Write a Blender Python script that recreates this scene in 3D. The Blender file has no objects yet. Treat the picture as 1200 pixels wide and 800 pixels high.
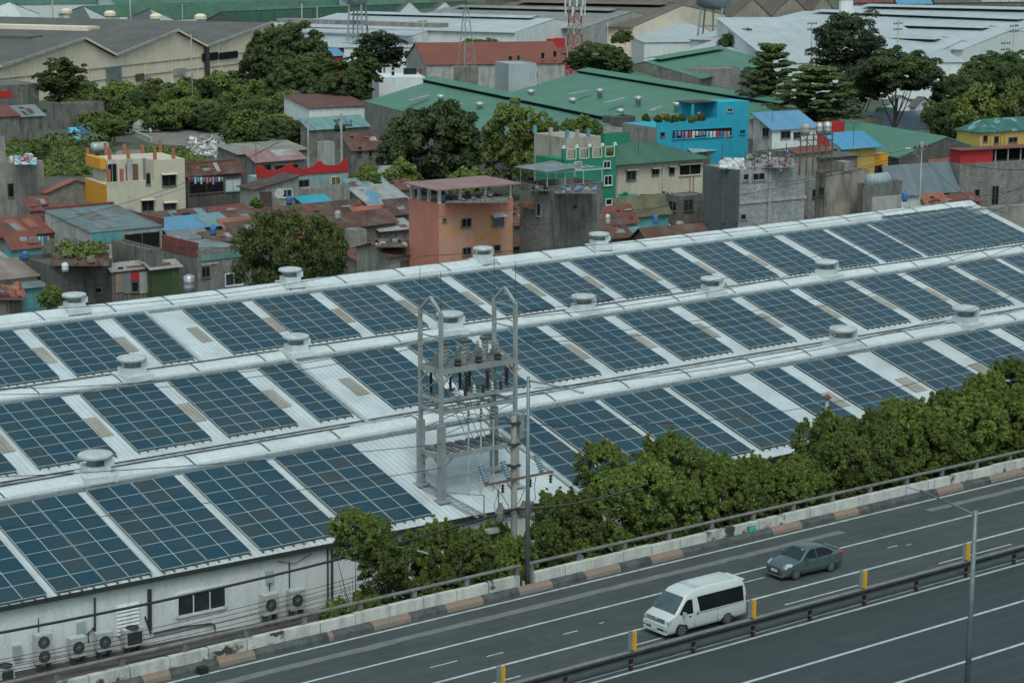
import bpy, math, random
import numpy as np
from mathutils import Vector, Matrix
random.seed(7)
sc = bpy.context.scene
COL = sc.collection
R = math.radians
# ------------------------------------------------------------------ camera
F = 2422.566; PITCH = 0.1982323; ROLL = 0.0027195; H = 42.0
cp, sp = math.cos(PITCH), math.sin(PITCH)
FWD = Vector((0, cp, -sp))
_r = Vector((1, 0, 0)); _u = Vector((0, sp, cp))
RT = math.cos(ROLL) * _r + math.sin(ROLL) * _u
UP = -math.sin(ROLL) * _r + math.cos(ROLL) * _u
EYE = Vector((0, 0, H))
cam = bpy.data.cameras.new('camera'); camo = bpy.data.objects.new('camera', cam); COL.objects.link(camo)
cam.sensor_width = 36; cam.lens = 36 * F / 1200; cam.clip_start = 1; cam.clip_end = 9000
m = Matrix((RT, UP, -FWD)).transposed().to_4x4(); m.translation = EYE
camo.matrix_world = m
sc.camera = camo
sc.view_settings.view_transform = 'Standard'; sc.view_settings.look = 'None'; sc.view_settings.exposure = 0

def ray(x, y): return FWD + RT * ((x - 600) / F) - UP * ((y - 400) / F)
def at(x, y, z=0.0):
    """world point at height z seen in the photograph at x, y"""
    d = ray(x, y); t = (z - H) / d.z
    return EYE + d * t
def atd(x, y, D): return EYE + ray(x, y) * D
def hit(x, y, p0, n):
    d = ray(x, y); t = n.dot(p0 - EYE) / n.dot(d); return EYE + d * t
def px_of(p):
    q = p - EYE; d = q.dot(FWD); return 600 + F * q.dot(RT) / d, 400 - F * q.dot(UP) / d
def along(P, v, x):
    """distance s with P+s*v in image column x"""
    k = (x - 600) / F; w = RT - FWD * k
    return -(P - EYE).dot(w) / v.dot(w)
def axes(psi):
    t = R(psi); a = Vector((math.sin(t), math.cos(t), 0)); b = Vector((-math.cos(t), math.sin(t), 0)); return a, b
Z = Vector((0, 0, 1))
# ------------------------------------------------------------------ materials
def nd(t, ty, **kw):
    n = t.nodes.new(ty)
    for k, v in kw.items():
        if k in n.inputs: n.inputs[k].default_value = v
        else: setattr(n, k, v)
    return n
MATS = {}
def mat(name, c1, c2=None, scale=.6, rough=.75, metal=0., streak=0., stain=(.03, .032, .03), corr=None, corr_amt=.25,
        brick=None, patch=None, patch_c=None, patch_t=.55, spec=.4, attr=False, rnd=0., bump=0., fine=.12, sdetail=6):
    if name in MATS: return MATS[name]
    M = bpy.data.materials.new(name); M.use_nodes = True; t = M.node_tree; t.nodes.clear()
    L = t.links.new
    out = nd(t, 'ShaderNodeOutputMaterial'); bs = nd(t, 'ShaderNodeBsdfPrincipled'); L(bs.outputs[0], out.inputs[0])
    bs.inputs['Roughness'].default_value = rough; bs.inputs['Metallic'].default_value = metal
    bs.inputs['Specular IOR Level'].default_value = spec
    geo = nd(t, 'ShaderNodeNewGeometry')
    pos = geo.outputs['Position']
    def noise(s, detail=4, vec=None, dist=0):
        n = nd(t, 'ShaderNodeTexNoise', Scale=s, Detail=detail, Roughness=.6); L(vec or pos, n.inputs['Vector']); n.inputs['Distortion'].default_value = dist; return n.outputs[0]
    def mix(f, a, b, bt='MIX'):
        n = nd(t, 'ShaderNodeMix', data_type='RGBA', blend_type=bt)
        if isinstance(f, float): n.inputs[0].default_value = f
        else: L(f, n.inputs[0])
        for i, v in ((6, a), (7, b)):
            if isinstance(v, tuple): n.inputs[i].default_value = (*v, 1) if len(v) == 3 else v
            else: L(v, n.inputs[i])
        return n.outputs[2]
    def ramp(v, lo, hi, a=0., b=1.):
        n = nd(t, 'ShaderNodeMapRange'); L(v, n.inputs[0]); n.inputs[1].default_value = lo; n.inputs[2].default_value = hi
        n.inputs[3].default_value = a; n.inputs[4].default_value = b; return n.outputs[0]
    if c2 is None: c2 = tuple(v * .78 for v in c1)
    col = mix(ramp(noise(scale), .35, .65), c1, c2)
    uv = nd(t, 'ShaderNodeUVMap').outputs[0]
    if patch:
        col = mix(ramp(noise(patch, 5, dist=.4), patch_t, patch_t + .08), col, patch_c)
    if brick:
        bw, bh, mc = brick
        b = nd(t, 'ShaderNodeTexBrick'); L(uv, b.inputs['Vector']); b.inputs['Scale'].default_value = 1
        b.inputs['Brick Width'].default_value = bw; b.inputs['Row Height'].default_value = bh; b.inputs['Mortar Size'].default_value = .03
        b.inputs['Color1'].default_value = (.75, .75, .75, 1); b.inputs['Color2'].default_value = (1.15, 1.15, 1.15, 1); b.inputs['Mortar'].default_value = (mc, mc, mc, 1)
        col = mix(1., col, b.outputs[0], 'MULTIPLY')
    h = None
    if corr:
        sx = nd(t, 'ShaderNodeSeparateXYZ'); L(uv, sx.inputs[0])
        mm = nd(t, 'ShaderNodeMath', operation='MULTIPLY'); L(sx.outputs[0], mm.inputs[0]); mm.inputs[1].default_value = 2 * math.pi / corr
        s = nd(t, 'ShaderNodeMath', operation='SINE'); L(mm.outputs[0], s.inputs[0])
        h = s.outputs[0]
        g = ramp(h, -1, .2, 1 - corr_amt, 1.)
        gg = nd(t, 'ShaderNodeCombineColor');
        for i in range(3): L(g, gg.inputs[i])
        col = mix(1., col, gg.outputs[0], 'MULTIPLY')
        # sheets laid side by side: faint tone steps
        wn = nd(t, 'ShaderNodeMath', operation='FLOOR'); m2 = nd(t, 'ShaderNodeMath', operation='MULTIPLY'); L(sx.outputs[0], m2.inputs[0]); m2.inputs[1].default_value = 1.15
        L(m2.outputs[0], wn.inputs[0])
        w2 = nd(t, 'ShaderNodeTexWhiteNoise', noise_dimensions='1D'); L(wn.outputs[0], w2.inputs['W'])
        gv = ramp(w2.outputs[0], 0, 1, 1 - corr_amt * .7, 1.05)
        g2 = nd(t, 'ShaderNodeCombineColor')
        for i in range(3): L(gv, g2.inputs[i])
        col = mix(1., col, g2.outputs[0], 'MULTIPLY')
    if streak:
        mp = nd(t, 'ShaderNodeMapping'); mp.inputs['Scale'].default_value = (1, 1, .16) if not corr else (1, 1, 1); L(pos, mp.inputs[0])
        f = ramp(noise(1.6 if not corr else .5, sdetail, mp.outputs[0], .3), .48, .68, 0., streak)
        col = mix(f, col, stain)
        f2 = ramp(noise(.35, 5), .5, .75, 0., streak * .6)
        col = mix(f2, col, stain)
    if fine:
        g = ramp(noise(9, 3), .3, .7, 1 - fine, 1 + fine)
        gg = nd(t, 'ShaderNodeCombineColor')
        for i in range(3): L(g, gg.inputs[i])
        col = mix(1., col, gg.outputs[0], 'MULTIPLY')
    if rnd:
        oi = nd(t, 'ShaderNodeObjectInfo'); g = ramp(oi.outputs['Random'], 0, 1, 1 - rnd, 1 + rnd)
        gg = nd(t, 'ShaderNodeCombineColor')
        for i in range(3): L(g, gg.inputs[i])
        col = mix(1., col, gg.outputs[0], 'MULTIPLY')
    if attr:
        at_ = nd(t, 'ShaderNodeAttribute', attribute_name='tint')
        lo = tuple(v * .5 for v in c1); hi = tuple(min(1, v * w) for v, w in zip(c1, (3.1, 2.7, 1.7)))  # wide tint range paints dark gaps and bright tops into the foliage
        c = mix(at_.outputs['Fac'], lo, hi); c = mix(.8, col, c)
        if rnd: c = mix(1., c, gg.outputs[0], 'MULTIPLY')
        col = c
    L(col, bs.inputs['Base Color'])
    if bump or corr:
        b = nd(t, 'ShaderNodeBump'); b.inputs['Strength'].default_value = max(bump, .35 if corr else 0); b.inputs['Distance'].default_value = .05
        L(h if h is not None else noise(5), b.inputs['Height']); L(b.outputs[0], bs.inputs['Normal'])
    MATS[name] = M; return M
def flat(name, c, rough=.6, metal=0., spec=.5): return mat(name, c, tuple(v * .88 for v in c), 2., rough, metal, fine=.04, spec=spec)
def emis(name, c): return flat(name, c)

# ------------------------------------------------------------------ mesh builder
class MB:
    def __init__(s): s.v = []; s.f = []; s.m = []; s.sm = False; s.cur = 0
    def add(s, vs, fs):
        o = len(s.v); s.v += [tuple(v) for v in vs]
        for f in fs: s.f.append(tuple(i + o for i in f)); s.m.append(s.cur)
        return s
    def quad(s, a, b, c, d): return s.add([a, b, c, d], [(0, 1, 2, 3)])
    def poly(s, *p): return s.add(p, [tuple(range(len(p)))])
    def slab(s, pts, th):
        """thick sheet: polygon top points, extruded down by th"""
        n = len(pts); lo = [Vector(p) - Z * th for p in pts]
        s.add(list(pts) + lo, [tuple(range(n)), tuple(range(2 * n - 1, n - 1, -1))] + [(i, i + n, (i + 1) % n + n, (i + 1) % n) for i in range(n)])
        return s
    def box(s, c, a, b, la, lb, h, up=Z):
        """box from corner c along unit a (la), unit b (lb), up h"""
        c = Vector(c); A = Vector(a) * la; B = Vector(b) * lb; U = Vector(up) * h
        v = [c, c + A, c + A + B, c + B]; v += [p + U for p in v]
        return s.add(v, [(0, 3, 2, 1), (4, 5, 6, 7), (0, 1, 5, 4), (1, 2, 6, 5), (2, 3, 7, 6), (3, 0, 4, 7)])
    def cbox(s, c, sx, sy, sz, a=Vector((1, 0, 0)), b=Vector((0, 1, 0)), up=Z):
        c = Vector(c); return s.box(c - a * sx / 2 - b * sy / 2 - up * sz / 2, a, b, sx, sy, sz, up)
    def bar(s, p, q, w, h=None, up=Z):
        p = Vector(p); q = Vector(q); d = q - p; l = d.length
        if l < 1e-6: return s
        d /= l; h = h or w
        side = d.cross(up)
        if side.length < 1e-3: side = d.cross(Vector((1, 0, 0)))
        side.normalize(); u = side.cross(d)
        return s.box(p - side * w / 2 - u * h / 2, d, side, l, w, h, u)
    def tube(s, pts, r, n=8, r2=None, cap=True):
        pts = [Vector(p) for p in pts]; vs = []; k = len(pts)
        for i, p in enumerate(pts):
            d = (pts[min(i + 1, k - 1)] - pts[max(i - 1, 0)]).normalized()
            x = d.cross(Z)
            if x.length < 1e-3: x = Vector((1, 0, 0))
            x.normalize(); y = d.cross(x)
            rr = r if r2 is None else r + (r2 - r) * i / (k - 1)
            vs += [p + x * rr * math.cos(2 * math.pi * j / n) + y * rr * math.sin(2 * math.pi * j / n) for j in range(n)]
        fs = [(i * n + j, i * n + (j + 1) % n, (i + 1) * n + (j + 1) % n, (i + 1) * n + j) for i in range(k - 1) for j in range(n)]
        if cap: fs += [tuple(range(n - 1, -1, -1)), tuple((k - 1) * n + j for j in range(n))]
        return s.add(vs, fs)
    def lathe(s, c, prof, n=16, ax=Z, cap=True):
        c = Vector(c); x = ax.cross(Vector((1, 0, 0)))
        if x.length < 1e-3: x = ax.cross(Vector((0, 1, 0)))
        x.normalize(); y = ax.cross(x); vs = []; k = len(prof)
        for r, h in prof: vs += [c + ax * h + (x * math.cos(2 * math.pi * j / n) + y * math.sin(2 * math.pi * j / n)) * r for j in range(n)]
        fs = [(i * n + j, i * n + (j + 1) % n, (i + 1) * n + (j + 1) % n, (i + 1) * n + j) for i in range(k - 1) for j in range(n)]
        if cap: fs += [tuple(range(n - 1, -1, -1)), tuple((k - 1) * n + j for j in range(n))]
        return s.add(vs, fs)
    def build(s, name, mt, parent=None, smooth=False, origin=None):
        o = origin if origin is not None else (WORLD[parent.name] if parent is not None else Vector((0, 0, 0)))
        me = bpy.data.meshes.new(name)
        me.from_pydata([(x - o.x, y - o.y, z - o.z) for x, y, z in s.v], [], s.f)
        mts = mt if isinstance(mt, (list, tuple)) else [mt]
        for q in mts: me.materials.append(q)
        if len(mts) > 1: me.polygons.foreach_set('material_index', s.m)
        # metric UVs: u runs level across each face, v up its slope
        uvl = me.uv_layers.new(name='UVMap')
        dat = np.empty(len(me.loops) * 2, np.float32)
        vs = s.v
        for p in me.polygons:
            nn = p.normal
            if abs(nn.z) > .999: u = AX; w = AY
            else: u = Z.cross(nn).normalized(); w = nn.cross(u)
            for li in p.loop_indices:
                c = Vector(vs[me.loops[li].vertex_index]); dat[2 * li] = c.dot(u); dat[2 * li + 1] = c.dot(w)
        uvl.data.foreach_set('uv', dat)
        if smooth: me.polygons.foreach_set('use_smooth', [True] * len(me.polygons))
        ob = bpy.data.objects.new(name, me); COL.objects.link(ob)
        if parent is not None: ob.parent = parent
        ob.location = (o if parent is None else o - WORLD[parent.name])
        WORLD[ob.name] = o.copy()
        return ob
WORLD = {}
AX, AY = Vector((.78791137, .61578866, 0)), Vector((-.61578866, .78791137, 0))
def tag(o, label=None, cat=None, group=None, kind=None):
    if label: o['label'] = label
    if cat: o['category'] = cat
    if group: o['group'] = group
    if kind: o['kind'] = kind
    return o
def thing(name, label, cat, loc, group=None):
    o = bpy.data.objects.new(name, None); COL.objects.link(o); o.location = loc; o.empty_display_size = .5
    WORLD[o.name] = Vector(loc); return tag(o, label, cat, group)
def lone(mb, name, mt, label, cat, group=None, smooth=False, origin=None):
    if origin is None:
        a = np.array(mb.v); origin = Vector((a[:, 0].mean(), a[:, 1].mean(), a[:, 2].min()))
    return tag(mb.build(name, mt, None, smooth, origin), label, cat, group)
def struct(mb, name, mt): return tag(mb.build(name, mt, None, origin=Vector((0, 0, 0))), kind='structure')
def kids(o): return [c for c in COL.objects if c.parent == o]
def copy_tree(o, loc=None, rz=None, label=None, parent=None, scale=None, ch=None):
    c = o.copy(); COL.objects.link(c)
    if parent is not None: c.parent = parent
    if loc is not None: c.location = loc; WORLD[c.name] = Vector(loc)
    if rz is not None: c.rotation_euler = (0, 0, rz)
    if scale is not None: c.scale = scale
    if label: c['label'] = label
    for k in (ch or TREE).get(o.name, []):
        copy_tree(k, parent=c)
    return c
TREE = {}
def remember(o):
    """list of children, kept so that copying does not search the whole scene"""
    TREE[o.name] = [c for c in COL.objects if c.parent == o]
    for c in TREE[o.name]: remember(c)
def V(*a): return Vector(a)
# ------------------------------------------------------------------ world and light
w = bpy.data.worlds.new('World'); sc.world = w; w.use_nodes = True
t = w.node_tree; t.nodes.clear()
SUN_EL, SUN_AZ = R(58), R(176)     # azimuth from +Y (view direction) towards +X
sky = t.nodes.new('ShaderNodeTexSky'); sky.sky_type = 'NISHITA'; sky.sun_disc = False
sky.sun_elevation = SUN_EL; sky.sun_rotation = SUN_AZ; sky.air_density = 1.0; sky.dust_density = 3.0; sky.ozone_density = 1.2
hs = t.nodes.new('ShaderNodeHueSaturation'); hs.inputs['Saturation'].default_value = .46
bg = t.nodes.new('ShaderNodeBackground'); bg.inputs[1].default_value = .165
wo = t.nodes.new('ShaderNodeOutputWorld')
tm_ = t.nodes.new('ShaderNodeMix'); tm_.data_type = 'RGBA'; tm_.blend_type = 'MULTIPLY'; tm_.inputs[0].default_value = 1; tm_.inputs[7].default_value = (.86, 1.05, 1.03, 1)
t.links.new(sky.outputs[0], hs.inputs['Color']); t.links.new(hs.outputs[0], tm_.inputs[6]); t.links.new(tm_.outputs[2], bg.inputs[0]); t.links.new(bg.outputs[0], wo.inputs[0])
sl = bpy.data.lights.new('sun', 'SUN'); sl.energy = 1.15; sl.angle = R(22); sl.color = (1, .97, .92)
so = bpy.data.objects.new('sun', sl); COL.objects.link(so)
sd = V(math.sin(SUN_AZ) * math.cos(SUN_EL), math.cos(SUN_AZ) * math.cos(SUN_EL), math.sin(SUN_EL))
so.rotation_euler = sd.to_track_quat('Z', 'Y').to_euler(); so.location = (0, 0, 200)

# ------------------------------------------------------------------ shared materials
mWhiteRoof = mat('white_corrugated', (.48, .535, .545), (.41, .455, .465), .25, .5, corr=.42, corr_amt=.06, streak=.4, stain=(.31, .32, .30), spec=.4, fine=.03)
mWhiteCap = mat('white_cap', (.53, .575, .58), (.45, .49, .495), .4, .5, streak=.4, stain=(.36, .355, .32))
mValley = mat('valley_metal', (.46, .48, .48), (.34, .36, .36), .5, .45, streak=.8, stain=(.06, .07, .07))
mWhiteWall = mat('white_wall', (.62, .64, .64), (.56, .59, .59), .5, .8, streak=.3, stain=(.3, .31, .29))
mConc = mat('concrete', (.29, .275, .245), (.21, .2, .18), .6, .9, streak=.55, stain=(.07, .07, .065))
mConcD = mat('dark_concrete', (.175, .165, .145), (.115, .11, .098), .6, .9, streak=.7, stain=(.035, .036, .034))
mConcL = mat('pale_concrete', (.36, .36, .34), (.29, .29, .28), .6, .9, streak=.5, stain=(.1, .1, .095))
mBlock = mat('hollow_block', (.26, .25, .225), (.2, .192, .175), .5, .9, brick=(.42, .21, .5), streak=.5, stain=(.07, .07, .065))
mBlockL = mat('pale_block', (.36, .365, .36), (.28, .285, .28), .5, .9, brick=(.45, .24, .55), streak=.3, stain=(.12, .12, .115))
mBlockD = mat('dark_block', (.13, .12, .11), (.09, .085, .08), .5, .9, brick=(.42, .21, .6), streak=.6, stain=(.03, .03, .03))
mGalv = mat('galvanised', (.30, .33, .33), (.22, .245, .25), 1.5, .42, metal=.35, fine=.1)
mGalvL = mat('galvanised_light', (.42, .46, .46), (.33, .37, .375), 1.5, .4, metal=.2, fine=.1)
mDarkMetal = flat('dark_metal', (.05, .055, .055), .5, .3)
mBlack = flat('black', (.012, .013, .014), .6)
mHole = flat('dark_opening', (.012, .014, .015), .9, spec=.1)
mGlass = mat('window_glass', (.02, .028, .032), (.035, .045, .05), 1.2, .12, fine=0, spec=.6)
mWhiteP = mat('white_paint', (.55, .58, .58), (.46, .49, .49), 1.2, .6, fine=.08)
mWood = mat('weathered_wood', (.13, .095, .07), (.08, .06, .045), 2, .9)
mCable = flat('cable', (.015, .017, .018), .6)
mRust = mat('rusty_sheet', (.13, .052, .038), (.075, .036, .028), .7, .85, corr=.28, corr_amt=.3, streak=.6, stain=(.16, .13, .11), patch=.5, patch_c=(.05, .035, .03), patch_t=.55)
mRust2 = mat('brown_sheet', (.085, .05, .042), (.06, .038, .033), .6, .85, corr=.28, corr_amt=.3, streak=.5, stain=(.13, .1, .09))
mRedRoof = mat('red_sheet', (.20, .06, .045), (.15, .045, .035), .6, .75, corr=.28, corr_amt=.25, streak=.5, stain=(.1, .07, .06))
mOrangeRoof = mat('orange_red_sheet', (.34, .12, .07), (.26, .09, .06), .6, .75, corr=.28, corr_amt=.3, streak=.4, stain=(.17, .1, .08))
mTealRoof = mat('teal_sheet', (.13, .26, .26), (.10, .2, .2), .6, .7, corr=.28, corr_amt=.2, streak=.5, stain=(.22, .25, .24))
mGreyRoof = mat('grey_sheet', (.20, .24, .25), (.14, .17, .18), .6, .6, corr=.28, corr_amt=.2, streak=.5, stain=(.1, .1, .1))
mPaleRoof = mat('pale_sheet', (.33, .36, .35), (.26, .28, .27), .6, .65, corr=.28, corr_amt=.2, streak=.7, stain=(.17, .12, .085))
mBlueRoof = mat('blue_sheet', (.10, .27, .42), (.08, .22, .36), .5, .55, corr=.28, corr_amt=.18, streak=.35, stain=(.2, .27, .3))
mPinkRoof = mat('pink_sheet', (.30, .17, .16), (.24, .13, .125), .5, .7, corr=.28, corr_amt=.2, streak=.5, stain=(.2, .16, .15))
mGreenRoof = mat('green_sheet', (.075, .19, .13), (.065, .165, .115), .12, .6, corr=.35, corr_amt=.1, streak=.35, stain=(.05, .12, .09))
mGreenHip = mat('green_tiles', (.045, .13, .085), (.035, .10, .07), .5, .6, corr=.3, corr_amt=.2, streak=.4, stain=(.09, .14, .11))
mGreyBig = mat('grey_fibre_roof', (.115, .115, .105), (.085, .085, .08), .1, .9, corr=.9, corr_amt=.1, streak=.5, stain=(.06, .06, .057))
mBrownBig = mat('brown_fibre_roof', (.17, .14, .11), (.12, .1, .085), .1, .9, corr=.9, corr_amt=.15, streak=.6, stain=(.08, .06, .05))
mWhiteBig = mat('white_far_roof', (.41, .45, .465), (.33, .37, .38), .06, .5, corr=.9, corr_amt=.08, streak=.35, stain=(.25, .26, .24))
mBeige = mat('beige_wall', (.72, .61, .46), (.64, .54, .41), .15, .85, streak=.25, stain=(.3, .24, .17))
mCream = mat('cream_wall', (.50, .45, .35), (.44, .4, .31), .4, .85, streak=.3, stain=(.22, .2, .16))
mSalmon = mat('salmon_wall', (.45, .175, .135), (.42, .16, .12), .4, .85, streak=.3, stain=(.30, .13, .08))
mSalmonR = mat('orange_plaster', (.44, .235, .17), (.40, .20, .13), .5, .85, streak=.3, stain=(.30, .17, .12), patch=.35, patch_c=(.44, .2, .085), patch_t=.48)
mCyan = mat('bright_blue_wall', (.02, .32, .44), (.018, .28, .40), .4, .8, streak=.3, stain=(.03, .19, .25))
mGreenW = mat('green_wall', (.02, .20, .12), (.018, .17, .1), .4, .75, streak=.2, stain=(.02, .1, .07))
mYellow = mat('yellow_wall', (.50, .33, .09), (.44, .29, .08), .4, .85, streak=.3, stain=(.25, .17, .07))
mOrange = flat('orange_paint', (.62, .27, .02), .7)
mRed = mat('red_paint', (.40, .02, .025), (.35, .02, .02), .4, .7, streak=.25, stain=(.2, .02, .02))
mTealW = mat('teal_wall', (.10, .30, .31), (.08, .25, .26), .5, .8, streak=.5, stain=(.08, .12, .12))
mPlank = mat('shack_board', (.26, .22, .19), (.19, .16, .14), 1, .9, corr=.5, corr_amt=.35, streak=.5, stain=(.08, .07, .06))
mBlueTank = flat('blue_plastic', (.03, .12, .28), .5)
mSteelTank = mat('steel_tank', (.42, .45, .45), (.34, .37, .37), 1, .35, metal=.5)
mTerra = flat('terracotta', (.33, .12, .07), .8)
FAB = [flat('cloth_%s' % n, c, .9) for n, c in (('white', (.5, .5, .5)), ('blue', (.06, .13, .3)), ('red', (.35, .04, .05)), ('cyan', (.1, .4, .5)), ('grey', (.2, .2, .22)), ('pink', (.4, .2, .22)))]

# ------------------------------------------------------------------ ground
g = MB()
xs = np.linspace(-5000, 5000, 11)
g.quad(V(-6000, -300, 0), V(6000, -300, 0), V(6000, 8500, 0), V(-6000, 8500, 0))
struct(g, 'ground', mat('city_ground', (.085, .085, .07), (.05, .06, .04), .05, .95, patch=.03, patch_c=(.035, .055, .02), patch_t=.5, streak=.3, stain=(.13, .125, .11)))

# ------------------------------------------------------------------ big warehouse with solar roof
U = .72; AL = 0.281972; ca, sa = math.cos(AL), math.sin(AL)
ZK = {1: -45.862 + .404, 2: -45.862, 3: -45.862 - .135}
YK = {1: 151.507 + 2 * 32.778, 2: 151.507 + 32.778, 3: 151.507}
def rp(k, X, s, lift=0.):
    """point on the front slope of bay k: X along the building, s down the slope (panel units)"""
    p = (AX * X + AY * (YK[k] - s * ca)) * U; p.z = (ZK[k] - s * sa) * U + H + lift * ca
    p -= AY * lift * sa; return p
X0, X1 = 40., 290.
XE = {1: 268.6, 2: 290., 3: 290.}
SR = {1: -4.0, 2: -2.8, 3: -2.8}
ridge = {}; val = {}
for k in (1, 2, 3):
    ridge[k] = ((YK[k] - SR[k] * ca) * U, (ZK[k] - SR[k] * sa) * U + H)
for k in (1, 2):
    yv = (ridge[k][0] + ridge[k + 1][0]) / 2 - .2; val[k] = (yv, ridge[k][1] - (ridge[k][0] - yv) * math.tan(AL))
def bp(X, y, z): p = AX * X * U + AY * y; p.z = z; return p
wh = thing('warehouse', 'large white warehouse with three parallel low gabled roofs carrying solar arrays', 'warehouse', bp(150, ridge[2][0], 0))
def eave_s(X): return 13.1 + (X - 60) * (15.1 - 13.1) / 75. if X < 135 else 15.1
ey = {}
for k in (1, 2, 3):
    mb = MB(); xe = XE[k]
    n = 24
    for i in range(n):
        xa, xb = X0 + (xe - X0) * i / n, X0 + (xe - X0) * (i + 1) / n
        if k < 3:
            a = bp(xa, *val[k]); b = bp(xb, *val[k])
        else: a = rp(3, xa, eave_s(xa)); b = rp(3, xb, eave_s(xb))
        mb.quad(a, b, bp(xb, *ridge[k]), bp(xa, *ridge[k]))
    mb.build('roof', mWhiteRoof, wh)
    # back slope
    mb = MB(); yb = val[k - 1][0] if k > 1 else ridge[1][0] + 11.8; zb = val[k - 1][1] if k > 1 else ridge[1][1] - 11.8 * math.tan(AL)
    mb.quad(bp(X0, *ridge[k]), bp(xe, *ridge[k]), bp(xe, yb, zb), bp(X0, yb, zb)); mb.build('back_roof', mWhiteRoof, wh)
    # rounded ridge cap
    y0, z0 = ridge[k]
    prof = [(-(.9 if k > 1 else 1.3), 0), (-.55, .08), (-.2, .12), (.2, .12), (.55, .08), (.9, 0)]
    mb = MB()
    segs = np.linspace(X0, xe, 46); r_ = random.Random(k)
    for i in range(45):
        for j in range(5):
            (ya, za), (yb2, zb2) = prof[j], prof[j + 1]
            def q(X, y, z): return bp(X, y0 + y, z0 - abs(y) * math.tan(AL) + z + .02)
            mb.quad(q(segs[i], ya, za), q(segs[i + 1], ya, za), q(segs[i + 1], yb2, zb2), q(segs[i], yb2, zb2))
    mb.build('ridge_cap', mWhiteCap, wh, smooth=True)
    # dark lap seams crossing the cap
    mb = MB()
    X = X0 + 2
    while X < xe - 1:
        pts = [bp(X + .55 * (j / 4) ** 2, y0 + 1.0 - (2.0 if k > 1 else 2.6) * j / 4, z0 - abs(1.0 - (2.0 if k > 1 else 2.6) * j / 4) * math.tan(AL) + (.22 if 0 < j < 4 else .06)) for j in range(5)]
        MB().tube(pts, .035, 5).build('cap_seam', mDarkMetal, wh)
        X += 7.4 + r_.random() * 2.2
    # cable tray running above the arrays
    mb = MB()
    mb.bar(rp(k, X0, -.75, .16), rp(k, xe, -.75, .16), .16, .1); mb.build('cable_tray', mGalvL, wh)
    mb = MB()
    mb.bar(rp(k, X0, -.38, .1), rp(k, xe, -.38, .1), .1, .08)
    for q in np.arange(X0 + 1, xe, 2.2): mb.bar(rp(k, q, -.25, .05), rp(k, q, -1.0, .05), .06, .12)
    mb.build('tray_bracket', mGalv, wh)
# valley gutters
for k in (1, 2):
    mb = MB(); y, z = val[k]
    mb.quad(bp(X0, y - .75, z + .18), bp(XE[k], y - .75, z + .18), bp(XE[k], y + .75, z + .2), bp(X0, y + .75, z + .2)); mb.build('valley_gutter', mValley, wh)
    mb = MB(); r_ = random.Random(k)
    for (xa, xb, off) in [(X0, 290, .5), (60, 112, -.3), (120, 200, -.5)]:
        P = [bp(xa + (xb - xa) * i / 30, y + off + r_.uniform(-.07, .07), z + .3) for i in range(31)]
        mb.tube(P, .05, 5)
    mb.build('gutter_cable', mCable, wh)
# skylight sheets
mSky = mat('brown_skylight', (.34, .33, .29), (.28, .26, .22), .8, .6, corr=.3, corr_amt=.3, streak=.5, stain=(.22, .17, .12))
# arrays: (X, columns, rows, first row s)
ARR = {1: [(79.2, 4), (89.3, 4), (99.43, 4), (110.09, 2), (119.3, 4), (129.11, 4), (139.14, 4), (149.16, 4), (159.4, 4), (169.58, 4), (179.8, 4), (190.14, 4), (200.49, 4), (210.69, 4), (221.3, 4), (231.0, 4), (240.4, 2), (244.9, 2), (249.5, 4), (258.1, 4)],
       2: [(69.2, 4), (79.3, 4), (89.52, 4), (99.42, 4), (110.05, 2), (119.21, 4), (129.3, 4), (139.4, 4), (149.53, 4), (159.82, 4), (170.5, 4), (180.84, 4), (191.0, 4), (201.2, 4), (211.5, 4), (221.7, 4), (231.5, 4), (241.5, 4)],
       3: [(47.3, 4), (56.1, 4), (64.94, 4), (73.86, 4), (82.84, 4), (91.89, 4), (115.7, 2), (120.5, 4), (129.55, 4), (138.83, 4), (150.13, 2), (156.55, 4), (168.71, 4), (180.17, 4), (191.0, 4)]}
mb = MB()
for k in (1, 2):
    for i in range(len(ARR[k]) - 1):
        xa, nc = ARR[k][i]; e = xa + 2 * nc; nx = ARR[k][i + 1][0]
        if nx - e < 1.4 or (k == 1 and xa > 205): continue
        c = (e + nx) / 2; c = e + 1.0
        if nc == 2: c = nx - 1.2
        s0 = 4.6
        MB().quad(rp(k, c - .8, s0 + 3.9, .05), rp(k, c + .7, s0 + 3.9, .05), rp(k, c + .7, s0, .05), rp(k, c - .8, s0, .05)).build('skylight', mSky, wh)
for xa in (154.9, 166.9, 178.9, 189.6):
    MB().quad(rp(3, xa - .8, 9.2, .05), rp(3, xa + 1.0, 9.2, .05), rp(3, xa + 1.0, 6, .05), rp(3, xa - .8, 6, .05)).build('skylight', mSky, wh)
# trims: expansion joints running down the slope
mb = MB()
for k, X, s0, s1, lf in ((1, 114.6, -.9, 13.2, .12), (2, 114.7, -2.6, 14.2, .14), (3, 115.3, -1, 14.4, .15)):
    MB().bar(rp(k, X, s0, lf), rp(k, X, s1, lf), .3, .16).build('joint_cover', mGalvL, wh)
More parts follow.
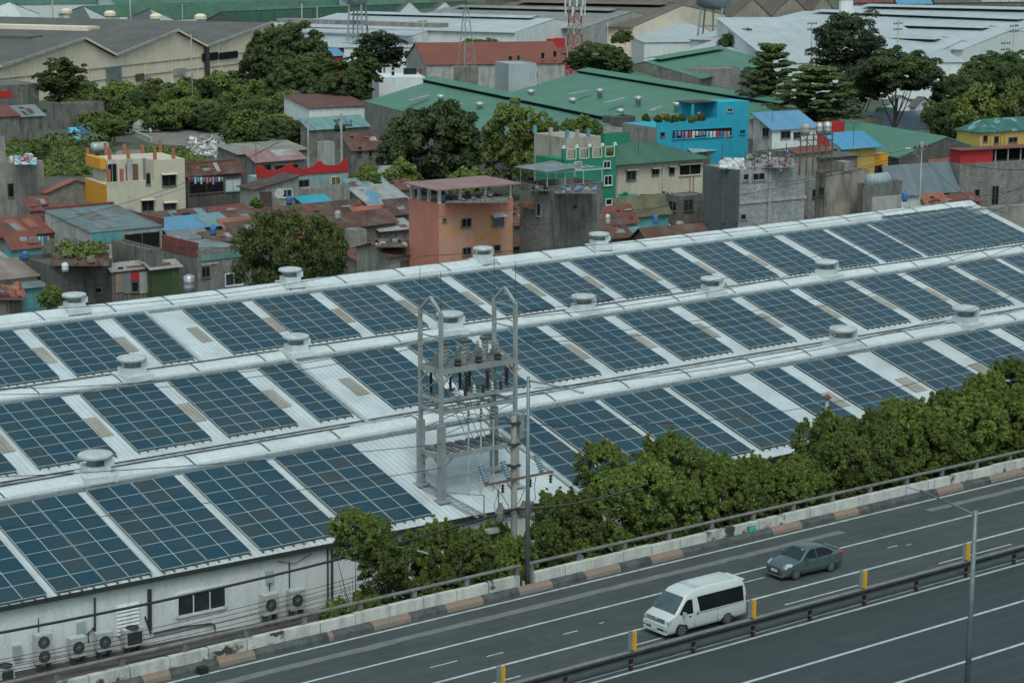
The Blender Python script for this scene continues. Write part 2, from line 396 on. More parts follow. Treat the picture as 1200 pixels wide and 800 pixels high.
# front wall, fascia
mb = MB(); fs = MB(); gt = MB()
st = np.linspace(X0, 290, 40)
for i in range(39):
    xa, xb = st[i], st[i + 1]
    a, b = rp(3, xa, eave_s(xa) - .55), rp(3, xb, eave_s(xb) - .55)
    a.z -= .12; b.z -= .12
    mb.quad(V(a.x, a.y, 0), V(b.x, b.y, 0), b, a)
    a, b = rp(3, xa, eave_s(xa)), rp(3, xb, eave_s(xb))
    fs.quad(a - Z * .28, b - Z * .28, b - Z * .01, a - Z * .01)
    fs.quad(a - Z * .28 + AY * .5, b - Z * .28 + AY * .5, b - Z * .28, a - Z * .28)
wallo = mb.build('front_wall', mWhiteWall, wh); fs.build('fascia', mDarkMetal, wh)
mb = MB()
for xe, ks in ((X0, (1, 2, 3)), (289.8, (2, 3)), (268.4, (1,))):
    for k in ks:
        yb = val[k - 1][0] if k > 1 else ridge[1][0] + 11.8; zb = val[k - 1][1] if k > 1 else ridge[1][1] - 11.8 * math.tan(AL)
        yf, zf = val[k] if k < 3 else ((YK[3] - 15.1 * ca) * U, (ZK[3] - 15.1 * sa) * U + H)
        mb.poly(bp(xe, yf, 0), bp(xe, yf, zf), bp(xe, ridge[k][0], ridge[k][1]), bp(xe, yb, zb), bp(xe, yb, 0))
y = ridge[1][0] + 11.6; z = ridge[1][1] - 11.8 * math.tan(AL) - .1
mb.quad(bp(X0, y, 0), bp(268, y, 0), bp(268, y, z), bp(X0, y, z))
mb.build('end_wall', mWhiteWall, wh)
# things on the front wall: plane of the wall near x 0..400
nW = -AY; pW = rp(3, 75, eave_s(75) - .55); pW2 = rp(3, 90, eave_s(90) - .55)
dW = (pW2 - pW); dW.z = 0; dW.normalize(); nW = V(dW.y, -dW.x, 0)
def wallpt(x, y, off=.02): return hit(x, y, pW + nW * off, nW)
def wall_rect(x0, y0, x1, y1, off=.03):
    a = wallpt(x0, y1, off); b = wallpt(x1, y1, off); c = wallpt(x1, y0, off); d = wallpt(x0, y0, off)
    b.z = a.z + 0; c = V(b.x, b.y, d.z)
    return a, b, c, d
# long dark window: corners in the picture (207,697)-(265,684) top, (207,723)-(265,711) bottom
a = wallpt(207, 723); d = wallpt(207, 696.5); b = V(*wallpt(265, 711)); b.z = a.z; c = V(b.x, b.y, d.z)
def frame_bars(mb, a, b, c, d, w_, n, dep=.1):
    for p, q in ((a, b), (b, c), (c, d), (d, a)): mb.bar(p + n * .03, q + n * .03, w_, dep, up=n)
fr = MB(); frame_bars(fr, a, b, c, d, .16, nW)
for k_ in (1 / 3, 2 / 3): fr.bar(a.lerp(b, k_) + nW * .02, d.lerp(c, k_) + nW * .02, .07, .05, up=nW)
wo_ = fr.build('window', mWhiteWall, wh); MB().quad(a + nW * .03, b + nW * .03, c + nW * .03, d + nW * .03).build('pane', mGlass, wo_)
# louvre panel
a = wallpt(136, 744); b = wallpt(163, 735); d = wallpt(136, 709)
b.z = a.z; c = V(b.x, b.y, d.z)
mb = MB()
for i in range(8):
    z_ = a.z + (d.z - a.z) * i / 8; mb.quad(V(a.x, a.y, z_) + nW * .12, V(b.x, b.y, z_) + nW * .12, V(b.x, b.y, z_ + .22) + nW * .02, V(a.x, a.y, z_ + .22) + nW * .02)
mb.build('louvre', mWhiteWall, wh)
mb = MB()
for (x, y0, y1, r_) in ((111, 700, 748, .06), (174, 690, 733, .07), (176.5, 690, 738, .06), (45, 724, 762, .03), (339, 658, 700, .04), (316, 670, 706, .03), (389, 640, 715, .07), (384, 642, 712, .05)):
    MB().tube([wallpt(x, y0, .1), wallpt(x + .3, y1, .1)], r_, 6).build('pipe', mDarkMetal, wh)
mb.tube([wallpt(104, 752, .1), wallpt(103, 742, .1), wallpt(109, 735, .1), wallpt(117, 752, .1)], .05, 6).build('pipe', mDarkMetal, wh)
mb=MB().tube([wallpt(170, 722, .1), wallpt(177, 742, .1)], .05, 6).build('pipe', mDarkMetal, wh)
mb=MB().tube([wallpt(180, 742, .1), wallpt(215, 734, .1), wallpt(248, 730, .1), wallpt(252, 733, .1), wallpt(252, 746, .1)], .05, 6).build('pipe', mDarkMetal, wh)
mb=MB().tube([wallpt(325, 657, .1), wallpt(345, 660, .1), wallpt(365, 648, .1)], .02, 5)
mb.build('pipe', mDarkMetal, wh)
for (x, y) in ((95, 735), (20, 763), (316, 675)):
    p = wallpt(x, y, .14); mb = MB(); mb.cbox(p, .45, .2, .7, dW, nW); mb.build('meter_box', mGalvL, wh)

# ------------------------------------------------------------------ solar arrays
mPan = bpy.data.materials.new('solar_cells'); mPan.use_nodes = True; t = mPan.node_tree; bs = t.nodes['Principled BSDF']
def _p():
    L = t.links.new
    uv = nd(t, 'ShaderNodeUVMap'); sx = nd(t, 'ShaderNodeSeparateXYZ'); L(uv.outputs[0], sx.inputs[0])
    oi = nd(t, 'ShaderNodeObjectInfo')
    def line(sock, k, wd):
        mm = nd(t, 'ShaderNodeMath', operation='MULTIPLY'); L(sock, mm.inputs[0]); mm.inputs[1].default_value = k
        fr_ = nd(t, 'ShaderNodeMath', operation='FRACT'); L(mm.outputs[0], fr_.inputs[0])
        c = nd(t, 'ShaderNodeMath', operation='LESS_THAN'); L(fr_.outputs[0], c.inputs[0]); c.inputs[1].default_value = wd; return c.outputs[0]
    a = line(sx.outputs[1], 8, .16); b = line(sx.outputs[0], 9, .06)
    mx = nd(t, 'ShaderNodeMath', operation='MAXIMUM'); L(a, mx.inputs[0]); L(b, mx.inputs[1])
    rp_ = nd(t, 'ShaderNodeValToRGB'); L(oi.outputs['Random'], rp_.inputs[0])
    e = rp_.color_ramp.elements; e[0].color = (.004, .036, .060, 1); e[1].color = (.024, .040, .044, 1); e[1].position = 1
    m_ = rp_.color_ramp.elements.new(.55); m_.color = (.005, .039, .060, 1)
    m_ = rp_.color_ramp.elements.new(.9); m_.color = (.010, .040, .052, 1)
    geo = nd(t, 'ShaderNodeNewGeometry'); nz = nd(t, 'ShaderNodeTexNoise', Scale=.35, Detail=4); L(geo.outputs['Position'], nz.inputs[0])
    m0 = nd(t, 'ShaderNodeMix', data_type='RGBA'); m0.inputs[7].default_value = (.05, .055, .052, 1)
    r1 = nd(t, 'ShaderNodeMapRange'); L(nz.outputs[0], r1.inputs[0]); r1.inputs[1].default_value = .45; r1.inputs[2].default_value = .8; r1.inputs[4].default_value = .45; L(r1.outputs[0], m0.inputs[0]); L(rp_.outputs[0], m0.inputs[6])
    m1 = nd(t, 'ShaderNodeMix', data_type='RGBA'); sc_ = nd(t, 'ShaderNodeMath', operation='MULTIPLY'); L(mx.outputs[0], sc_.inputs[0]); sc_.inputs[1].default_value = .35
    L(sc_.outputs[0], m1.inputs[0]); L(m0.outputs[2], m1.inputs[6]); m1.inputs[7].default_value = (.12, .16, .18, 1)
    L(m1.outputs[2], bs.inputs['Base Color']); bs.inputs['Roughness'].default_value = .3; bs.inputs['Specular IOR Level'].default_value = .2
_p()
mAlu = flat('aluminium_edge', (.42, .49, .50), .5, .1)
def panel_mesh(rh):
    me = bpy.data.meshes.new('solar_panel')
    # local: x along building 0..2U, y = up slope, z normal
    W_, L_ = 2 * U, rh * U; g_ = .024; th = .05
    v = []; f = []; mi = []
    def q(x0, y0, x1, y1, z, k): 
        o = len(v); v.extend([(x0, y0, z), (x1, y0, z), (x1, y1, z), (x0, y1, z)]); f.append((o, o + 1, o + 2, o + 3)); mi.append(k)
    q(g_, g_, W_ - g_, L_ - g_, .0, 0)
    q(.006, .006, W_ - .006, g_, .004, 1); q(.006, L_ - g_, W_ - .006, L_ - .006, .004, 1); q(.006, g_, g_, L_ - g_, .004, 1); q(W_ - g_, g_, W_ - .006, L_ - g_, .004, 1)
    o = len(v); v.extend([(.006, .006, .004), (W_ - .006, .006, .004), (W_ - .006, L_ - .006, .004), (.006, L_ - .006, .004), (.006, .006, -th), (W_ - .006, .006, -th), (W_ - .006, L_ - .006, -th), (.006, L_ - .006, -th)])
    for a_, b_ in ((0, 1), (1, 2), (2, 3), (3, 0)): f.append((o + a_, o + 4 + a_, o + 4 + b_, o + b_)); mi.append(1)
    me.from_pydata(v, [], f); me.materials.append(mPan); me.materials.append(mAlu); me.polygons.foreach_set('material_index', mi)
    uv = me.uv_layers.new(name='UVMap')
    for l in me.loops: uv.data[l.index].uv = (v[l.vertex_index][0] / W_, v[l.vertex_index][1] / L_)
    return me
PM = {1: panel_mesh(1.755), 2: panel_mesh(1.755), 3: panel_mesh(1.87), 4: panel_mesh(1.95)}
RH = {1: 1.755, 2: 1.755, 3: 1.87, 4: 1.95}
mRail = flat('rail', (.10, .12, .125), .5, .3)
EX = AX; EN = V(-AY.x * sa, -AY.y * sa, ca).normalized(); EY = EN.cross(EX)
ROT = Matrix((EX, EY, EN)).transposed().to_4x4()
ordn = ['first', 'second', 'third', 'fourth', 'fifth', 'sixth', 'seventh', 'eighth', 'ninth', 'tenth', 'eleventh', 'twelfth', 'thirteenth', 'fourteenth', 'fifteenth', 'sixteenth', 'seventeenth', 'eighteenth', 'nineteenth', 'twentieth']
rown = {1: 'back', 2: 'middle', 3: 'front'}
for k in (1, 2, 3):
    n = 0
    for i, (X, nc) in enumerate(ARR[k]):
        kk = 4 if (k == 3 and X > 115) else k
        rows = 7; s_top = 0.
        if k == 1 and X > 244: rows = 8; s_top = -1.9
        if k == 3 and X > 185: s_top = 0
        s_bot = s_top + rows * RH[kk]
        org = rp(k, X, s_bot, .2)
        pa = px_of(rp(k, X + 2 * nc, s_bot)); 
        if pa[0] < 0: continue
        if px_of(rp(k, X, s_top))[0] > 1200: continue
        n += 1
        o = bpy.data.objects.new('solar_array', None); COL.objects.link(o)
        o.matrix_world = Matrix.Translation(org) @ ROT
        tag(o, '%s solar array of %s columns, %s from the left in the %s row' % ('narrow' if nc == 2 else 'wide blue', 'two' if nc == 2 else 'four', ordn[n - 1], rown[k]), 'solar array', 'solar arrays on the warehouse roof')
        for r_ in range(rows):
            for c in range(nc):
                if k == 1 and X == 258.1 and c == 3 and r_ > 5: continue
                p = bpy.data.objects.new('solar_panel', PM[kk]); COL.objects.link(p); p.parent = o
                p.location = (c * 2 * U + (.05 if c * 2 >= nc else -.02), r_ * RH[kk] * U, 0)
        ra = MB()
        WORLD[o.name] = V(0, 0, 0)
        e1 = V(1, 0, 0); e2 = V(0, 1, 0)
        for c in range(nc * 2 + 1):
            x_ = min(max(c * U, .08), nc * 2 * U - .08); ra.box(V(x_ - .04, -.22, -.16), e1, e2, .08, rows * RH[kk] * U + .3, .08)
        ra.build('mounting_rail', mRail, o)

# ------------------------------------------------------------------ roof ventilators
def make_vent():
    o = thing('roof_ventilator', 'v', 'ventilator', V(0, 0, 0), 'ventilators on the warehouse ridges')
    mb = MB(); A_, B_ = V(1, 0, 0), V(0, 1, 0)
    mb.box(V(-1.15, -1.3, -.45), A_, B_, 2.3, 2.6, .5); mb.box(V(-.8, -.85, .05), A_, B_, 1.6, 1.7, .55); mb.build('base', mWhiteCap, o)
    mb = MB(); mb.lathe(V(0, 0, .6), [(.62, 0), (.62, .5), (.7, .53)], 20); mb.build('drum', mat('vent_drum', (.30, .33, .33), (.2, .22, .22), 1.5, .6, streak=.4), o, True)
    mb = MB(); mb.lathe(V(0, 0, 1.12), [(1.12, 0), (1.2, .06), (1.2, .22), (1.12, .3), (.45, .42), (.02, .45)], 24); mb.build('cap', mat('vent_cap', (.44, .48, .48), (.36, .40, .40), 1.1, .6, streak=.4, stain=(.2, .17, .13)), o, True)
    mb = MB(); mb.cbox(V(.75, -.35, .82), .7, .8, .55, A_, B_); mb.build('motor_box', mWhiteCap, o)
    remember(o); return o
vt = make_vent()
VS = [(1, 106.9, 'beside the weedy ruin'), (1, 136.7, 'beside the round green tree'), (1, 167.3, 'in front of the salmon house'), (1, 187.9, 'in front of the grey canopy house'),
      (2, 96.55, 'leftmost'), (2, 116.24, 'rusty topped'), (2, 136.8, 'behind the steel gantry'), (2, 156.6, 'just right of the gantry'), (2, 177.7, 'second from right'), (2, 198.4, 'rightmost'),
      (3, 75.9, 'leftmost'), (3, 166.5, 'left one of the right-hand pair'), (3, 187.1, 'right one of the right-hand pair')]
for i, (k, X, d) in enumerate(VS):
    loc = bp(X, ridge[k][0] - .3, ridge[k][1] + .1)
    s_ = (.86 if k == 1 else (.9 if k == 2 else .92)) * (1 + .05 * math.sin(i * 2.3))
    lb = 'round capped white ventilator on the %s ridge, %s' % (rown[k], d)
    rz = R(38) + .22 * math.sin(i * 3.7)
    if i == 0: o = vt; o.location = loc; o.rotation_euler = (0, 0, rz); o['label'] = lb; o.scale = (s_, s_, s_)
    else: o = copy_tree(vt, loc, rz, lb, scale=(s_, s_, s_))
p = bp(0, 0, 0); p = rp(3, 150.0, 11.6)
o = thing('vent_pipe', 'thin metal roof stack with rusty cap standing among the front row arrays', 'vent pipe', p)
MB().tube([p - Z * .1, p + Z * 1.9], .16, 10).build('pipe', mGalv, o, True)
mb = MB(); mb.lathe(p + Z * 1.95, [(.3, 0), (.3, .1), (.02, .32)], 10); mb.build('cap', flat('rust_cap', (.14, .05, .035), .9), o)
mb = MB(); mb.cbox(p + Z * .05, .6, .6, .2); mb.build('flashing', mGalvL, o)
# ------------------------------------------------------------------ elevated road
PSI = R(52.78); D_ = V(math.sin(PSI), math.cos(PSI), 0); N_ = V(D_.y, -D_.x, 0)   # along the road, towards the viewer's side
ZR = H - 36.0856; O_ = V(9.4548, 103.5207, 0)
def rd(s, lat, z=0.): p = O_ + D_ * s + N_ * lat; p.z = ZR + z; return p
def rs(px, lat, z=0.):
    """station on the line (lat,z) that falls in image column px"""
    return along(rd(0, lat, z), D_, px)
S0, S1 = -70., 190.
def strip(mb, lat0, lat1, z, s0=S0, s1=S1, n=1):
    for i in range(n):
        a, b = s0 + (s1 - s0) * i / n, s0 + (s1 - s0) * (i + 1) / n
        mb.quad(rd(a, lat1, z), rd(b, lat1, z), rd(b, lat0, z), rd(a, lat0, z))
mAsph = mat('asphalt', (.062, .072, .072), (.052, .061, .062), .35, .85, streak=.35, stain=(.034, .040, .042), fine=.14, spec=.25)
mAsph2 = mat('newer_asphalt', (.042, .052, .053), (.035, .044, .046), .35, .8, streak=.3, stain=(.043, .052, .055), fine=.1, spec=.25)
mLine = mat('road_paint', (.42, .46, .46), (.34, .38, .38), 2.5, .8, streak=.4, stain=(.13, .15, .15))
mStrip = mat('worn_concrete_strip', (.15, .158, .15), (.125, .133, .128), 1.2, .9, streak=.35, stain=(.07, .08, .08))
mb = MB(); strip(mb, -9.9, 24, 0); struct(mb, 'road', mAsph)
mb = MB(); mb.slab([rd(S0, 24.5, -.02), rd(S1, 24.5, -.02), rd(S1, -10.9, -.02), rd(S0, -10.9, -.02)], 1.1); struct(mb, 'road_deck', mConcD)
mb = MB(); strip(mb, 3.35, 24, .004); struct(mb, 'opposite_carriageway', mAsph2)
mb = MB()
for s in np.arange(S0 + 10, S1, 22):
    mb.cbox(rd(s, 6, -3.5), 1.6, 22, 5.2, D_, N_)
struct(mb, 'road_piers', mConcD)
lines = MB()
for lat, w_ in ((-9.17, .18), (-5.25, .18), (-1.42, .2), (2.66, .13), (3.16, .17), (7.6, .2), (12.05, .2)):
    strip(lines, lat - w_ / 2, lat + w_ / 2, .009)
for xa, xb in ((920, 1006), (1100, 1185), (740, 778), (562, 610)):
    lat = .28; strip(lines, lat - .06, lat + .06, .009, rs(xa, lat), rs(xb, lat))
for xa, xb, lat in ((660, 677, -3.2), (702, 708, -3.4), (504, 536, -3.3), (872, 896, -3.9), (1040, 1052, -3.6), (1062, 1068, -3.3), (570, 590, -2.9)):
    strip(lines, lat - .05, lat + .05, .009, rs(xa, lat), rs(xb, lat))
struct(lines, 'road_markings', mLine)
mb = MB()
r_ = random.Random(3)
for s in np.arange(-60, 150, 1.1):
    if rs(985, -7.6) < s < rs(1085, -7.6): continue
    a = r_.uniform(-.03, .03); strip(mb, -7.86 + a, -7.26 + a + r_.uniform(-.05, .04), .0085, s, s + 1.1)
struct(mb, 'patched_strip', mStrip)
mb = MB(); strip(mb, 16.2, 24, .009); struct(mb, 'far_lane', mat('dark_lane', (.05, .06, .062), (.04, .049, .05), .4, .85, fine=.1))
# tyre-darkened wheel tracks, oil drips and repair patches: thin sheets on the asphalt
mTrk = mat('wheel_track', (.050, .060, .061), (.044, .053, .055), .5, .75, streak=.3, stain=(.038, .046, .048), fine=.1)
mTrk2 = mat('wheel_track_new', (.037, .046, .048), (.032, .041, .043), .5, .75, fine=.1)
mRep = mat('repair_patch', (.043, .052, .054), (.037, .046, .048), .8, .85, fine=.15)
tk = MB(); tk2 = MB(); r_ = random.Random(8)
for lc, mbx in ((-7.2, tk), (-3.35, tk), (.6, tk), (5.4, tk2), (9.8, tk2), (14.2, tk2)):
    for dl in (-.82, .82):
        s = S0
        while s < S1:
            e = s + r_.uniform(2, 5); j = r_.uniform(-.035, .035); mbx.quad(rd(s, lc + dl + .26 + j, .006), rd(e, lc + dl + .26 + j, .006), rd(e, lc + dl - .26 + j, .006), rd(s, lc + dl - .26 + j, .006)); s = e
struct(tk, 'wheel_tracks', mTrk); struct(tk2, 'opposite_wheel_tracks', mTrk2)
rpz = MB()
for xa, lat, L_, w_ in ((560, -3.6, 3.2, 1.3), (700, 5.3, 5, 1.6), (1010, -6.6, 4, 1.2), (860, 9.6, 6, 1.5), (430, -6.9, 2.2, 1.1), (1120, .2, 3, .9), (985, 6.4, 2.4, 1.2), (650, -7.4, 1.4, .7)):
    s = rs(xa, lat); rpz.quad(rd(s, lat + w_ / 2, .0075), rd(s + L_, lat + w_ / 2, .0075), rd(s + L_, lat - w_ / 2, .0075), rd(s, lat - w_ / 2, .0075))
struct(rpz, 'repair_patches', mRep)
# kerb with alternating black and worn orange paint
mKb = mat('kerb_black', (.075, .085, .083), (.03, .036, .036), 1.5, .8, streak=.5, stain=(.11, .11, .1))
mKo = mat('kerb_orange', (.24, .15, .105), (.18, .13, .10), 2.2, .85, streak=.6, stain=(.14, .13, .12), patch=2.2, patch_c=(.17, .16, .14), patch_t=.5)
kb = MB()
# boundaries in the picture (x along the kerb)
seq = [(90, 200, 0), (200, 300, 1), (300, 437, 0)]
kx = [170, 200, 298, 345, 390, 438, 481, 523, 566, 608, 647, 686, 725, 762, 800, 840, 876, 905, 941, 975, 1010, 1043, 1098, 1133, 1165, 1200]
kpat = [0] * 60
def kerb_seg(s0, s1, c):
    kb.cur = c
    prof = [(-9.58, 0), (-9.62, .2), (-9.78, .36), (-10.0, .38), (-10.0, 0)]
    for (l0, z0), (l1, z1) in zip(prof[:-1], prof[1:]): kb.quad(rd(s0, l0, z0), rd(s1, l0, z0), rd(s1, l1, z1), rd(s0, l1, z1))
    kb.poly(*[rd(s0, l, z) for l, z in prof]); kb.poly(*[rd(s1, l, z) for l, z in reversed(prof)])
orange = [(168, 200), (256, 299), (385, 391), (437, 481), (523, 566), (608, 647), (686, 727), (763, 800), (905, 939), (978, 1006), (1098, 1128), (1160, 1200), (1230, 1270)]
s = S0; 
cuts = sorted([(rs(a, -9.7), rs(b, -9.7)) for a, b in orange])
for a, b in cuts:
    kerb_seg(s, a, 0); kerb_seg(a, b - .02, 1); s = b
kerb_seg(s, S1, 0)
o = kb.build('kerb', [mKb, mKo], origin=V(0, 0, 0)); tag(o, kind='structure')
# parapet: barrier blocks with a handrail
GAPX = (607, 624)
g0, g1 = rs(GAPX[0], -10.25, .5), rs(GAPX[1], -10.25, .5)
mBar = mat('parapet_white', (.52, .52, .48), (.43, .43, .40), 1.2, .85, streak=.4, stain=(.16, .155, .14))
mBarS = mat('parapet_sooty', (.48, .48, .44), (.4, .4, .37), 1.2, .85, streak=.45, stain=(.14, .14, .12), patch=1.1, patch_c=(.045, .045, .04), patch_t=.53)
mHand = mat('handrail_steel', (.19, .195, .185), (.13, .135, .13), 1.5, .6, metal=.2, streak=.5, stain=(.1, .07, .05))
def parapet(label, s0, s1):
    o = thing('road_parapet', label, 'parapet', rd((s0 + s1) / 2, -10.3))
    n = int(round(abs(s1 - s0) / 2.15)); st_ = (s1 - s0) / n; rr = random.Random(11)
    for i in range(n):
        a = s0 + st_ * i; mb = MB(); x_ = px_of(rd(a + 1, -10.2, .5))[0]
        h_ = rr.uniform(.0, .05); j = rr.uniform(-.025, .025)
        mb.box(rd(a + .027, -10.02 + j, .25), D_, -N_, st_ - .055, .34, .66 + h_)
        dark = x_ < 330 or rr.random() < .18
        mb.build('barrier_block', mBarS if dark else mBar, o)
    np_ = int(abs(s1 - s0) / 3.35)
    for i in range(np_ + 1):
        a = s0 + (s1 - s0) * i / np_; mb = MB(); mb.box(rd(a - .13, -10.28, .25), D_, -N_, .26, .22, 1.12); mb.build('rail_post', mHand, o)
    mb = MB(); mb.tube([rd(s0 - .2, -10.33, 1.42), rd(s1 + .2, -10.33, 1.42)], .1, 8); mb.build('handrail', mHand, o)
    return o
parapet('white block road parapet with handrail left of the tall lamp post', -62., g0)
pR = parapet('white block road parapet with handrail right of the tall lamp post', g1, S1 - 40)
mb = MB(); p = hit(881, 619.5, rd(0, -9.97), N_); mb.box(p - D_ * .3 - Z * .22 + N_ * .02, D_, N_, .6, .03, .42)
gs = mb.build('distance_sign', flat('sign_green', (.01, .28, .17), .6), pR)
mb = MB()
for i, (u0, u1, z0, z1) in enumerate([(-.2, .2, .06, .10), (-.16, .12, -.08, -.05)]):
    q = p + N_ * .055; mb.quad(q + D_ * u0 + Z * z0, q + D_ * u1 + Z * z0, q + D_ * u1 + Z * z1, q + D_ * u0 + Z * z1)
mb.build('lettering', mWhiteP, gs)
# rubbish by the kerb
p = rd(rs(238, -9.3), -9.35); mb = MB(); mb.cbox(p + Z * .18, .45, .4, .36, D_, N_); lone(mb, 'litter', mBlack, 'black object lying against the kerb near the lower left corner', 'litter')
# median guardrail
LG = 2.92
foot = [(48, 557), (228, 510), (401, 463), (566, 415), (726, 373), (880, 328), (1027, 288), (1170, 248)]
st_ = [rs(720 + x / 2.5, LG) for x, y in foot]; dS = (st_[-1] - st_[0]) / 7
gr = thing('median_guardrail', 'long double steel guardrail between the two carriageways', 'guardrail', rd(st_[3], LG))
mRailT = mat('rail_top', (.20, .205, .19), (.14, .145, .14), 1.2, .6, metal=.3, streak=.5, stain=(.22, .2, .17))
mRailD = mat('rail_dark', (.034, .040, .040), (.024, .029, .029), 1.2, .55, metal=.3)
for sgn in (-1, 1):
    mb = MB(); prof = [(.06, .62), (.13, .66), (.06, .72), (.06, .78), (.13, .84), (.13, .90), (.05, .95)]
    for (a, z0), (b, z1) in zip(prof[:-1], prof[1:]):
        mb.quad(rd(-48, LG + sgn * (a + .06), z0), rd(150, LG + sgn * (a + .06), z0), rd(150, LG + sgn * (b + .06), z1), rd(-48, LG + sgn * (b + .06), z1))
    mb.build('w_beam', mRailD, gr)
mb = MB(); mb.box(rd(-48, LG + .15, .95), D_, -N_, 198, .30, .035); mb.build('top_plate', mRailT, gr)
mRef = flat('reflector_orange', (.34, .08, .03), .6)
for i in range(-4, 34):
    s = st_[0] + dS * i
    mb = MB(); mb.box(rd(s - .07, LG + .09, -.02), D_, -N_, .14, .18, .95); po = mb.build('post', mRailD, gr)
    mb = MB(); mb.box(rd(s - .08, LG + .1, .28), D_, -N_, .16, .2, .07); mb.build('reflector', mRef, po)
# delineators on the guardrail
mOr = mat('delineator_orange', (.72, .36, .02), (.62, .3, .02), 2, .7, fine=.05)
mGb = flat('delineator_back', (.15, .19, .21), .7)
def make_delin(s, label, first=[None]):
    loc = rd(s, LG - .05, .95)
    if first[0] is None:
        o = thing('delineator', label, 'delineator', V(0, 0, 0), 'delineators on the median guardrail')
        mb = MB(); mb.box(D_ * -.16 + N_ * -.02, -D_ * 1 if False else N_, D_, .26, .04, 1.02)
        mb = MB(); mb.box(V(0, 0, .04) - N_ * .1, N_, D_, .3, .05, .98); mb.build('orange_face', mOr, o)
        mb = MB(); mb.box(V(0, 0, .04) - N_ * .1 - D_ * .24, D_, N_, .24, .05, .98); mb.build('grey_side', mGb, o)
        mb = MB(); mb.box(V(0, 0, -.05) - N_ * .05 - D_ * .2, D_, N_, .2, .2, .09); mb.build('bracket', mRailD, o)
        remember(o); o.location = loc; first[0] = o; return o
    return copy_tree(first[0], loc, None, label)
for x_, lb in ((588, 'leftmost, at the bottom edge'), (742, 'just in front of the white van'), (882, 'just behind the white van'), (1012, 'between the grey sedan and the right lamp post'), (1133, 'beside the right lamp post'), (1240, 'beyond')):
    if x_ > 1200: continue
    make_delin(rs(x_, LG - .05, 1.4), 'orange delineator on the guardrail, %s' % lb)
# ------------------------------------------------------------------ street lamps
mLampP = mat('lamp_post_grey', (.17, .20, .21), (.12, .145, .15), 1.5, .5, metal=.3)
def lamp(label, base, top, arm_px, arm_dir, r0=.14, r1=.09):
    o = thing('street_lamp', label, 'street lamp', base)
    MB().tube([base, top], r0, 10, r1).build('pole', mLampP, o, True)
    mb = MB(); mb.lathe(base, [(.26, 0), (.26, .06), (.16, .1)], 10); mb.build('base_plate', mLampP, o)
    e = arm_px
    MB().tube([top - Z * .25, top - Z * .2 + (e - top) * .08, e], .06, 8, .045).build('arm', mLampP, o, True)
    d = (e - top).normalized(); mb = MB(); s_ = d.cross(Z).normalized()
    mb.add([e - s_ * .07 + Z * .03, e + s_ * .07 + Z * .03, e + d * .75 + s_ * .14 + Z * .03, e + d * .75 - s_ * .14 + Z * .03, e - s_ * .07 - Z * .05, e + s_ * .07 - Z * .05, e + d * .75 + s_ * .14 - Z * .07, e + d * .75 - s_ * .14 - Z * .07],
           [(0, 1, 2, 3), (7, 6, 5, 4), (0, 4, 5, 1), (1, 5, 6, 2), (2, 6, 7, 3), (3, 7, 4, 0)]); mb.build('lamp_head', mGalvL, o)
    return o
b1 = rd(rs(618, -10.3), -10.3, .05)
zt = 0
def top_z(base, y):
    d = ray(px_of(base)[0], y); tt = (V(base.x, base.y, 0) - V(0, 0, 0)).length / V(d.x, d.y, 0).length
    return H + d.z * tt
t1 = V(b1.x, b1.y, top_z(b1, 441))
lamp('tall grey street lamp standing in the parapet gap beside the concrete utility pole', b1, t1, t1 + N_ * 2.6 + D_ * .9 + Z * .15 - Z * .5, None)
b2 = rd(rs(1132, 16.5), 16.5)
t2 = V(b2.x, b2.y, top_z(b2, 597)); 
x0_, y0_ = px_of(b2)
# far end of its arm seen at (1068,571)
e2 = hit(1078, 574, t2, D_)
lamp('grey street lamp in the foreground at right, its arm over the far carriageway', b2, t2, e2, None, .15, .1)
# small lamp rising out of the bushes
b3 = rd(rs(452, -12.6), -12.6); b3.z = 0; t3 = V(b3.x, b3.y, top_z(b3, 634))
lamp('small street lamp poking out of the roadside trees at left', b3, t3, hit(488, 644, t3, (AY)) - Z * 0, None, .09, .07)

# ------------------------------------------------------------------ vehicles
def grid_body(st, ringf):
    """st: list of stations; ringf(station) -> list of half-ring points (y,z) from bottom centre to top centre"""
    rows = []
    for s in st:
        rg = ringf(s); rows.append([(s['x'] + p[2] if len(p) > 2 else s['x'], p[0], p[1]) for p in rg])
    return rows
def face_groups(rows, sel):
    """build faces; sel(i,j)-> group name ; mirrored on y"""
    G = {}
    for i in range(len(rows) - 1):
        for j in range(len(rows[0]) - 1):
            g = sel(i, j)
            for sg in (1, -1):
                a, b, c, d = rows[i][j], rows[i + 1][j], rows[i + 1][j + 1], rows[i][j + 1]
                q = [V(p[0], p[1] * sg, p[2]) for p in (a, b, c, d)]
                if sg == -1: q.reverse()
                key = (g, sg)
                G.setdefault(key, []).append(q)
    return G
def weld(quads):
    mb = MB(); idx = {}
    for q in quads:
        f = []
        for p in q:
            k = (round(p.x, 4), round(p.y, 4), round(p.z, 4))
            if k not in idx: idx[k] = len(mb.v); mb.v.append(tuple(p))
            if idx[k] not in f: f.append(idx[k])
        if len(f) >= 3: mb.f.append(tuple(f)); mb.m.append(0)
    return mb
def offset_panel(quads, n_off):
    mb = weld(quads); me_n = {}
    vs = [Vector(v) for v in mb.v]; acc = [V(0, 0, 0) for _ in vs]
    for f in mb.f:
        n = (vs[f[1]] - vs[f[0]]).cross(vs[f[2]] - vs[f[0]])
        if len(f) > 3: n += (vs[f[2]] - vs[f[0]]).cross(vs[f[3]] - vs[f[0]])
        for i in f: acc[i] += n
    mb.v = [tuple(v + (a.normalized() if a.length > 0 else a) * n_off) for v, a in zip(vs, acc)]
    return mb
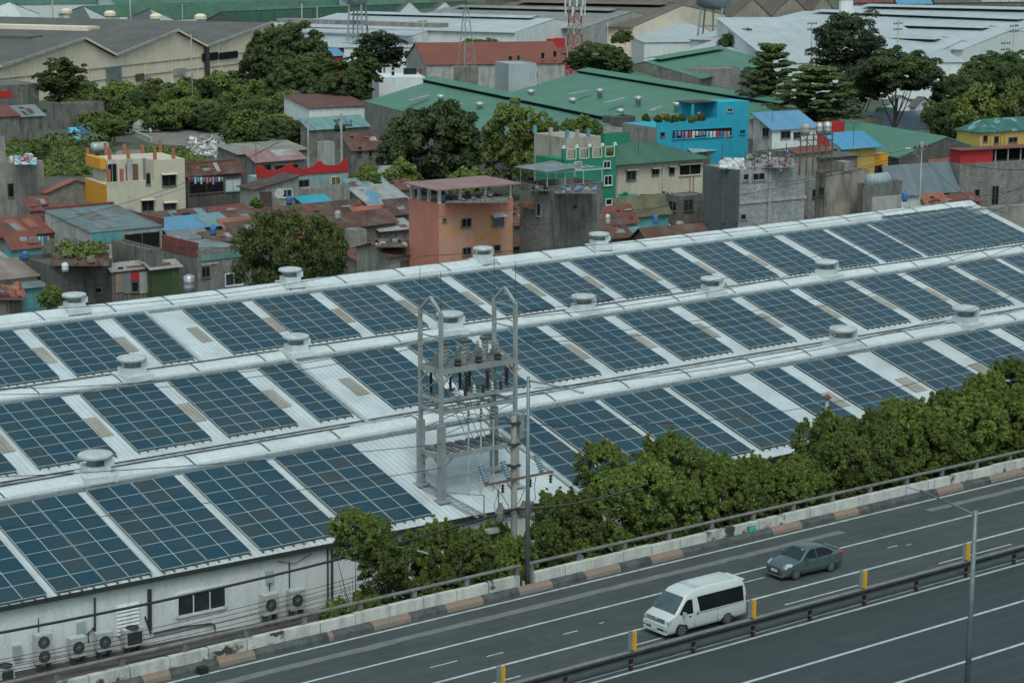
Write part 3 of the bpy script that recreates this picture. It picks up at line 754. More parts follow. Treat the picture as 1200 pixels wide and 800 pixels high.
mTyre = flat('tyre', (.018, .018, .019), .85); mRim = mat('alloy_rim', (.35, .37, .37), (.28, .3, .3), 3, .35, metal=.7)
mHeadl = mat('headlight_glass', (.42, .45, .45), (.3, .33, .34), 3, .15, spec=.8); mTail = flat('tail_light', (.42, .015, .02), .3)
mCarGlass = mat('car_glass', (.006, .009, .010), (.010, .014, .016), 1, .15, fine=0, spec=.25)
mWind = mat('windscreen', (.065, .10, .115), (.035, .06, .07), 1.2, .12, fine=0, spec=.7)
mPlate = flat('number_plate', (.5, .52, .5), .5); mGrille = flat('grille', (.02, .022, .024), .5); mChrome = flat('chrome', (.45, .48, .48), .25, .8)
def wheels(o, xs, hw, r, wd=.2):
    for x in xs:
        for sg in (1, -1):
            c = V(x, sg * (hw + .012), r)
            wdir = V(0, sg, 0)
            h_ = bpy.data.objects.new('wheel', None)
            mb = MB(); mb.lathe(c - wdir * (wd - .0), [(r * .86, 0), (r, .03), (r, wd - .03), (r * .9, wd), (r * .7, wd)], 24, wdir); wo = mb.build('wheel', mTyre, o, True)
            mb = MB(); mb.lathe(c, [(r * .68, 0), (r * .66, .012), (.02, .016)], 20, wdir); dk = mb.build('rim_well', mGrille, wo)
            mb = MB()
            for k in range(7):
                an = 2 * math.pi * k / 7; e = V(math.cos(an), 0, math.sin(an)); q = c + wdir * .022
                mb.bar(q + e * r * .05, q + e * r * .62, .05, .015, up=wdir)
            mb.lathe(c + wdir * .012, [(r * .69, 0), (r * .69, .014), (r * .62, .016), (r * .62, .002)], 20, wdir, False); mb.build('rim', mRim, wo)
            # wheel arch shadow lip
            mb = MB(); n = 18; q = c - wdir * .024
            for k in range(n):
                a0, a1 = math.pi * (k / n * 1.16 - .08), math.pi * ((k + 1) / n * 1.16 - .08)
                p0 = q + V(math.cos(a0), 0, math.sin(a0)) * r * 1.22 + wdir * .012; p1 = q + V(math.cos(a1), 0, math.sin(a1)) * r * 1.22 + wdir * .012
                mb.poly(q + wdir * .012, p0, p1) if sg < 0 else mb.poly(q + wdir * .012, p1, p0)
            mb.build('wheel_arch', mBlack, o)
WORLD_Z = V(0, 0, 0)
def sub_interp(keys, n):
    """smooth interpolation of key tuples (x, v1, v2...)"""
    ks = np.array(keys, float); xs = []
    for i in range(len(ks) - 1):
        m_ = max(1, int(round((ks[i + 1, 0] - ks[i, 0]) / n)))
        xs += [ks[i, 0] + (ks[i + 1, 0] - ks[i, 0]) * j / m_ for j in range(m_)]
    xs.append(ks[-1, 0]); xs = np.array(xs)
    return [tuple([x] + [float(np.interp(x, ks[:, 0], ks[:, c])) for c in range(1, ks.shape[1])]) for x in xs]
def side_poly(pts, y_of, sg, off=.012):
    mb = MB(); P = [V(x, sg * (y_of(x, z) + off), z) for x, z in pts]
    if sg > 0: P.reverse()
    mb.add(P, [tuple(range(len(P)))]); return mb
def make_van():
    o = thing('van', 'white high-roof passenger van with dark side windows driving beside the guardrail', 'van', V(0, 0, 0))
    body = mat('van_white', (.46, .49, .48), (.43, .46, .45), .8, .3, fine=.02, spec=.5)
    HW = .94
    # x, top z, half width scale, underside z
    K = [(0, .98, .80, .30), (.06, 1.04, .90, .24), (.25, 1.12, .965, .22), (.55, 1.20, .99, .24), (1.25, 1.98, .995, .26), (1.45, 2.13, 1, .27), (1.8, 2.23, 1, .27), (2.6, 2.28, 1, .27), (4.4, 2.27, 1, .27), (4.95, 2.2, 1, .28), (5.15, 2.1, .985, .3), (5.27, 1.25, .965, .32), (5.3, .7, .95, .36)]
    K = [(0, .98, .80, .30), (.06, 1.04, .90, .24), (.25, 1.12, .965, .22), (.5, 1.20, .99, .24), (1.2, 1.96, .995, .26), (1.42, 2.13, 1, .27), (1.8, 2.23, 1, .27), (2.6, 2.28, 1, .27), (4.4, 2.27, 1, .27), (4.95, 2.22, 1, .28), (5.16, 2.12, .985, .3), (5.25, 1.9, .975, .31), (5.3, 1.7, .96, .36)]
    st = sub_interp(K, .18)
    def yw(x, z):
        hs_ = float(np.interp(x, [k[0] for k in K], [k[2] for k in K])) * HW
        tp = np.interp(z, [.2, .45, .8, 1.15, 1.85, 2.1, 2.28], [.95, .99, 1.0, .985, .86, .80, .72]); return hs_ * float(tp)
    rows = []
    for x, zt_, ws, zb in st:
        rg = []
        belt = min(1.15, zt_ - .03)
        zs = [zb, zb + .06, .45, .8, belt] + [belt + (zt_ - .10 - belt) * k for k in (.35, .7, 1)] if zt_ > 1.3 else [zb, zb + .06, .45, .7, zt_ - .2, zt_ - .12, zt_ - .08, zt_ - .05]
        rg = [(0, zb)] + [(yw(x, z) * (.93 if i == 0 else 1), z) for i, z in enumerate(zs)]
        yl = rg[-1][0]
        rg += [(yl * .93, zt_ - .035), (yl * .8, zt_ - .01), (yl * .45, zt_ + .005), (0, zt_ + .012)]
        rows.append([(x, a, b) for a, b in rg])
    G = face_groups(rows, lambda i, j: 'b'); q = G[('b', 1)] + G[('b', -1)]
    # front and rear caps
    for rr, rev in ((rows[0], False), (rows[-1], True)):
        L_ = [V(*p) for p in rr]; Rr = [V(p[0], -p[1], p[2]) for p in rr]
        for j in range(len(rr) - 1):
            f = [L_[j], L_[j + 1], Rr[j + 1], Rr[j]]
            if rev: f.reverse()
            q.append(f)
    mbq = weld(q); mbq.build('body', body, o, True)
    # windscreen
    def topz(x): return float(np.interp(x, [k[0] for k in K], [k[1] for k in K]))
    mb = MB(); n = 8
    for i in range(4):
        xa, xb = .52 + .66 * i / 4, .52 + .66 * (i + 1) / 4
        for j in range(n):
            def P(x, u):
                w_ = (yw(x, topz(x)) * .93) * u; return V(x, w_, topz(x) + .012 + .01 * (1 - u * u)) + V(-.02, 0, .015)
            u0, u1 = -1 + 2 * j / n, -1 + 2 * (j + 1) / n
            mb.quad(P(xa, u1), P(xa, u0), P(xb, u0), P(xb, u1))
    mb.build('windscreen', mWind, o, True)
    mb = MB(); mb.bar(V(.56, -.5, 1.29), V(.62, .1, 1.36), .03, .02); mb.bar(V(.56, .1, 1.29), V(.6, .65, 1.34), .03, .02); mb.build('wiper', mBlack, o)
    for sg in (1, -1):
        side_poly([(.74, 1.20), (.95, 1.14), (1.66, 1.11), (1.66, 1.80), (1.36, 1.82), (1.18, 1.70)], yw, sg, .014).build('door_window', mCarGlass, o)
        # long dark band, following the bowed side
        mb = MB(); xs = [1.98, 2.1, 2.8, 3.5, 4.2, 4.8, 5.08]
        for a, b in zip(xs[:-1], xs[1:]):
            lo = lambda x: 1.17 if x > 2.0 else 1.3
            zz = [1.10, 1.45, 1.86]
            for z0, z1 in zip(zz[:-1], zz[1:]):
                xa = a + (.10 * (z0 - 1.86) / -.6 if a == 1.98 else 0); 
                f = [V(a if a != 1.98 else 1.98 + (.16 if z0 < 1.3 else .08), sg * (yw(a, z0) + .014), z0), V(b, sg * (yw(b, z0) + .014), z0), V(b, sg * (yw(b, z1) + .014), z1), V(a if a != 1.98 else 1.98 + (.08 if z1 < 1.5 else 0), sg * (yw(a, z1) + .014), z1)]
                if sg > 0: f.reverse()
                mb.quad(*f)
        mb.build('side_window', mCarGlass, o)
        mb = MB(); mb.cbox(V(.98, sg * 1.06, 1.2), .12, .2, .2); mb.build('wing_mirror', mGalvL, o)
        mb = MB(); mb.cbox(V(.2, sg * .80, .86), .34, .2, .17); mb.build('headlight', mHeadl, o)
        mb = MB(); mb.cbox(V(.1, sg * .74, .40), .2, .14, .09); mb.build('fog_lamp', mGrille, o)
        mb = MB(); mb.cbox(V(5.27, sg * .86, 1.05), .08, .1, .55); mb.build('tail_light', mTail, o)
        sm_ = MB()
        for x_ in (1.76, 3.3): sm_.bar(V(x_, sg * (yw(x_, .5) + .004), .35), V(x_, sg * (yw(x_, 1.1) + .004), 1.1), .015, .01, up=V(0, 1, 0))
        sm_.bar(V(1.85, sg * (HW + .002), 1.02), V(5.1, sg * (HW * .985 + .002), 1.02), .02, .01, up=V(0, 1, 0))
        sm_.build('door_seam', mDarkMetal, o)
        mb = MB(); mb.cbox(V(1.45, sg * .955, .98), .16, .03, .05); mb.cbox(V(1.95, sg * .955, 1.06), .05, .03, .18); mb.build('door_handle', mGrille if sg else mChrome, o)
    mb = MB()
    for i in range(3): mb.cbox(V(.03, 0, .955 - .08 * i), .07, 1.34, .018)
    mb.build('grille_bars', mChrome, o)
    mb = MB(); mb.cbox(V(.03, 0, .88), .06, 1.34, .22); mb.build('grille', mGrille, o)
    mb = MB(); mb.lathe(V(-.02, 0, .9), [(.09, 0), (.08, .02), (.05, .02)], 16, V(-1, 0, 0)); mb.build('badge', mChrome, o)
    mb = MB(); mb.cbox(V(-.02, 0, .62), .14, 1.72, .2); mb.cbox(V(.0, 0, .33), .16, 1.66, .14); mb.cbox(V(.04, 0, .47), .1, 1.6, .16); mb.build('bumper', body, o)
    mb = MB(); mb.cbox(V(-.03, 0, .47), .06, 1.2, .13); mb.build('air_intake', mGrille, o)
    mb = MB(); mb.cbox(V(-.1, 0, .45), .02, .42, .13); mb.build('number_plate', mPlate, o)
    mb = MB()
    for yy in (-.5, -.3, -.1, .1, .3, .5): mb.bar(V(2.0, yy, 2.288), V(4.7, yy, 2.29), .06, .03)
    mb.build('roof_rib', body, o)
    mb = MB(); mb.cbox(V(5.2, 0, 2.08), .3, 1.3, .06); mb.build('rear_spoiler', body, o)
    mb = MB(); mb.quad(V(5.31, -.7, 1.2), V(5.31, .7, 1.2), V(5.29, .62, 1.75), V(5.29, -.62, 1.75)); mb.build('rear_window', mCarGlass, o)
    wheels(o, (.92, 3.98), .93, .34)
    return o
def make_sedan():
    o = thing('sedan', 'grey-green compact sedan driving ahead of the white van', 'car', V(0, 0, 0))
    body = mat('sedan_paint', (.105, .145, .15), (.095, .135, .14), .8, .22, metal=.45, fine=.02, spec=.6)
    HW = .835
    K = [(0, .66, .72, .3), (.06, .72, .84, .22), (.25, .80, .94, .2), (.6, .89, .985, .2), (1.05, .97, 1, .2), (1.75, 1.42, 1, .2), (2.05, 1.49, 1, .2), (2.5, 1.51, 1, .2), (3.0, 1.46, 1, .2), (3.3, 1.38, 1, .2), (3.85, 1.08, .985, .22), (4.15, 1.05, .95, .26), (4.25, .98, .9, .3), (4.3, .85, .84, .36)]
    st = sub_interp(K, .13)
    def topz(x): return float(np.interp(x, [k[0] for k in K], [k[1] for k in K]))
    def yw(x, z):
        hs_ = float(np.interp(x, [k[0] for k in K], [k[2] for k in K])) * HW
        return hs_ * float(np.interp(z, [.2, .35, .6, .9, 1.0, 1.38, 1.5], [.92, .985, 1.0, .985, .95, .70, .6]))
    rows = []
    for x, zt_, ws, zb in st:
        if zt_ > 1.12:
            belt = .98; zs = [zb, zb + .05, .4, .62, .85, belt, belt + (zt_ - .09 - belt) * .5, zt_ - .09]
        else:
            h_ = zt_ - .06; zs = [zb, zb + .05] + [zb + .05 + (h_ - zb - .05) * k for k in (.25, .5, .75, .9, .96, 1)]
        rg = [(0, zb)] + [(yw(x, z) * (.95 if i == 0 else 1), z) for i, z in enumerate(zs)]
        yl = rg[-1][0]
        rg += [(yl * .93, zt_ - .035), (yl * .78, zt_ - .008), (yl * .4, zt_ + .012), (0, zt_ + .02)]
        rows.append([(x, a, b) for a, b in rg])
    G = face_groups(rows, lambda i, j: 'b'); q = G[('b', 1)] + G[('b', -1)]
    for rr, rev in ((rows[0], False), (rows[-1], True)):
        L_ = [V(*p) for p in rr]; Rr = [V(p[0], -p[1], p[2]) for p in rr]
        for j in range(len(rr) - 1):
            f = [L_[j], L_[j + 1], Rr[j + 1], Rr[j]]
            if rev: f.reverse()
            q.append(f)
    weld(q).build('body', body, o, True)
    def screen(xa, xb, name, m_, inset):
        mb = MB(); n = 8
        for i in range(5):
            a, b = xa + (xb - xa) * i / 5, xa + (xb - xa) * (i + 1) / 5
            for j in range(n):
                def P(x, u): return V(x, yw(x, topz(x) - .05) * inset * u, topz(x) + .016 + .02 * (1 - abs(u)) + (0 if abs(u) < .95 else -.02))
                u0, u1 = -1 + 2 * j / n, -1 + 2 * (j + 1) / n; mb.quad(P(a, u1), P(a, u0), P(b, u0), P(b, u1))
        mb.build(name, m_, o, True)
    screen(1.1, 1.72, 'windscreen', mat('sedan_windscreen', (.022, .034, .038), (.016, .026, .03), 1, .15, fine=0, spec=.4), .93); screen(3.32, 3.8, 'rear_window', mCarGlass, .9)
    for sg in (1, -1):
        side_poly([(1.36, 1.00), (2.29, .97), (2.31, 1.42), (2.02, 1.41), (1.78, 1.31)], yw, sg, .03).build('front_side_window', mCarGlass, o)
        side_poly([(2.36, .97), (3.35, 1.0), (3.55, 1.10), (3.2, 1.30), (2.85, 1.40), (2.38, 1.42)], yw, sg, .03).build('rear_side_window', mCarGlass, o)
        mb = MB(); mb.cbox(V(1.5, sg * .93, 1.02), .12, .2, .13); mb.build('wing_mirror', body, o)
        mb = MB(); mb.add([V(.08, sg * .45, .70), V(.14, sg * .70, .72), V(.55, sg * .80, .86), V(.42, sg * .6, .87), V(.06, sg * .47, .60), V(.14, sg * .76, .62), V(.55, sg * .83, .78), V(.4, sg * .6, .7)], [(0, 1, 2, 3), (7, 6, 5, 4), (0, 4, 5, 1), (1, 5, 6, 2), (2, 6, 7, 3)]); mb.v = [(x, y, z + .025) for x, y, z in mb.v]; mb.build('headlight', mHeadl, o)
        mb = MB(); mb.cbox(V(4.17, sg * .72, .93), .22, .2, .12); mb.build('tail_light', mTail, o)
        mb = MB(); mb.cbox(V(2.05, sg * .84, .86), .16, .03, .035); mb.cbox(V(2.98, sg * .84, .88), .16, .03, .035); mb.build('door_handle', mChrome, o)
        sm_ = MB()
        for x_ in (1.3, 2.32, 3.2): sm_.bar(V(x_, sg * (yw(x_, .4) + .003), .34), V(x_, sg * (yw(x_, .9) + .003), .95), .013, .01, up=V(0, 1, 0))
        sm_.build('door_seam', mBlack, o)
        mb = MB(); mb.cbox(V(.08, sg * .62, .36), .1, .16, .1); mb.build('fog_lamp', mChrome, o)
    mb = MB(); mb.cbox(V(.03, 0, .62), .07, .8, .12); mb.build('grille', mGrille, o)
    mb = MB(); mb.cbox(V(.0, 0, .635), .05, .84, .02); mb.cbox(V(.02, 0, .25), .12, 1.3, .05); mb.build('chrome_trim', mChrome, o)
    mb = MB(); mb.cbox(V(.02, 0, .38), .07, .9, .12); mb.build('air_intake', mGrille, o)
    mb = MB(); mb.cbox(V(-.02, 0, .5), .03, .44, .15); mb.build('number_plate', mPlate, o)
    mb = MB(); mb.cbox(V(1.66, -.36, 1.395), .08, .14, .03); mb.build('windscreen_sticker', mOr, o)
    mb = MB(); mb.cbox(V(4.12, 0, 1.09), .16, 1.1, .035); mb.build('boot_spoiler', body, o)
    wheels(o, (.82, 3.37), .82, .305)
    return o
# cars face towards -D_ (down to the lower left): local +x runs from the nose backwards
def place(o, px, lat, nose=True, dyaw=0.):
    s = rs(px, lat); o.location = rd(s, lat, .004); o.rotation_euler = (0, 0, math.atan2(D_.y, D_.x) + dyaw)
van = make_van(); place(van, 768, -.15); van.scale = (1.05, 1.04, 1.04)
sed = make_sedan(); place(sed, 907, -3.35, dyaw=R(-2)); sed.scale = (1.06, 1.06, 1.08)
mPorB = flat('porcelain_brown', (.03, .022, .02), .35)
# ------------------------------------------------------------------ steel gantry with high-voltage gear
def roofpt(X, s): return rp(3, X, s)
GX = (102.2, 110.3); GS = (8.1, 11.3)
base = {}
for i in (0, 1):
    for j in (0, 1): base[i, j] = roofpt(GX[i], GS[j])
ctr = sum(base.values(), V(0, 0, 0)) / 4
ZB = base[0, 1].z
ga = AX; gb = -AY
gan = thing('substation_gantry', 'grey steel substation gantry carrying switchgear on the bare patch of warehouse roof', 'gantry', V(ctr.x, ctr.y, ZB))
mSt = mat('gantry_steel', (.36, .385, .375), (.28, .3, .3), 1.2, .5, metal=.3, streak=.35, stain=(.1, .105, .1))
mStD = mat('gantry_dark', (.10, .115, .115), (.07, .085, .085), 1.2, .5, metal=.3)
def zpx(i, j, y): return top_z(base[i, j], y)
ztop = {(0, 0): zpx(0, 0, 360), (0, 1): zpx(0, 1, 369), (1, 0): zpx(1, 0, 347), (1, 1): zpx(1, 1, 356)}
zt_m = sum(ztop.values()) / 4
def G(i, j, z): p = base[i, j]; return V(p.x, p.y, z)
zm = zpx(0, 0, 491)
for i in (0, 1):
    for j in (0, 1):
        b_ = base[i, j]
        mb = MB(); mb.cbox(V(b_.x, b_.y, (b_.z - .3 + zm) / 2), .40, .40, zm - b_.z + .3, ga, gb); lg = mb.build('post', mSt, gan)
        mb = MB(); mb.cbox(V(b_.x, b_.y, (zm + zt_m) / 2), .22, .22, zt_m - zm, ga, gb)
        mb.build('upper_post', mSt, lg)
        mb = MB(); mb.cbox(V(b_.x, b_.y, b_.z + .05), .9, .9, .12, ga, gb); mb.build('base_plate', mSt, lg)
for i in (0, 1):
    pk = (G(i, 0, zt_m) + G(i, 1, zt_m)) / 2 + Z * .85
    for j in (0, 1):
        MB().bar(G(i, j, zt_m - .05), pk, .2, .14).build('gable_bar', mSt, gan)
        mb = MB(); mb.tube([G(i, j, zt_m), G(i, j, zt_m + 2.6)], .018, 5); mb.build('lightning_rod', mDarkMetal, gan)
    MB().bar(G(i, 0, zt_m - .25), G(i, 1, zt_m - .25), .1, .1).build('tie_bar', mSt, gan)
# levels from the picture (front left post column, y): platform 430, ring beams 468 / 482, lower platform 535, sill 563
def ring(z, name, w_=.13, h_=.26, mid=True, m_=None):
    m_ = m_ or mSt
    for p, q in (((0, 0), (1, 0)), ((0, 1), (1, 1)), ((0, 0), (0, 1)), ((1, 0), (1, 1))):
        MB().bar(G(*p, z), G(*q, z), w_, h_).build(name, m_, gan)
    if mid:
        for f in (.3, .6): MB().bar(G(0, 0, z).lerp(G(1, 0, z), f), G(0, 1, z).lerp(G(1, 1, z), f), w_, h_ * .8).build(name, m_, gan)
z1 = zpx(0, 1, 436); z2 = zpx(0, 1, 470); z2b = zpx(0, 1, 484); z3 = zpx(0, 1, 536); z4 = zpx(0, 1, 561)
ring(z1, 'platform_beam', .16, .34); ring(z2, 'ring_beam', .12, .22); ring(z2b, 'ring_beam', .12, .2, False); ring(z3, 'lower_beam', .16, .3)
MB().bar(G(0, 1, z4), G(1, 1, z4), .12, .24).build('sill_beam', mSt, gan)
MB().bar(G(0, 0, z4 + .15), G(0, 1, z4 - .1), .12, .24).build('sill_beam', mSt, gan)
z12 = (z1 + z2) / 2 + .1; z23 = z3 + (z2b - z3) * .45
for p, q in (((0, 0), (1, 0)), ((0, 1), (1, 1))): MB().bar(G(*p, z23), G(*q, z23), .09, .14).build('tie_beam', mSt, gan)
for f in (.15, .45, .75): MB().bar(G(0, 0, z2b).lerp(G(1, 0, z2b), f), G(0, 1, z2b).lerp(G(1, 1, z2b), f), .1, .16).build('cross_beam', mSt, gan)
for f in (.12, .38, .5, .62, .88): MB().bar(G(0, 0, z1 - .1).lerp(G(1, 0, z1 - .1), f), G(0, 1, z1 - .1).lerp(G(1, 1, z1 - .1), f), .1, .16).build('cross_beam', mSt, gan)
for j in (0, 1):
    MB().bar(G(0, j, z2b - .1), G(1, j, z23 + .1), .05, .05).build('diagonal_brace', mSt, gan); MB().bar(G(1, j, z2b - .1), G(0, j, z23 + .1), .05, .05).build('diagonal_brace', mSt, gan)
for i in (0, 1):
    MB().bar(G(i, 0, z2 + .1), G(i, 1, z1 - .3), .05, .05).build('diagonal_brace', mSt, gan); MB().bar(G(i, 0, zt_m - 1.6), G(i, 1, zt_m - 1.6), .08, .08).build('tie_bar', mSt, gan)
mGear = mat('gear_grey', (.22, .235, .23), (.15, .16, .16), 3, .6)
for f, t_, h_ in ((.1, .4, .7), (.35, .75, .6), (.42, .3, .9), (.63, .75, .6), (.7, .25, .9), (.9, .5, .8), (.93, .2, .5)):
    p = G(0, 0, z1 + .21).lerp(G(1, 0, z1 + .21), f).lerp(G(0, 1, z1 + .21).lerp(G(1, 1, z1 + .21), f), t_)
    mb = MB(); mb.cbox(p + Z * h_ * .3, .34, .3, h_ * .6, ga, gb); mb.lathe(p + Z * h_ * .6, [(.08, 0), (.14, .08), (.07, .16), (.14, .24), (.07, .34), (.05, .5)], 8); mb.build('instrument', mGear, gan)
for k in range(6):
    f = .2 + .12 * k; p = G(0, 1, z2 + .12).lerp(G(1, 1, z2 + .12), f); mb = MB(); mb.lathe(p, [(.09, 0), (.15, .1), (.08, .18), (.15, .28), (.08, .36), (.13, .45), (.05, .6)], 8); mb.build('small_insulator', mPorB if k % 2 else mGalvL, gan)
# decks
mDeck = mat('gantry_deck', (.13, .145, .145), (.09, .1, .1), 2, .7, streak=.4)
mb = MB(); a, b, c, d = G(0, 0, z1 + .19), G(1, 0, z1 + .19), G(1, 1, z1 + .19), G(0, 1, z1 + .19); mb.slab([a, b, c, d], .04); mb.build('deck', mDeck, gan)
for k in range(7):
    f = (k + .5) / 7
    p0 = G(0, 0, z3 + .2).lerp(G(1, 0, z3 + .2), f); p1 = G(0, 1, z3 + .2).lerp(G(1, 1, z3 + .2), f)
    MB().bar(p0, p1, .5, .1).build('deck_plank', mDeck, gan)
for i in (0, 1):
    for (za, zb_) in ((z1 - .15, z1 - 1.0), (z3 - .1, z3 - .9)):
        for j, dj in ((0, 1), (1, -1)):
            MB().bar(G(i, j, zb_), G(i, j, za) + gb * dj * .8, .09, .09).build('knee_brace', mSt, gan)
        MB().bar(G(i, 1, zb_), G(i, 1, za) + ga * (.85 if i == 0 else -.85), .09, .09).build('knee_brace', mSt, gan)
def ins_prof(r, h, n):
    p = [(r * .45, 0)]
    for k in range(n): z = h * k / n; p += [(r * .5, z + h / n * .25), (r, z + h / n * .4), (r, z + h / n * .55), (r * .5, z + h / n * .8)]
    return p + [(r * .45, h)]
mPorc = flat('porcelain_grey', (.22, .24, .23), .35); mPorC = flat('porcelain_blue', (.17, .27, .33), .35)
# breakers and post insulators on the deck
rr = random.Random(5)
for g_, f0 in enumerate((.22, .5, .76)):
    for k in range(3):
        f = f0 + (k - 1) * .085; t_ = .62 - .22 * k
        p = G(0, 0, z1 + .21).lerp(G(1, 0, z1 + .21), f).lerp(G(0, 1, z1 + .21).lerp(G(1, 1, z1 + .21), f), t_)
        h_ = 1.25 - .12 * k
        mb = MB(); mb.lathe(p, ins_prof(.17, h_, 5), 10); bo = mb.build('post_insulator', mPorc, gan)
        mb = MB(); mb.cbox(p + Z * (h_ + .07), .42, .3, .14, ga, gb); mb.build('terminal', mStD, bo)
    f = f0 + .02; p = G(0, 1, z1 + .25).lerp(G(1, 1, z1 + .25), f)
    mb = MB(); mb.lathe(p - gb * .15, [(.2, 0), (.26, .08), (.2, .2), (.26, .3), (.1, .4)], 10); mb.build('bushing', mPorB, gan)
    # hanging strings
    p = G(0, 1, z1 - .25).lerp(G(1, 1, z1 - .25), f0 + .12)
    mb = MB(); mb.lathe(p - Z * 1.25, ins_prof(.19, 1.2, 5), 10); mb.build('hanging_insulator', mPorB, gan)
for k in range(5):
    f = .14 + .13 * k; p = G(0, 0, z2).lerp(G(1, 0, z2), f)
    mb = MB(); mb.tube([p, p + Z * (1.5 + .1 * (k % 2))], .085, 8); mb.build('fuse_tube', mPorB, gan)
# droppers down to the roof
for k in range(3):
    f = .36 + .17 * k; p = G(0, 1, z2b).lerp(G(1, 1, z2b), f)
    mb = MB(); mb.tube([p, V(p.x, p.y, base[0, 1].z + .02)], .055, 8); dr = mb.build('conduit', mGalvL, gan)
    mb = MB(); mb.lathe(V(p.x, p.y, z2b - 1.0), ins_prof(.09, .9, 4), 8); mb.build('cable_end', mPorB, dr)
for f in (.2, .28, .36, .45, .54, .62): 
    p = G(0, 0, z1 - .3).lerp(G(1, 0, z1 - .3), f); q = G(0, 1, z3 + .2).lerp(G(1, 1, z3 + .2), f + .2)
    MB().tube([p, p.lerp(q, .5) - Z * .5 + ga * .3, q], .02, 5).build('jumper_wire', mCable, gan)
# ladder rails lying from the gantry to the eave
lad = thing('roof_ladder', 'thin metal roof walkway ladder running from the gantry foot down to the eave', 'ladder', roofpt(102.6, 13))
for dx in (0, .9): MB().bar(rp(3, 101.6 + dx, 8.5, .18), rp(3, 103.4 + dx, 15.1, .18), .07, .07).build('side_rail', mGalv, lad)
for k in range(12): MB().bar(rp(3, 101.6 + 1.8 * (k + .5) / 12, 8.5 + 6.6 * (k + .5) / 12, .18), rp(3, 102.5 + 1.8 * (k + .5) / 12, 8.5 + 6.6 * (k + .5) / 12, .18), .04, .04).build('rung', mGalv, lad)
for dx in (0, 1.6):
    p = rp(3, 104.2 + dx, 14.9); MB().tube([p - Z * 1.3, p + Z * 1.5], .04, 6).build('handrail_post', mGalv, lad)
p = rp(3, 102.0, 12.4); MB().bar(p + Z * 1.0, rp(3, 104.2, 14.9) + Z * 1.45, .05, .05).build('handrail', mGalv, lad)
# ------------------------------------------------------------------ concrete utility pole beside the gantry
pb = rd(rs(602, -14.2), -14.2); pb.z = 0
zt_ = top_z(pb, 487)
up = thing('utility_pole', 'concrete utility pole with crossarm and blue insulators in front of the gantry', 'utility pole', pb)
MB().tube([pb, V(pb.x, pb.y, zt_)], .22, 12, .16).build('pole', mConc, up, True)
def P_(z): return V(pb.x, pb.y, z)
def zy(y): return top_z(pb, y)
za = zy(560)
ar = MB(); ad = (AX * .98 + N_ * .0).normalized(); ar.bar(P_(za) - ad * 2.2 + N_ * .2, P_(za) + ad * 2.7 + N_ * .2 + Z * .0, .12, .12); arm = ar.build('crossarm', flat('rust_steel', (.15, .09, .07), .8), up)
for q, dx in enumerate((-2.1, -.5, 1.9)):
    p = P_(za + .1) + ad * dx + N_ * .2; dr = (Z * 1 - N_ * .2 + AY * .5).normalized()
    mb = MB(); mb.lathe(p, ins_prof(.19, 1.1, 7), 12, dr); mb.build('insulator', mPorC, up)
for q, dx in enumerate((-1.0, 1.0, 2.5)):
    p = P_(za - .1) + ad * dx + N_ * .25; mb = MB(); mb.lathe(p - Z * .55, ins_prof(.12, .5, 3), 8); mb.build('hanging_insulator', mPorB, up)
zb_ = zy(607)
MB().bar(P_(zb_) - ad * 1.6, P_(zb_) + ad * 1.5, .14, .14).build('lower_crossarm', mGalv, up)
for dx, dy in ((-1.3, .3), (-.8, -.2), (.55, .2), (1.2, -.2)):
    p = P_(zb_ + .1) + ad * dx + N_ * dy; mb = MB(); mb.lathe(p, [(.22, 0), (.26, .1), (.26, .55), (.16, .65), (.08, .9)], 10); mb.build('cutout', mat('worn_gear', (.16, .15, .14), (.09, .085, .08), 3, .7), up)
mb = MB(); mb.cbox(P_(zb_ - .45) - ad * 1.6, .9, .3, .28, ad, N_); mb.build('load_switch', mConcL, up)
mb = MB(); mb.cbox(P_(zy(500)) + ad * .45, .35, .35, 1.4, ad, N_); mb.build('junction_box', mGalv, up)
for y in (495, 520, 545):
    mb = MB(); mb.cbox(P_(zy(y)), .62, .5, .12, ad, N_); mb.build('clamp', mDarkMetal, up)
rr = random.Random(4)
for k in range(6):
    a_ = P_(zy(560)) + ad * rr.uniform(-2, 2.4); b_ = P_(zy(606)) + ad * rr.uniform(-1.2, 1.3); m_ = a_.lerp(b_, .5) + ad * rr.uniform(-.6, .6) - Z * .3
    MB().tube([a_, a_.lerp(m_, .5) + ad * rr.uniform(-.2, .2), m_, b_], .02, 5).build('jumper_wire', mCable, up)
# thin tall conduit pole right behind it
pc = rd(rs(597, -15), -15); pc.z = 0

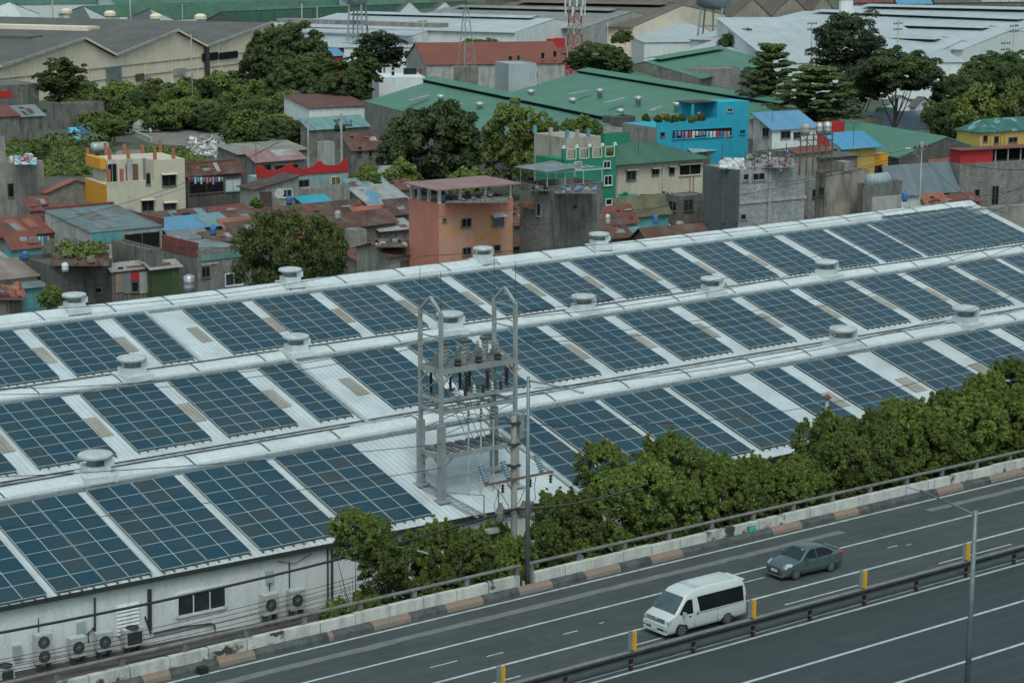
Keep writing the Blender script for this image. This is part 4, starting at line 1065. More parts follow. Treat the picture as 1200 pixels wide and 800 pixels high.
# ------------------------------------------------------------------ overhead cables
CABG = 'overhead cables crossing the warehouse and the roadside'
def cable(p, q, sag, r, label, n=14, group=CABG):
    pts = [p.lerp(q, i / n) - Z * sag * 4 * (i / n) * (1 - i / n) for i in range(n + 1)]
    return lone(MB().tube(pts, r, 5), 'power_cable', mCable, label, 'cable', group)
pt = P_(zy(600)) + N_ * .3
e1 = atd(-40, 748, 97)
cable(e1, pt + Z * .3, .5, .075, 'thick black cable sweeping from the lower left up to the concrete utility pole')
cable(pt + Z * .3, atd(760, 566, 118), .35, .06, 'thick black cable dipping behind the roadside trees right of the utility pole')
gt_ = G(0, 1, z1)
def c2(x0, y0, d0, x1, y1, d1, sag, lb, r=.022): return cable(atd(x0, y0, d0), atd(x1, y1, d1), sag, r, lb, group='thin wires strung over the solar roof')
wires = [(-30, 455, 118, 517, 392, 128, .9), (-30, 462, 118, 517, 400, 128, .9), (-30, 560, 112, 517, 520, 127, 0.2), (-30, 622, 112, 517, 548, 127, .2),
         (612, 365, 134, 1230, 205, 175, 1.6), (612, 372, 134, 1230, 220, 175, 1.8), (612, 397, 134, 1230, 262, 175, 1.8), (612, 402, 134, 1230, 272, 175, 2), (625, 455, 122, 1230, 330, 165, 1.4),
         (-30, 363, 140, 495, 300, 150, 1.0), (495, 300, 150, 1230, 215, 190, 1.), (605, 497, 118, 1230, 392, 160, 2.2)]
for i, a in enumerate(wires):
    pos = ['uppermost', 'second', 'third', 'fourth', 'fifth', 'sixth', 'seventh', 'eighth', 'ninth', 'tenth', 'eleventh', 'twelfth'][i]
    side = 'left of the gantry' if a[3] < 560 else 'right of the gantry'
    c2(*a, 'thin dark wire strung over the solar roof %s' % side)
# bunch of thin wires between the wall and the road at lower left
for i in range(10):
    y0 = 778 + i * 3.4; y1 = 660 + i * 4.4
    cable(atd(-30, y0, 101 - .2 * i), atd(470, y1, 117 - .2 * i), .35 + .07 * (i % 3), .017, 'thin black wire in the bundle between the warehouse wall and the road', group='bundle of thin wires beside the road at lower left')
# ------------------------------------------------------------------ outdoor air-conditioning units along the wall
mAC = mat('ac_casing', (.42, .45, .44), (.35, .38, .37), 1.5, .6, streak=.35, stain=(.2, .19, .17))
def acu(x0, x1, y0, y1, label, fans=1, top=False, out=.9):
    """unit seen between picture columns x0..x1, top y0, foot y1, standing off the wall"""
    c = wallpt(x0, y1, out); e = wallpt(x1, y1, out); w_ = V(e.x - c.x, e.y - c.y, 0).length * .76
    h_ = (wallpt(x0, y0, out).z - c.z)
    o = thing('air_conditioner', label, 'air conditioner', c)
    mb = MB(); mb.box(c, dW, -nW, w_, .55, h_); mb.build('casing', mAC, o)
    if top:
        mb = MB(); mb.lathe(c + dW * w_ / 2 - nW * .27 + Z * h_, [(.38, 0), (.38, .05), (.3, .06), (.3, .01)], 16); mb.build('fan_guard', mDarkMetal, o)
        mb = MB(); mb.quad(c + dW * w_ * .12 + nW * .01 + Z * h_ * .1, c + dW * w_ * .88 + nW * .01 + Z * h_ * .1, c + dW * w_ * .88 + nW * .01 + Z * h_ * .8, c + dW * w_ * .12 + nW * .01 + Z * h_ * .8); mb.build('coil', mDarkMetal, o)
    else:
        for k in range(fans):
            q = c + dW * w_ * .45 + nW * .01 + Z * h_ * ((k + .5) / fans); r_ = min(w_ * .36, h_ / fans * .42)
            mb = MB(); mb.lathe(q, [(r_, 0), (r_, .03), (r_ * .92, .035), (r_ * .92, .012), (r_ * .25, .012), (r_ * .22, .03), (.01, .03)], 20, nW); mb.build('fan', mDarkMetal if fans > 1 else mGrille, o)
            mb = MB()
            for q_ in range(6): 
                an = math.pi * q_ / 6; e_ = dW * math.cos(an) + Z * math.sin(an); mb.bar(q + nW * .04 - e_ * r_, q + nW * .04 + e_ * r_, .02, .01, up=nW)
            mb.build('guard', mGalv, o)
    for t_ in (.12, .75): 
        mb = MB(); mb.box(c + dW * w_ * t_ - Z * c.z, dW, -nW, .1, .5, c.z + .0); mb.build('stand', mDarkMetal, o)
    return o
mb = MB(); a_ = wallpt(-20, 800, 1.6); b_ = wallpt(420, 700, 1.6)
acu(44, 69, 745, 779, 'tall double-fan outdoor unit against the white wall', 2)
acu(84, 109, 749, 771, 'single-fan outdoor unit right of the double-fan one')
acu(115, 140, 743, 764, 'single-fan outdoor unit below the wall louvre')
acu(147, 177, 739, 759, 'top-blowing outdoor unit with dark coil left of the long window', top=True)
acu(310, 333, 698, 722, 'outdoor unit right of the long window')
acu(341, 364, 693, 716, 'outdoor unit half hidden by the leftmost roadside tree')
acu(1, 24, 783, 806, 'top-blowing outdoor unit cut by the lower left corner', top=True)
# service platform the units stand on, with dark wet floor
pl = MB(); zt0 = wallpt(60, 778, .9).z
def plp(x, off, z): p = wallpt(x, 760, off); return V(p.x, p.y, z)
zz = [wallpt(x, y, .9).z for x, y in ((50, 779), (320, 722))]
pl = MB(); pl.slab([wallpt(-40, 798, .0), wallpt(-40, 798 + 0, 0) + nW * 2.6, wallpt(390, 712, 0) + nW * 2.6, wallpt(390, 712, 0)], .25)
lone(pl, 'service_ledge', mat('wet_ledge', (.07, .07, .065), (.04, .042, .04), .8, .8, streak=.5, stain=(.12, .06, .04)), 'dark concrete service ledge under the outdoor units along the white wall', 'ledge')
pl = MB(); pl.slab([wallpt(255, 757, 1.6), wallpt(255, 757, 1.6) + nW * 3.4, wallpt(430, 712, 1.6) + nW * 3.4, wallpt(430, 712, 1.6)], .08)
lone(pl, 'lean_to_roof', mRust, 'low rusty lean-to roof between the white wall and the road', 'lean-to roof')
# ------------------------------------------------------------------ vegetation
def leaf_mesh(name, clumps, nleaf, size, mats, seed, up=.55, jitter=.5, elong=1.5, groups=None):
    """clumps: (centre, radius(xyz), tint). Many small leaf faces over and inside each clump."""
    r = np.random.default_rng(seed); n = len(clumps)
    C = np.array([c[0] for c in clumps]); RR = np.array([c[1] for c in clumps]); T = np.array([c[2] for c in clumps])
    idx = np.repeat(np.arange(n), nleaf); N = len(idx)
    d = r.normal(size=(N, 3)); d /= np.linalg.norm(d, axis=1, keepdims=True); d[:, 2] = np.where(d[:, 2] < -.35, -d[:, 2], d[:, 2])
    rad = r.uniform(.45, 1.08, size=(N, 1)) ** .6
    P = C[idx] + d * rad * RR[idx]
    nrm = d + r.normal(size=(N, 3)) * jitter; nrm[:, 2] += up; nrm /= np.linalg.norm(nrm, axis=1, keepdims=True)
    t = np.cross(nrm, r.normal(size=(N, 3))); t /= np.linalg.norm(t, axis=1, keepdims=True); b = np.cross(nrm, t)
    s = size * r.uniform(.65, 1.35, size=(N, 1))
    bend = nrm * s * .18
    v = np.stack([P - t * s * elong * .5, P - b * s * .33 - bend, P + t * s * elong * .5, P + b * s * .33 - bend], 1).reshape(-1, 3)
    me = bpy.data.meshes.new(name); me.vertices.add(4 * N); me.vertices.foreach_set('co', v.ravel())
    me.loops.add(4 * N); me.loops.foreach_set('vertex_index', np.arange(4 * N)); me.polygons.add(N)
    me.polygons.foreach_set('loop_start', np.arange(N) * 4); me.polygons.foreach_set('loop_total', np.full(N, 4))
    me.update(calc_edges=True)
    tint = np.clip(T[idx] + (d[:, 2] * rad[:, 0]) * .16 + r.normal(size=N) * .10, 0, 1)  # leaves high on a clump tinted lighter: light from above painted in
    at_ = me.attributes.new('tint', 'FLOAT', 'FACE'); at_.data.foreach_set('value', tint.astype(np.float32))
    me.materials.append(mats); return me
def blob_clumps(rng, n, rad, cr, base_tint=.45, surf=.75, squash=1., off=(0, 0, 0), lean=0.):
    """clumps through an ellipsoid crown, denser near the surface"""
    out = []
    rx, ry, rz = rad
    lobes = [(rng.normal(size=3) * .35, rng.uniform(.55, .8)) for _ in range(5)]
    while len(out) < n:
        p = rng.normal(size=3); p /= np.linalg.norm(p); q = p * rng.uniform(.25, 1.) ** (1 - surf)
        if q[2] < -.75: continue
        # uneven outline
        k = 1 + .22 * math.sin(3.1 * p[0] + 2.3 * p[1] * 1.7 + 1.3 * n) * math.cos(2.7 * p[2] + p[0] * 2) + rng.normal() * .07
        c = np.array([q[0] * rx * k + off[0], q[1] * ry * k + off[1], q[2] * rz * k + off[2]])
        s = cr * rng.uniform(.6, 1.35)
        out.append((c, (s, s, s * squash), float(np.clip(base_tint + .22 * q[2] + rng.normal() * .16, .02, 1))))  # clumps higher in the crown painted lighter, as if lit from above
    return out
def trunk_mesh(name, h, r0, limbs, seed, spread):
    mb = MB(); rr = random.Random(seed)
    mb.tube([V(0, 0, -.2), V(rr.uniform(-.1, .1), rr.uniform(-.1, .1), h * .5), V(rr.uniform(-.25, .25), rr.uniform(-.25, .25), h)], r0, 8, r0 * .55)
    for i in range(limbs):
        a = 2 * math.pi * i / limbs + rr.uniform(-.3, .3); z0 = h * rr.uniform(.45, .95)
        p0 = V(0, 0, z0); p2 = V(math.cos(a) * spread * rr.uniform(.6, .95), math.sin(a) * spread * rr.uniform(.6, .95), h + spread * rr.uniform(.1, .8))
        mb.tube([p0, p0.lerp(p2, .5) + Z * -.2, p2], r0 * .42, 6, r0 * .12)
    return mb
mBark = mat('bark', (.10, .085, .07), (.07, .06, .05), 2, .9, streak=.4)
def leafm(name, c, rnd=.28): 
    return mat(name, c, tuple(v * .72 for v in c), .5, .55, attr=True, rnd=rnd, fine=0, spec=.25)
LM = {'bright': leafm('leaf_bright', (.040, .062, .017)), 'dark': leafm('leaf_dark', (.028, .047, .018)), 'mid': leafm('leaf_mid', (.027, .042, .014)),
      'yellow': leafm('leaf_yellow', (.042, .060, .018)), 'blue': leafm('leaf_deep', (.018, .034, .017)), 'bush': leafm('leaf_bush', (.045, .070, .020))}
PROT = {}
def proto(kind, var):
    key = (kind, var)
    if key in PROT: return PROT[key]
    rng = np.random.default_rng(hash(kind) % 1000 + var * 17 if False else sum(map(ord, kind)) + var * 31)
    # every prototype crown is about 1 unit = 1 m, radius R0, crown centre at height hc
    if kind == 'road':      # roadside trees with puffy leaf rosettes
        R0, RZ, hc, h = 3.2, 3.0, 7.0, 4.6
        cl = blob_clumps(rng, 125, (R0, R0, RZ), .50, .36, .62, 1.0)
        # upright sprigs that break the outline
        for _ in range(42):
            a = rng.uniform(0, 6.28); q = rng.uniform(.1, 1.) * R0; z = RZ * math.sqrt(max(0, 1 - (q / R0) ** 2)) * rng.uniform(.75, 1.12)
            for k in range(int(rng.integers(2, 5))): cl.append((np.array([math.cos(a) * q + rng.normal() * .12, math.sin(a) * q + rng.normal() * .12, z + .25 + .42 * k]), (.40 - .09 * k,) * 3, .66 + .1 * k))
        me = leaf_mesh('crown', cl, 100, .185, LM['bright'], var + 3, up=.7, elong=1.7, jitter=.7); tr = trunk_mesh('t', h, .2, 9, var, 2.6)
    elif kind == 'broad':   # big dense dark round tree
        R0, RZ, hc, h = 6.0, 4.2, 7.4, 5
        cl = blob_clumps(rng, 340, (R0, R0, RZ), .85, .40, .75, .7)
        me = leaf_mesh('crown', cl, 110, .32, LM['dark'], var + 5, up=.6); tr = trunk_mesh('t', h, .4, 7, var, 4)
    elif kind == 'yellowish':
        R0, RZ, hc, h = 3.6, 4.4, 8.2, 5
        cl = blob_clumps(rng, 170, (R0, R0, RZ), .8, .45, .75, .8)
        me = leaf_mesh('crown', cl, 120, .30, LM['yellow'], var + 8, up=.6); tr = trunk_mesh('t', h, .3, 6, var, 2.6)
    elif kind == 'round':   # neat weeping fig
        R0, RZ, hc, h = 4.6, 3.0, 4.2, 2.4
        cl = blob_clumps(rng, 260, (R0, R0, RZ), .62, .40, .82, 1.1)
        me = leaf_mesh('crown', cl, 120, .19, LM['yellow'], var + 11, up=.1); tr = trunk_mesh('t', h, .35, 6, var, 3)
    elif kind == 'layer':   # tiered branches
        R0, RZ, hc, h = 5.5, 3.6, 6.6, 6.5
        cl = []
        for L_ in range(7):
            z = -RZ + 1.1 * L_ + .3; rl = R0 * (1.05 - .12 * L_) * rng.uniform(.85, 1.05)
            nb = 8
            for k in range(nb):
                a = 2 * math.pi * k / nb + rng.uniform(-.3, .3)
                for q in np.linspace(.2, 1, 6):
                    cl.append((np.array([math.cos(a + rng.normal() * .08) * rl * q, math.sin(a + rng.normal() * .08) * rl * q, z + .7 * q * q + rng.normal() * .12]), (.75, .75, .26), float(np.clip(.3 + .09 * L_ * .8 + rng.normal() * .1, 0, 1))))
        me = leaf_mesh('crown', cl, 80, .34, LM['dark'], var + 21, up=1.2, jitter=.35); tr = trunk_mesh('t', h - 1.5, .28, 6, var, 2.2)
    elif kind == 'oval':    # tall open dark crown
        R0, RZ, hc, h = 4.6, 5.4, 9.5, 6.5
        cl = blob_clumps(rng, 190, (R0, R0, RZ), .95, .34, .6, .85)
        me = leaf_mesh('crown', cl, 120, .33, LM['blue'], var + 31, up=.5); tr = trunk_mesh('t', h, .35, 8, var, 3.6)
    elif kind == 'umbrella':
        R0, RZ, hc, h = 5.8, 2.6, 8.2, 6.6
        cl = blob_clumps(rng, 240, (R0, R0, RZ), .95, .42, .7, .5)
        me = leaf_mesh('crown', cl, 110, .34, LM['dark'], var + 41, up=.9); tr = trunk_mesh('t', h - .8, .32, 7, var, 3.0)
    elif kind == 'shrub':
        R0, RZ, hc, h = 3.0, 2.0, 2.2, 1.2
        cl = blob_clumps(rng, 90, (R0, R0, RZ), .8, .4, .6, .8)
        me = leaf_mesh('crown', cl, 80, .36, LM['bush'], var + 51, up=.5); tr = trunk_mesh('t', h, .15, 5, var, 1.8)
    elif kind == 'bamboo':
        R0, RZ, hc, h = 3.4, 3.4, 4.2, 2.5
        cl = blob_clumps(rng, 120, (R0, R0, RZ), .75, .6, .7, 1.2)
        me = leaf_mesh('crown', cl, 85, .34, LM['yellow'], var + 61, up=.1); tr = trunk_mesh('t', h, .2, 8, var, 1.8)
    elif kind == 'spire':
        R0, RZ, hc, h = 3.0, 4.4, 6.4, 4.4
        cl = blob_clumps(rng, 110, (R0, R0, RZ), .7, .4, .5, .8)
        me = leaf_mesh('crown', cl, 70, .36, LM['mid'], var + 71, up=.4); tr = trunk_mesh('t', h, .22, 7, var, 2.4)
    tm = tr.build('trunk', mBark, None, origin=V(0, 0, 0)); tme = tm.data; bpy.data.objects.remove(tm)
    me.transform(Matrix.Translation((0, 0, hc)))
    PROT[key] = (me, tme, R0, RZ, hc); return PROT[key]
tn = [0]
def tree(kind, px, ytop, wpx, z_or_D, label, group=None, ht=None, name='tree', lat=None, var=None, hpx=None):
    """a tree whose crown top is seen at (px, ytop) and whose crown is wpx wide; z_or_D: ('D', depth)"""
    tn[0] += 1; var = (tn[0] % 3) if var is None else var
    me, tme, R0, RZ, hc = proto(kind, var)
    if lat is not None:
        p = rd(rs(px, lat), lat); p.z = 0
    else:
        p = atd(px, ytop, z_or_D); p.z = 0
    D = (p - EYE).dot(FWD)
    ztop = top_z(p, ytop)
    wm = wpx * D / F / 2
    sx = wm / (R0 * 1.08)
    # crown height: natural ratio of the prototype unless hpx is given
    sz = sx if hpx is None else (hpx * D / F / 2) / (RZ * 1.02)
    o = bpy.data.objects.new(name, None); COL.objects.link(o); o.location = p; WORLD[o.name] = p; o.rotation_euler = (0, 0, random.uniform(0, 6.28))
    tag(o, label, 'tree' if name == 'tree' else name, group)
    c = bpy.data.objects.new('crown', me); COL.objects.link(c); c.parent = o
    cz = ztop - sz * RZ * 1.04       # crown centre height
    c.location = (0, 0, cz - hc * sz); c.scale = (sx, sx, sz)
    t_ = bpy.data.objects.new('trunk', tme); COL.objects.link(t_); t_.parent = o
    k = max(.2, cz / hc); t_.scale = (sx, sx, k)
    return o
# roadside row: (px, top y, width px, lat)
row = [(416, 606, 62, -13.6), (448, 640, 66, -12.6), (440, 612, 50, -16.5), (482, 637, 74, -14.0), (517, 622, 70, -15.0), (548, 632, 74, -13.2), (578, 620, 62, -15.2), (604, 640, 60, -12.8), (650, 585, 66, -16.2), (642, 622, 70, -13.0),
       (676, 590, 80, -13.4), (703, 525, 64, -16.6), (722, 566, 84, -13.6), (757, 552, 84, -13.2), (781, 520, 84, -16.4), (806, 527, 60, -18.0), (806, 572, 80, -12.9), (840, 545, 84, -15.0), (862, 562, 84, -12.8), (884, 547, 70, -16.5), (908, 552, 84, -13.0),
       (933, 548, 80, -13.6), (967, 498, 84, -16.8), (984, 520, 84, -13.2), (1020, 498, 90, -16.0), (1036, 520, 84, -12.9), (1046, 476, 60, -18.0), (1072, 485, 92, -15.0), (1092, 502, 84, -12.8), (1112, 470, 84, -16.8), (1138, 478, 92, -13.6), (1160, 452, 84, -17.0), (1186, 434, 84, -17.6), (1190, 470, 92, -13.6), (1225, 440, 92, -15.0), (1236, 478, 90, -12.8)]
spots = ['leftmost of all', 'behind the small lamp', 'against the white wall', 'in the low stretch', 'with a level top', 'close to the parapet', 'left of the utility pole', 'at the foot of the tall lamp']
for i, (x, y, w_, lt) in enumerate(row):
    front = 'front' if lt > -14.1 else 'back'
    tree('road', x, y, w_ * 1.0, None, 'bushy bright green roadside tree in the %s line behind the parapet, %s from the left' % (front, ordn[len([q for q in row[:i] if (q[3] > -14.1) == (lt > -14.1)])]) if len([q for q in row[:i] if (q[3] > -14.1) == (lt > -14.1)]) < 20 else 'bushy bright green roadside tree', 'roadside trees between the warehouse and the elevated road', lat=lt)
for i, x in enumerate(range(398, 1230, 31)):
    if 600 < x < 632: continue
    yr = 645 - (x - 720) * .2525
    tree('road', x + (i * 7) % 9, yr - 16 - (i * 5) % 13, 54, None, 'low bright green sapling filling the foot of the roadside trees', 'saplings at the foot of the roadside trees', lat=-12.3 - (i % 3) * .3, hpx=46, name='sapling')
GT = 'trees around the far rooftops'
# mid-ground and background trees: (kind, px, ytop, width, depth, label, hpx)
TR = [('broad', 507, 122, 122, 330, 'big dark dome-shaped tree in front of the green-roofed shed', 110),
      ('yellowish', 599, 119, 66, 318, 'tall yellow-green tree right of the big dark dome-shaped tree', 100),
      ('round', 338, 257, 126, 204, 'neat round bright green tree just behind the warehouse ridge', 84),
      ('round', 388, 268, 40, 206, 'small side crown joined to the neat round green tree', 60),
      ('broad', 333, 30, 110, 500, 'large dark tree in front of the white sheds at upper left', 74),
      ('broad', 352, 66, 84, 470, 'lower dark tree right below the large dark one at upper left', 60),
      ('spire', 69, 68, 56, 470, 'tree with reddish tips in front of the beige sawtooth sheds', 56),
      ('spire', 414, 60, 70, 470, 'light green tree left of the long red-roofed building', 60),
      ('oval', 445, 38, 62, 560, 'sparse tree in front of the white long shed', 44),
      ('broad', 400, 84, 60, 440, 'dark green tree below the light green one', 40),
      ('broad', 534, 31, 56, 620, 'round tree between the white roofs at top centre', 34),
      ('shrub', 565, 46, 50, 600, 'low tree right of the round tree at top centre', 18),
      ('broad', 638, 23, 42, 700, 'dark tree left of the red-and-white telecom mast', 30),
      ('broad', 704, 52, 80, 470, 'dark wide tree right of the telecom mast', 36),
      ('shrub', 730, 36, 24, 600, 'small bushy tree behind the dark wide tree', 16),
      ('broad', 868, 35, 52, 560, 'round dark tree under the steel water tower', 34),
      ('oval', 995, 15, 82, 450, 'tall dark oval tree standing above the others at right', 76),
      ('layer', 905, 56, 88, 385, 'tiered dark tree with a pointed top at right', 60),
      ('layer', 958, 82, 130, 360, 'broad tiered dark tree in the middle of the right cluster', 60),
      ('umbrella', 1052, 60, 108, 380, 'umbrella-shaped green tree right of the tall oval tree', 50),
      ('broad', 1010, 80, 60, 395, 'dark tree filling the gap in the right cluster', 40),
      ('broad', 1168, 62, 96, 400, 'dark tree at the right edge above the yellow house', 60),
      ('broad', 1128, 90, 76, 385, 'dark tree left of the bamboo clump', 56),
      ('bamboo', 1146, 104, 62, 350, 'yellow-green bamboo clump above the yellow house', 66),
      ('bamboo', 1188, 106, 56, 350, 'yellow-green bamboo clump at the right edge', 56),
      ('broad', 1186, 76, 70, 380, 'dark tree behind the right-edge bamboo clump', 50),
      ('broad', 1112, 120, 50, 360, 'small dark tree left of the yellow house', 44),
      ('shrub', 1092, 122, 24, 365, 'tiny tree beside the pale blue roof', 24)]
r_ = random.Random(9)
for k, x, y, w_, D, lb, hp in TR: tree(k, x, y, w_, D, lb, GT, hpx=hp)
# thicket of the vacant lot
TH = [(142, 98, 50, 430), (165, 108, 46, 400), (120, 112, 46, 400), (186, 96, 50, 420), (208, 100, 56, 420), (232, 92, 56, 430), (256, 88, 60, 440), (282, 86, 60, 440), (224, 118, 56, 385), (250, 122, 52, 380), (192, 122, 50, 385), (276, 110, 60, 400), (300, 98, 64, 420), (312, 118, 64, 385), (292, 134, 60, 365), (330, 112, 66, 395), (352, 100, 60, 410), (336, 140, 60, 350), (370, 120, 50, 390), (128, 136, 40, 365), (98, 98, 40, 420), (380, 98, 50, 420)]
for i, (x, y, w_, D) in enumerate(TH):
    kd = ('shrub', 'broad', 'shrub', 'bamboo')[i % 4]
    D = (H - 6.0) / (.1966 - .000405 * (400 - y))
    tree(kd, x, y, w_, D, 'green tree of the thicket on the vacant lot beyond the shanties', 'thicket on the vacant lot', hpx=w_ * .62)
SC = [(x, y + dy, w_) for x, y, w_, dy in [(128, 120, 44, 0), (112, 134, 40, 0), (146, 118, 46, 4), (168, 114, 46, 4), (186, 120, 44, 0), (206, 118, 48, 2), (226, 122, 46, 0), (246, 118, 46, 4), (266, 124, 46, 0), (286, 122, 50, 2), (304, 132, 46, 0), (322, 136, 46, 0), (340, 128, 46, 2), (358, 124, 46, 2), (376, 116, 46, 0), (276, 142, 34, 0), (294, 148, 34, 0), (312, 150, 30, 0), (392, 108, 40, 0), (410, 100, 40, 0), (160, 128, 34, 0), (136, 140, 30, 0), (196, 130, 30, 0), (228, 134, 28, 0), (252, 136, 30, 0), (388, 128, 34, 0), (402, 118, 34, 0), (96, 128, 40, 0), (44, 98, 36, 0), (100, 112, 36, 0), (86, 118, 36, 0), (420, 92, 44, 0)]]
for i, (x, y, w_) in enumerate(SC): tree('shrub', x, y, w_ * 1.15, (H - 3.6) / (.1966 - .000405 * (400 - y)), 'low green bush filling the thicket on the vacant lot', 'bushes of the vacant lot thicket', hpx=w_ * .62, name='bush')
for x, y, w_, D, lb in [(60, 336, 30, 206, 'small green tree beside the left shacks'), (45, 165, 30, 330, 'low bush left of the banana plants'), (430, 196, 30, 300, 'low bush behind the red crown parapet'), (548, 200, 50, 300, 'bush under the big dark tree'), (470, 190, 44, 310, 'bush left below the big dark tree'), (622, 190, 30, 300, 'bush beneath the yellow-green tree'), (300, 232, 16, 265, 'small bush beside the rust roofs')]:
    tree('shrub', x, y, w_, D, lb, GT, hpx=w_ * .8)
# banana plants
def make_banana(seed):
    rr = random.Random(seed); o = thing('banana_plant', 'b', 'banana plant', V(0, 0, 0), 'banana plants among the shanties')
    MB().tube([V(0, 0, 0), V(0, 0, 2.6)], .17, 8, .1).build('stem', flat('banana_stem', (.12, .13, .06), .8), o)
    for k in range(9):
        a = 6.283 * k / 9 + rr.uniform(-.3, .3); L_ = rr.uniform(2.0, 2.9); el = rr.uniform(.5, 1.2); d = V(math.cos(a), math.sin(a), 0); s_ = V(-d.y, d.x, 0)
        pts = [V(0, 0, 2.5) + d * L_ * u * math.cos(el * (1 - u * .6)) + Z * (L_ * u * math.sin(el) - 1.9 * u * u) for u in np.linspace(0, 1, 6)]
        mb = MB()
        for i in range(5):
            w0 = .38 * math.sin(math.pi * min(.97, (i + .25) / 5.2)); w1 = .38 * math.sin(math.pi * min(.97, (i + 1.25) / 5.2))
            mb.quad(pts[i] + Z * .06, pts[i] + s_ * w0 - Z * .05, pts[i + 1] + s_ * w1 - Z * .05, pts[i + 1] + Z * .06)
            mb.quad(pts[i] + Z * .06, pts[i + 1] + Z * .06, pts[i + 1] - s_ * w1 - Z * .05, pts[i] - s_ * w0 - Z * .05)
        mb.build('frond', mat('banana_leaf', (.06, .10, .035), (.045, .08, .03), 1, .5, rnd=.2), o)
    remember(o); return o
bp_ = None
BN = [(62, 150, 395, 'left of the sawtooth sheds'), (100, 140, 365, 'by the vacant lot'), (120, 136, 360, 'by the vacant lot'), (85, 150, 350, 'at the vacant lot edge'), (112, 152, 345, 'at the vacant lot edge'), (134, 146, 352, 'at the vacant lot edge'), (335, 152, 330, 'behind the pink roof'), (350, 150, 325, 'behind the pink roof'), (322, 158, 325, 'behind the pink roof'),
      (420, 192, 285, 'beside the red crown parapet'), (412, 200, 280, 'beside the red crown parapet'), (448, 206, 275, 'below the big dark tree'), (438, 212, 270, 'below the big dark tree'), (425, 170, 300, 'near the rusty block house')]
cnt = {}
for i, (x, y, D, lb) in enumerate(BN):
    p = at(x, y, 3.9); s_ = 1.15; base_z = 0; p.z = 0
    cnt[lb] = cnt.get(lb, 0) + 1
    L_ = 'banana plant with drooping fronds %s, %s' % (lb, ['tallest', 'beside the tallest', 'lowest'][cnt[lb] - 1])
    zs = max(1., (base_z + 3.6) / 3.6) if base_z > 0 else 1.
    if bp_ is None: bp_ = make_banana(1); o = bp_; o.location = V(p.x, p.y, 0); o['label'] = L_
    else: o = copy_tree(bp_, V(p.x, p.y, 0), random.uniform(0, 6), L_)
    o.scale = (1.1, 1.1, zs * 1.0)
# grass and weeds of the vacant lot: one ground cover
def cover(name, polys, n, size, m_, label, z0=0, zvar=.5, seed=1, clr=.45):
    rg = np.random.default_rng(seed); cl = []
    for (x0, y0, x1, y1, k) in polys:
        for _ in range(int(n * k)):
            p = at(rg.uniform(x0, x1), rg.uniform(y0, y1), z0); s = rg.uniform(.5, 1.3)
            cl.append((np.array([p.x, p.y, z0 + rg.uniform(0, zvar)]), (1.3 * s, 1.3 * s, .5 * s), float(np.clip(clr + rg.normal() * .2, 0, 1))))
    me = leaf_mesh(name, cl, 26, size, m_, seed, up=.6, elong=1.8)
    o = bpy.data.objects.new(name, me); COL.objects.link(o); tag(o, label, 'grass', kind='stuff'); return o
cover('grass', [(-5, 160, 130, 206, 1.0), (120, 186, 240, 200, .35), (262, 160, 300, 196, .3), (140, 140, 270, 146, .3), (175, 176, 224, 186, .2)], 700, .42, LM['bush'], 'rank green grass and weeds over the vacant lot')
# ------------------------------------------------------------------ houses
SEEN = {}
def win_rect(P0, u, n, x0, y0, x1, y1, parent, fmat, awn=None, glass=None, bars=True, sill=True):
    """a window on the wall plane through P0 (u level direction, n outward), seen between the given picture columns / rows"""
    xm, ym = (x0 + x1) / 2, (y0 + y1) / 2
    c = hit(xm, ym, P0 + n * .02, n)
    a = hit(x0, ym, P0, n); b = hit(x1, ym, P0, n); w_ = abs((b - a).dot(u)); t_ = hit(xm, y0, P0, n); b_ = hit(xm, y1, P0, n); h_ = abs(t_.z - b_.z)
    u = u if (b - a).dot(u) > 0 else -u
    q = [c - u * w_ / 2 - Z * h_ / 2, c + u * w_ / 2 - Z * h_ / 2, c + u * w_ / 2 + Z * h_ / 2, c - u * w_ / 2 + Z * h_ / 2]
    fr = MB(); t = .07
    for i in range(4): fr.bar(q[i] + n * .03, q[(i + 1) % 4] + n * .03, t * 1.6, .09, up=n)
    if bars and w_ > 1.0: fr.bar((q[0] + q[1]) / 2 + n * .03, (q[2] + q[3]) / 2 + n * .03, .06, .05, up=n)
    if sill: fr.box(q[0] - Z * .12 - u * .08, u, n, w_ + .16, .16, .09)
    fo = fr.build('window', fmat, parent)
    MB().quad(q[0] + n * .02, q[1] + n * .02, q[2] + n * .02, q[3] + n * .02).build('pane', glass or mHole, fo)
    if awn:
        mb = MB(); d = .55; mb.slab([q[3] - u * .15 + Z * .3 + n * .03, q[3] - u * .15 + Z * .12 + n * d, q[2] + u * .15 + Z * .12 + n * d, q[2] + u * .15 + Z * .3 + n * .03][::-1], .06); mb.build('awning', awn, fo)
